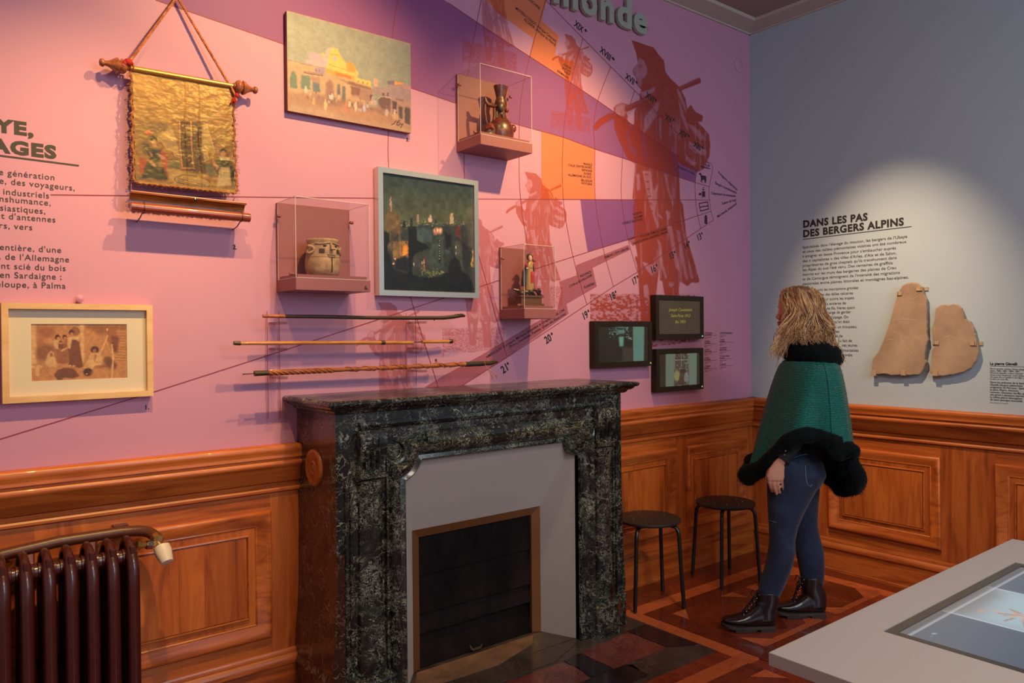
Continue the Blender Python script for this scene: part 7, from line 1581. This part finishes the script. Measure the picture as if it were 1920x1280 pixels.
# boots
def boot(toe, heel, shaft, n, top_y):
    """toe, heel = floor px; builds upper, sole, laces"""
    T0 = W(*toe, n); H0 = W(*heel, n); T0 = np.array([T0[0], T0[1], 0]); H0 = np.array([H0[0], H0[1], 0]); F = T0 - H0; L = np.linalg.norm(F); F /= L; S = np.array([-F[1], F[0], 0])
    def B(f, s, z): return tuple(H0 + F * f * L + S * s + np.array([0, 0, z]))
    m1 = MB(); fs = [(0.02, .030), (0.10, .036), (0.3, .036), (0.5, .040), (0.7, .047), (0.85, .042), (0.95, .030), (1.0, .014)]
    def outline(k): return [(f, w * k) for f, w in fs] + [(f, -w * k) for f, w in fs[::-1]]
    rs = [[B(f, w, z + (0.012 * max(0, f - .75) * 4 if True else 0)) for f, w in outline(k)] for k, z in [(0.98, 0.011), (1.03, 0.012), (1.04, 0.024), (1.0, 0.026)]]
    m1.rings(rs)
    rs = [[B(f, w, z) for f, w in [(0.01, .032), (0.12, .038), (0.30, .037), (0.30, -.037), (0.12, -.038), (0.01, -.032)]] for z in (0.0, 0.014)]; m1.rings(rs)
    rs = [[B(f, w, z + 0.004) for f, w in [(0.38, .036), (0.6, .044), (0.78, .045), (0.78, -.045), (0.6, -.044), (0.38, -.036)]] for z in (-0.002, 0.014)]; m1.rings(rs)
    sole = m1.build('sole', M['sole'], wm, smooth=True, angle=40)
    m2 = MB(); rs = []
    sx0, sx1 = shaft; topz = top_y
    for f, w, h0_, h1_ in [(0.0, .024, .03, .10), (0.04, .034, .028, .13), (0.12, .038, .028, .14), (0.25, .038, .028, .14), (0.38, .040, .028, .115), (0.5, .042, .028, .092), (0.62, .045, .030, .078), (0.75, .045, .033, .068), (0.88, .039, .040, .064), (0.96, .026, .046, .058), (1.0, .010, .050, .053)]:
        rs.append([B(f, w * math.copysign(abs(math.cos(t)) ** .7, math.cos(t)), h0_ + (h1_ - h0_) * (0.5 + 0.5 * math.sin(t)) if math.sin(t) > -0.6 else h0_) for t in np.linspace(0, 2 * math.pi, 20, endpoint=False)])
    m2.rings(rs)
    zt = topz; z0 = 0.08
    for k_ in range(1):
        pts = [np.array(B(0.16, 0, 0.05)), np.array(B(0.17, 0, 0.10))]; q0 = W(sum(shaft) / 2, 1100, n); q1 = np.array([q0[0], q0[1], zt * 0.75]); q2 = np.array([q0[0], q0[1], zt])
        hw = pxw(*shaft)
        oval_tube(m2, [pts[0], pts[1], pts[1] * .5 + q1 * .5, q1, q2], [(0.052, .038), (0.054, .042), (hw + .008, .044), (hw + 0.004, .046), (hw + 0.006, .047)])
    up = remeshed(m2, 'boot', M['boot'], wm, 0.004, 4); sole.parent = up; 
    ub = bvh(up); m3 = MB(); m4 = MB(); last = None
    for k in range(7):
        t = k / 6; f = 0.60 - 0.26 * t; z = 0.085 + (zt - 0.10) * t
        ctr = np.array(B(0.60, 0, 0.080)) * (1 - t) + (np.array([q2[0], q2[1], zt - 0.012]) + WF * (hw - 0.002)) * t
        A = ctr + S * 0.016; Bp = ctr - S * 0.016; out = (F * 0.4 + np.array([0, 0, .9])) * (1 - t) + F * t
        m3.tube([A, ctr + out * 0.007, Bp], 0.0026, 6)
        if last is not None: m3.tube([last[0], (last[0] + Bp) / 2 + out * 0.008, Bp], 0.0022, 5); m3.tube([last[1], (last[1] + A) / 2 + out * 0.008, A], 0.0022, 5)
        last = (A, Bp)
        for q in (A + S * .004, Bp - S * .004): m4.ell(q, (0.0032,) * 3, 8, 5)
    c_ = ctr + WF * 0.008
    for s_ in (-1, 1): m3.tube([c_, c_ + WF * 0.012 + S * 0.02 * s_ + np.array([0, 0, .012]), c_ + WF * 0.018 + S * .03 * s_ - np.array([0, 0, 0.014]), c_ + WF * 0.008 + S * .016 * s_ - np.array([0, 0, .026]), c_], 0.0024, 5); m3.tube([c_, c_ + WF * .018 + S * .01 * s_ - np.array([0, 0, .03]), c_ + WF * .012 + S * .016 * s_ - np.array([0, 0, .06])], 0.0022, 5)
    m3.build('laces', M['lace'], up, smooth=True)['kind'] = 'stuff'; m4.build('eyelets', M['chrome'], up, smooth=True)['kind'] = 'stuff'
boot((1353, 1168), (1452, 1180), (1421, 1458), 0.09, 0.185)
boot((1449, 1163), (1546, 1168), (1503, 1541), -0.08, 0.20)

# cape
NP = 96
def cape_pt(phi, t, off=0.0):
    """phi: 0 forward, 90deg towards viewer, 180 back ; t 0 collar .. 1 hem"""
    c, s_ = math.cos(phi), math.sin(phi)
    n = max(0, s_) ; nf = max(0, -s_); f = max(0, c); b = max(0, -c)
    topc = W(1517, 676, 0)
    # hem position
    near_dip = math.exp(-((math.degrees(phi) % 360 - 88) / 60) ** 4); far_dip = math.exp(-((math.degrees(phi) % 360 - 268) / 40) ** 2)
    py_h = 893 * f ** 1.0 * (1 if f else 0) + 912 * b + 0
    base = 890 + 24 * b / (f + b + 1e-6)
    py_h = base - 84 * near_dip - 40 * far_dip
    rx_h = (1517 - 1404) / 383 if c > 0 else (1589 - 1517) / 383
    ry_h = 0.285
    rx_t, ry_t = 0.118, 0.13
    g = t ** 0.62
    rx = rx_t + (rx_h - rx_t) * (t ** 0.82 if c > 0 else t ** 0.62); ry = ry_t + (ry_h - ry_t) * t ** 0.30
    z0 = topc[2] + 0.03 * 0; zh = W(1500, py_h, 0)[2]
    z = z0 + (zh - z0) * t
    fold = 1 + (0.05 * math.sin(phi * 7 + 1.2) + 0.03 * math.sin(phi * 13 + 0.5)) * t ** 1.3
    cc = np.array([topc[0], topc[1], 0])
    p = cc + WF * (rx * c * fold + off * c) + WN * (ry * s_ * fold + off * s_); p[2] = z + 0.012 * math.sin(phi * 7) * t
    return p
def cape_shape(off, t0=0.0): return [[tuple(cape_pt(2 * math.pi * k / NP, t, off)) for k in range(NP)] for t in np.linspace(t0, 1, 26)]
mb = MB(); mb.rings(cape_shape(0.0) + cape_shape(-0.006)[::-1], True, False); cape = mb.build('cape', M['knit'], wm, smooth=True, angle=180)
mb = MB()
for k in range(260):
    phi = math.radians(R.uniform(20, 160)); t = R.uniform(.05, .95); p = cape_pt(phi, t, 0.003); rr_ = 0.0015
    mb.ell(p, (rr_,) * 3, 5, 3)
mb.build('sequins', M['sequin'], cape)['kind'] = 'stuff'
mb = MB(); mb.tube([cape_pt(math.radians(88), t, 0.002) for t in np.linspace(0.02, 0.97, 20)], 0.002, 5); mb.build('seam', M['knit'], cape)

def fur_tube(name, path, rad, parent, spikes, slen, n=16, closed=True):
    mb = MB(); path = [np.array(p) for p in path]; N_ = len(path); rs = []; fr = []
    for i, p in enumerate(path):
        d = path[(i + 1) % N_ if closed else min(i + 1, N_ - 1)] - path[(i - 1) % N_ if closed else max(i - 1, 0)]; d /= np.linalg.norm(d)
        a = np.cross(d, [0, 0, 1.0]); a /= np.linalg.norm(a) + 1e-9; b = np.cross(a, d); r0 = rad[i] if hasattr(rad, '__len__') else rad
        ring = []
        for k in range(n):
            an = 2 * math.pi * k / n; q = p + 0 * a; nv = mnoise.noise(Vector((p + (a * math.cos(an) + b * math.sin(an)) * r0) * 28)); r = r0 * (1 + 0.22 * nv)
            ring.append(tuple(p + (a * math.cos(an) + b * math.sin(an)) * r))
        rs.append(ring); fr.append((p, d, a, b, r0))
    if closed: rs.append(rs[0])
    mb.rings(rs, True, not closed); o = mb.build(name, M['fur'], parent, smooth=True, angle=180)
    mb = MB()
    for _ in range(spikes):
        i = R.randrange(N_ if closed else N_ - 1); j = (i + 1) % N_; u = R.random(); p, d, a, b, r0 = fr[i]; p = p * (1 - u) + fr[j][0] * u; r0 = r0 * (1 - u) + fr[j][4] * u
        an = R.uniform(0, 6.283); nrm = a * math.cos(an) + b * math.sin(an); tg = np.cross(d, nrm); L = slen * R.uniform(.5, 1.2)
        s = p + nrm * r0 * 0.9; e = s + nrm * L * 0.75 + np.array([0, 0, -L * 0.45]) + d * R.uniform(-.5, .5) * L + tg * R.uniform(-.5, .5) * L; w = tg * 0.0011
        mb.add([tuple(s - w), tuple(s + w), tuple(e)], [(0, 1, 2)])
    h = mb.build('fur_pile', M['fur_hair'], o); h['kind'] = 'stuff'
    return o
hem = [cape_pt(2 * math.pi * k / NP, 1.0, -0.004) for k in range(NP)]
hr = [0.038 + 0.007 * max(0, math.cos(2 * math.pi * k / NP * 2)) for k in range(NP)]
fur_tube('fur_trim', hem, hr, wm, 9000, 0.015)
col_pts = []
for k in range(40):
    a = 2 * math.pi * k / 40; c = W(1519, 661, 0); p = c + WF * 0.082 * math.cos(a) + WN * 0.088 * math.sin(a); p[2] += 0.026 * math.cos(a); col_pts.append(p)
fur_tube('fur_collar', col_pts, [0.064] * 40, wm, 7000, 0.014)
# dark sleeve cuff under the cape with two pink buttons
mb = MB(); mb.tube([ARM_N[2], ARM_N[3], (ARM_N[3] + ARM_N[4]) / 2, ARM_N[4] * 0.88 + ARM_N[3] * 0.12], [0.040, 0.038, 0.036, 0.037], 18); mb.tube([W(1478, 830, 0.215), W(1476, 850, 0.215), W(1473, 872, 0.21)], [0.02, 0.02, 0.014], 8); mb.build('sleeve', M['black_cloth'], wm, smooth=True)
M['pink'] = mat('pink button', lin((200, 120, 120)), 0.4)
mb = MB(); mb.ell(W(1473, 845, 0.262), (0.003,) * 3, 8, 6); mb.ell(W(1471, 852.5, 0.26), (0.003,) * 3, 8, 6); mb.build_split('button', M['pink'], wm)

# hair: under-volume plus many wavy locks
hb = []
cen = W(1502, 590, 0)
def scalp(u, v):   # u azimuth (0 forward, +90 viewer side), v elevation
    r = np.array([0.108, 0.086, 0.100]); return cen + np.array([0, 0, 0.022]) + WF * r[0] * math.cos(v) * math.cos(u) * 1.0 + WN * r[1] * math.cos(v) * math.sin(u) + np.array([0, 0, r[2] * math.sin(v)])
mb = MB(); rs = []
for i in range(14):
    t = i / 13; py = 537.5 + t * 119.5; xa = np.interp(py, [539, 548, 560, 580, 600, 625, 645, 657], [1482, 1470, 1468, 1476, 1474, 1466, 1466, 1476]); xb = np.interp(py, [539, 548, 560, 580, 600, 625, 645, 657], [1512, 1530, 1541, 1548, 1551, 1554, 1556, 1548]); hw = np.interp(py, [539, 548, 560, 590, 620, 645, 657], [.03, .058, .073, .084, .095, .10, .094])
    c = W((xa + xb) / 2, py, 0); a = pxw(xa, xb)
    rs.append([tuple(c + WF * a * math.cos(t_) * (1 if math.cos(t_) < 0.0 or True else 1) + WN * hw * math.sin(t_)) for t_ in np.linspace(0, 2 * math.pi, 26, endpoint=False)])
# open at the face: drop the front segments below the brow
ringn = 26; vs = [p for r_ in rs for p in r_]; fs = []
for i in range(13):
    for j in range(ringn):
        k = (j + 1) % ringn; ang = 360 * (j + .5) / ringn; ang = min(ang, 360 - ang)
        if i >= 3 and ang < 66: continue
        fs.append((i * ringn + j, i * ringn + k, (i + 1) * ringn + k, (i + 1) * ringn + j))
fs.append(tuple(range(ringn))[::-1]); mb.add(vs, fs)
M['hair_base'] = varied(lin((104, 70, 44)), lin((150, 108, 70)), 30, 0.7, 0.6, (1, 1, 0.15))
mb.build('hair_base', M['hair_base'], wm, smooth=True, angle=180)
hv, hf, hc = [], [], []
def lock(pts, r0, col, n=4):
    b = len(hv); m_ = len(pts); up = None
    for i, p in enumerate(pts):
        d = pts[min(i + 1, m_ - 1)] - pts[max(i - 1, 0)]; d = d / (np.linalg.norm(d) + 1e-9); a = np.cross(d, WF); a /= np.linalg.norm(a) + 1e-9; q = np.cross(a, d)
        r = r0 * (0.7 + 0.3 * math.sin(math.pi * min(1, i / m_ * 1.2))) * (1 - 0.75 * (i / (m_ - 1)) ** 3)
        for k in range(n):
            t = 2 * math.pi * k / n; hv.append(tuple(p + r * (math.cos(t) * a + math.sin(t) * q))); hc.append(col)
    for i in range(m_ - 1):
        for k in range(n): j = (k + 1) % n; hf.append((b + i * n + k, b + i * n + j, b + (i + 1) * n + j, b + (i + 1) * n + k))
cols = [np.array(lin(c)) for c in [(210, 150, 90), (176, 116, 66), (232, 178, 116), (138, 86, 50), (244, 198, 140), (196, 136, 80)]]
for k in range(900):
    near = R.random() < 0.68
    side = 1 if near else -1
    # root along a parting on top, spread front to back
    u = R.uniform(0, 1)
    end_u = min(1, max(0, u + R.gauss(0, 0.09)))
    # end position in picture terms
    py_e = 636 + R.gauss(0, 12) + (24 if end_u < 0.16 else 0) + (22 if end_u > 0.93 else 0)
    xa = np.interp(py_e, [600, 640, 670], [1474, 1452, 1453]); px_e = xa + (1566 - xa) * end_u
    if 0.2 < end_u < 0.88: py_e = min(py_e, 645)
    root = W(1470 + 58 * u + R.gauss(0, 3), 544.5 - 7.5 * math.sin(math.pi * u) + R.uniform(-2, 2), side * R.uniform(0.0, 0.02))
    mid1 = W(1474 + 69 * u + R.gauss(0, 1.5), 562 + R.gauss(0, 3), side * (0.062 + 0.034 * math.sin(math.pi * u)))
    mid2 = W(1482 + 70 * u + R.gauss(0, 1.5), 595 + R.gauss(0, 5), side * (0.078 + 0.03 * math.sin(math.pi * u) + R.uniform(0, .018)))
    mid3 = W((px_e * .55 + (1476 + 80 * u) * .45), 620 + R.gauss(0, 4), side * (0.088 + 0.03 * math.sin(math.pi * u) + R.uniform(0, .02)))
    end = W(px_e, py_e, side * (0.10 + 0.035 * math.sin(math.pi * end_u) + R.uniform(0, .02)))
    if u < 0.10 and R.random() < 0.5: mid2 = W(1476 + R.gauss(0, 2), 592, side * 0.07)
    key = [root, mid1, mid2, mid3, end]; P_ = []
    for i in range(4):
        p0, p1, p2, p3 = key[max(i - 1, 0)], key[i], key[i + 1], key[min(i + 2, 4)]
        for s_ in range(6):
            t = s_ / 6; P_.append(0.5 * ((2 * p1) + (-p0 + p2) * t + (2 * p0 - 5 * p1 + 4 * p2 - p3) * t * t + (-p0 + 3 * p1 - 3 * p2 + p3) * t ** 3))
    P_.append(end)
    cl_k = int(u * 13) + (0 if near else 50); gr = random.Random(cl_k); ph = gr.uniform(0, 6.28) + R.gauss(0, .4); fr_ = gr.uniform(1.3, 2.2) + R.gauss(0, .08); am_ = gr.uniform(0.009, 0.021) * R.uniform(.6, 1.2)
    for i in range(len(P_)):
        t = i / (len(P_) - 1); amp = am_ * t ** 0.8 * (1.3 if end_u < .12 or end_u > .9 else 1); P_[i] = P_[i] + WF * amp * math.sin(ph + fr_ * 6.28 * t) + np.array([0, 0, 1.0]) * amp * .4 * math.cos(ph + fr_ * 6.28 * t) + WN * amp * .5 * math.cos(ph * 2 + fr_ * 6.28 * t)
    lock(P_, R.uniform(0.0014, 0.0034), cols[R.randrange(6)] * R.uniform(.75, 1.1))
# loose curls at front and back
for k in range(90):
    fb = k % 2; x0_ = 1462 if fb == 0 else 1562; y0_ = 632 if fb == 0 else 640; x1_ = (1449 + R.gauss(0, 5)) if fb == 0 else (1577 + R.gauss(0, 6)); y1_ = (664 + R.gauss(0, 8)) if fb == 0 else (684 + R.gauss(0, 12))
    n_ = 0.11 if fb == 0 else 0.09; a0 = W(x0_ + R.gauss(0, 3), y0_ + R.gauss(0, 6), n_); a1 = W(x1_, y1_, n_ + .01); P_ = []
    ph = R.uniform(0, 6.28); am_ = R.uniform(.006, .014)
    for i in range(22):
        t = i / 21; P_.append(a0 * (1 - t) + a1 * t + WF * am_ * math.sin(ph + 9 * t) * t ** .5 + np.array([0, 0, am_ * .8 * math.cos(ph + 9 * t) * t]))
    lock(P_, R.uniform(.0010, .0022), cols[R.randrange(6)] * R.uniform(.75, 1.05))
for k in range(60):    # wisps over the forehead
    y = R.uniform(548, 556); a0 = W(1474 + R.gauss(0, 4), 545, R.uniform(-.05, .07)); nn_ = R.uniform(-.04, .07)
    P_ = [a0, W(1464 + R.uniform(-2, 4), 552, nn_), W(1462 + R.uniform(-1, 6), 562, nn_ + .01), W(1466 + R.uniform(-2, 8), 574, nn_ * 1.2 + .02), W(1472 + R.uniform(-2, 6), 588, nn_ * 1.2 + .04)]
    lock(P_, 0.0012, cols[R.randrange(6)])
me = bpy.data.meshes.new('hair'); me.from_pydata([tuple(np.array(v) - WO) for v in hv], [], hf); ca = me.color_attributes.new('Col', 'FLOAT_COLOR', 'POINT')
c4 = np.ones((len(hv), 4), np.float32); c4[:, :3] = np.array(hc); ca.data.foreach_set('color', c4.ravel()); me.materials.append(M['hair'])
me.polygons.foreach_set('use_smooth', [True] * len(me.polygons))
ho = bpy.data.objects.new('hair', me); ho['kind'] = 'stuff'; C.objects.link(ho); ho.parent = wm; ORG['hair'] = WO
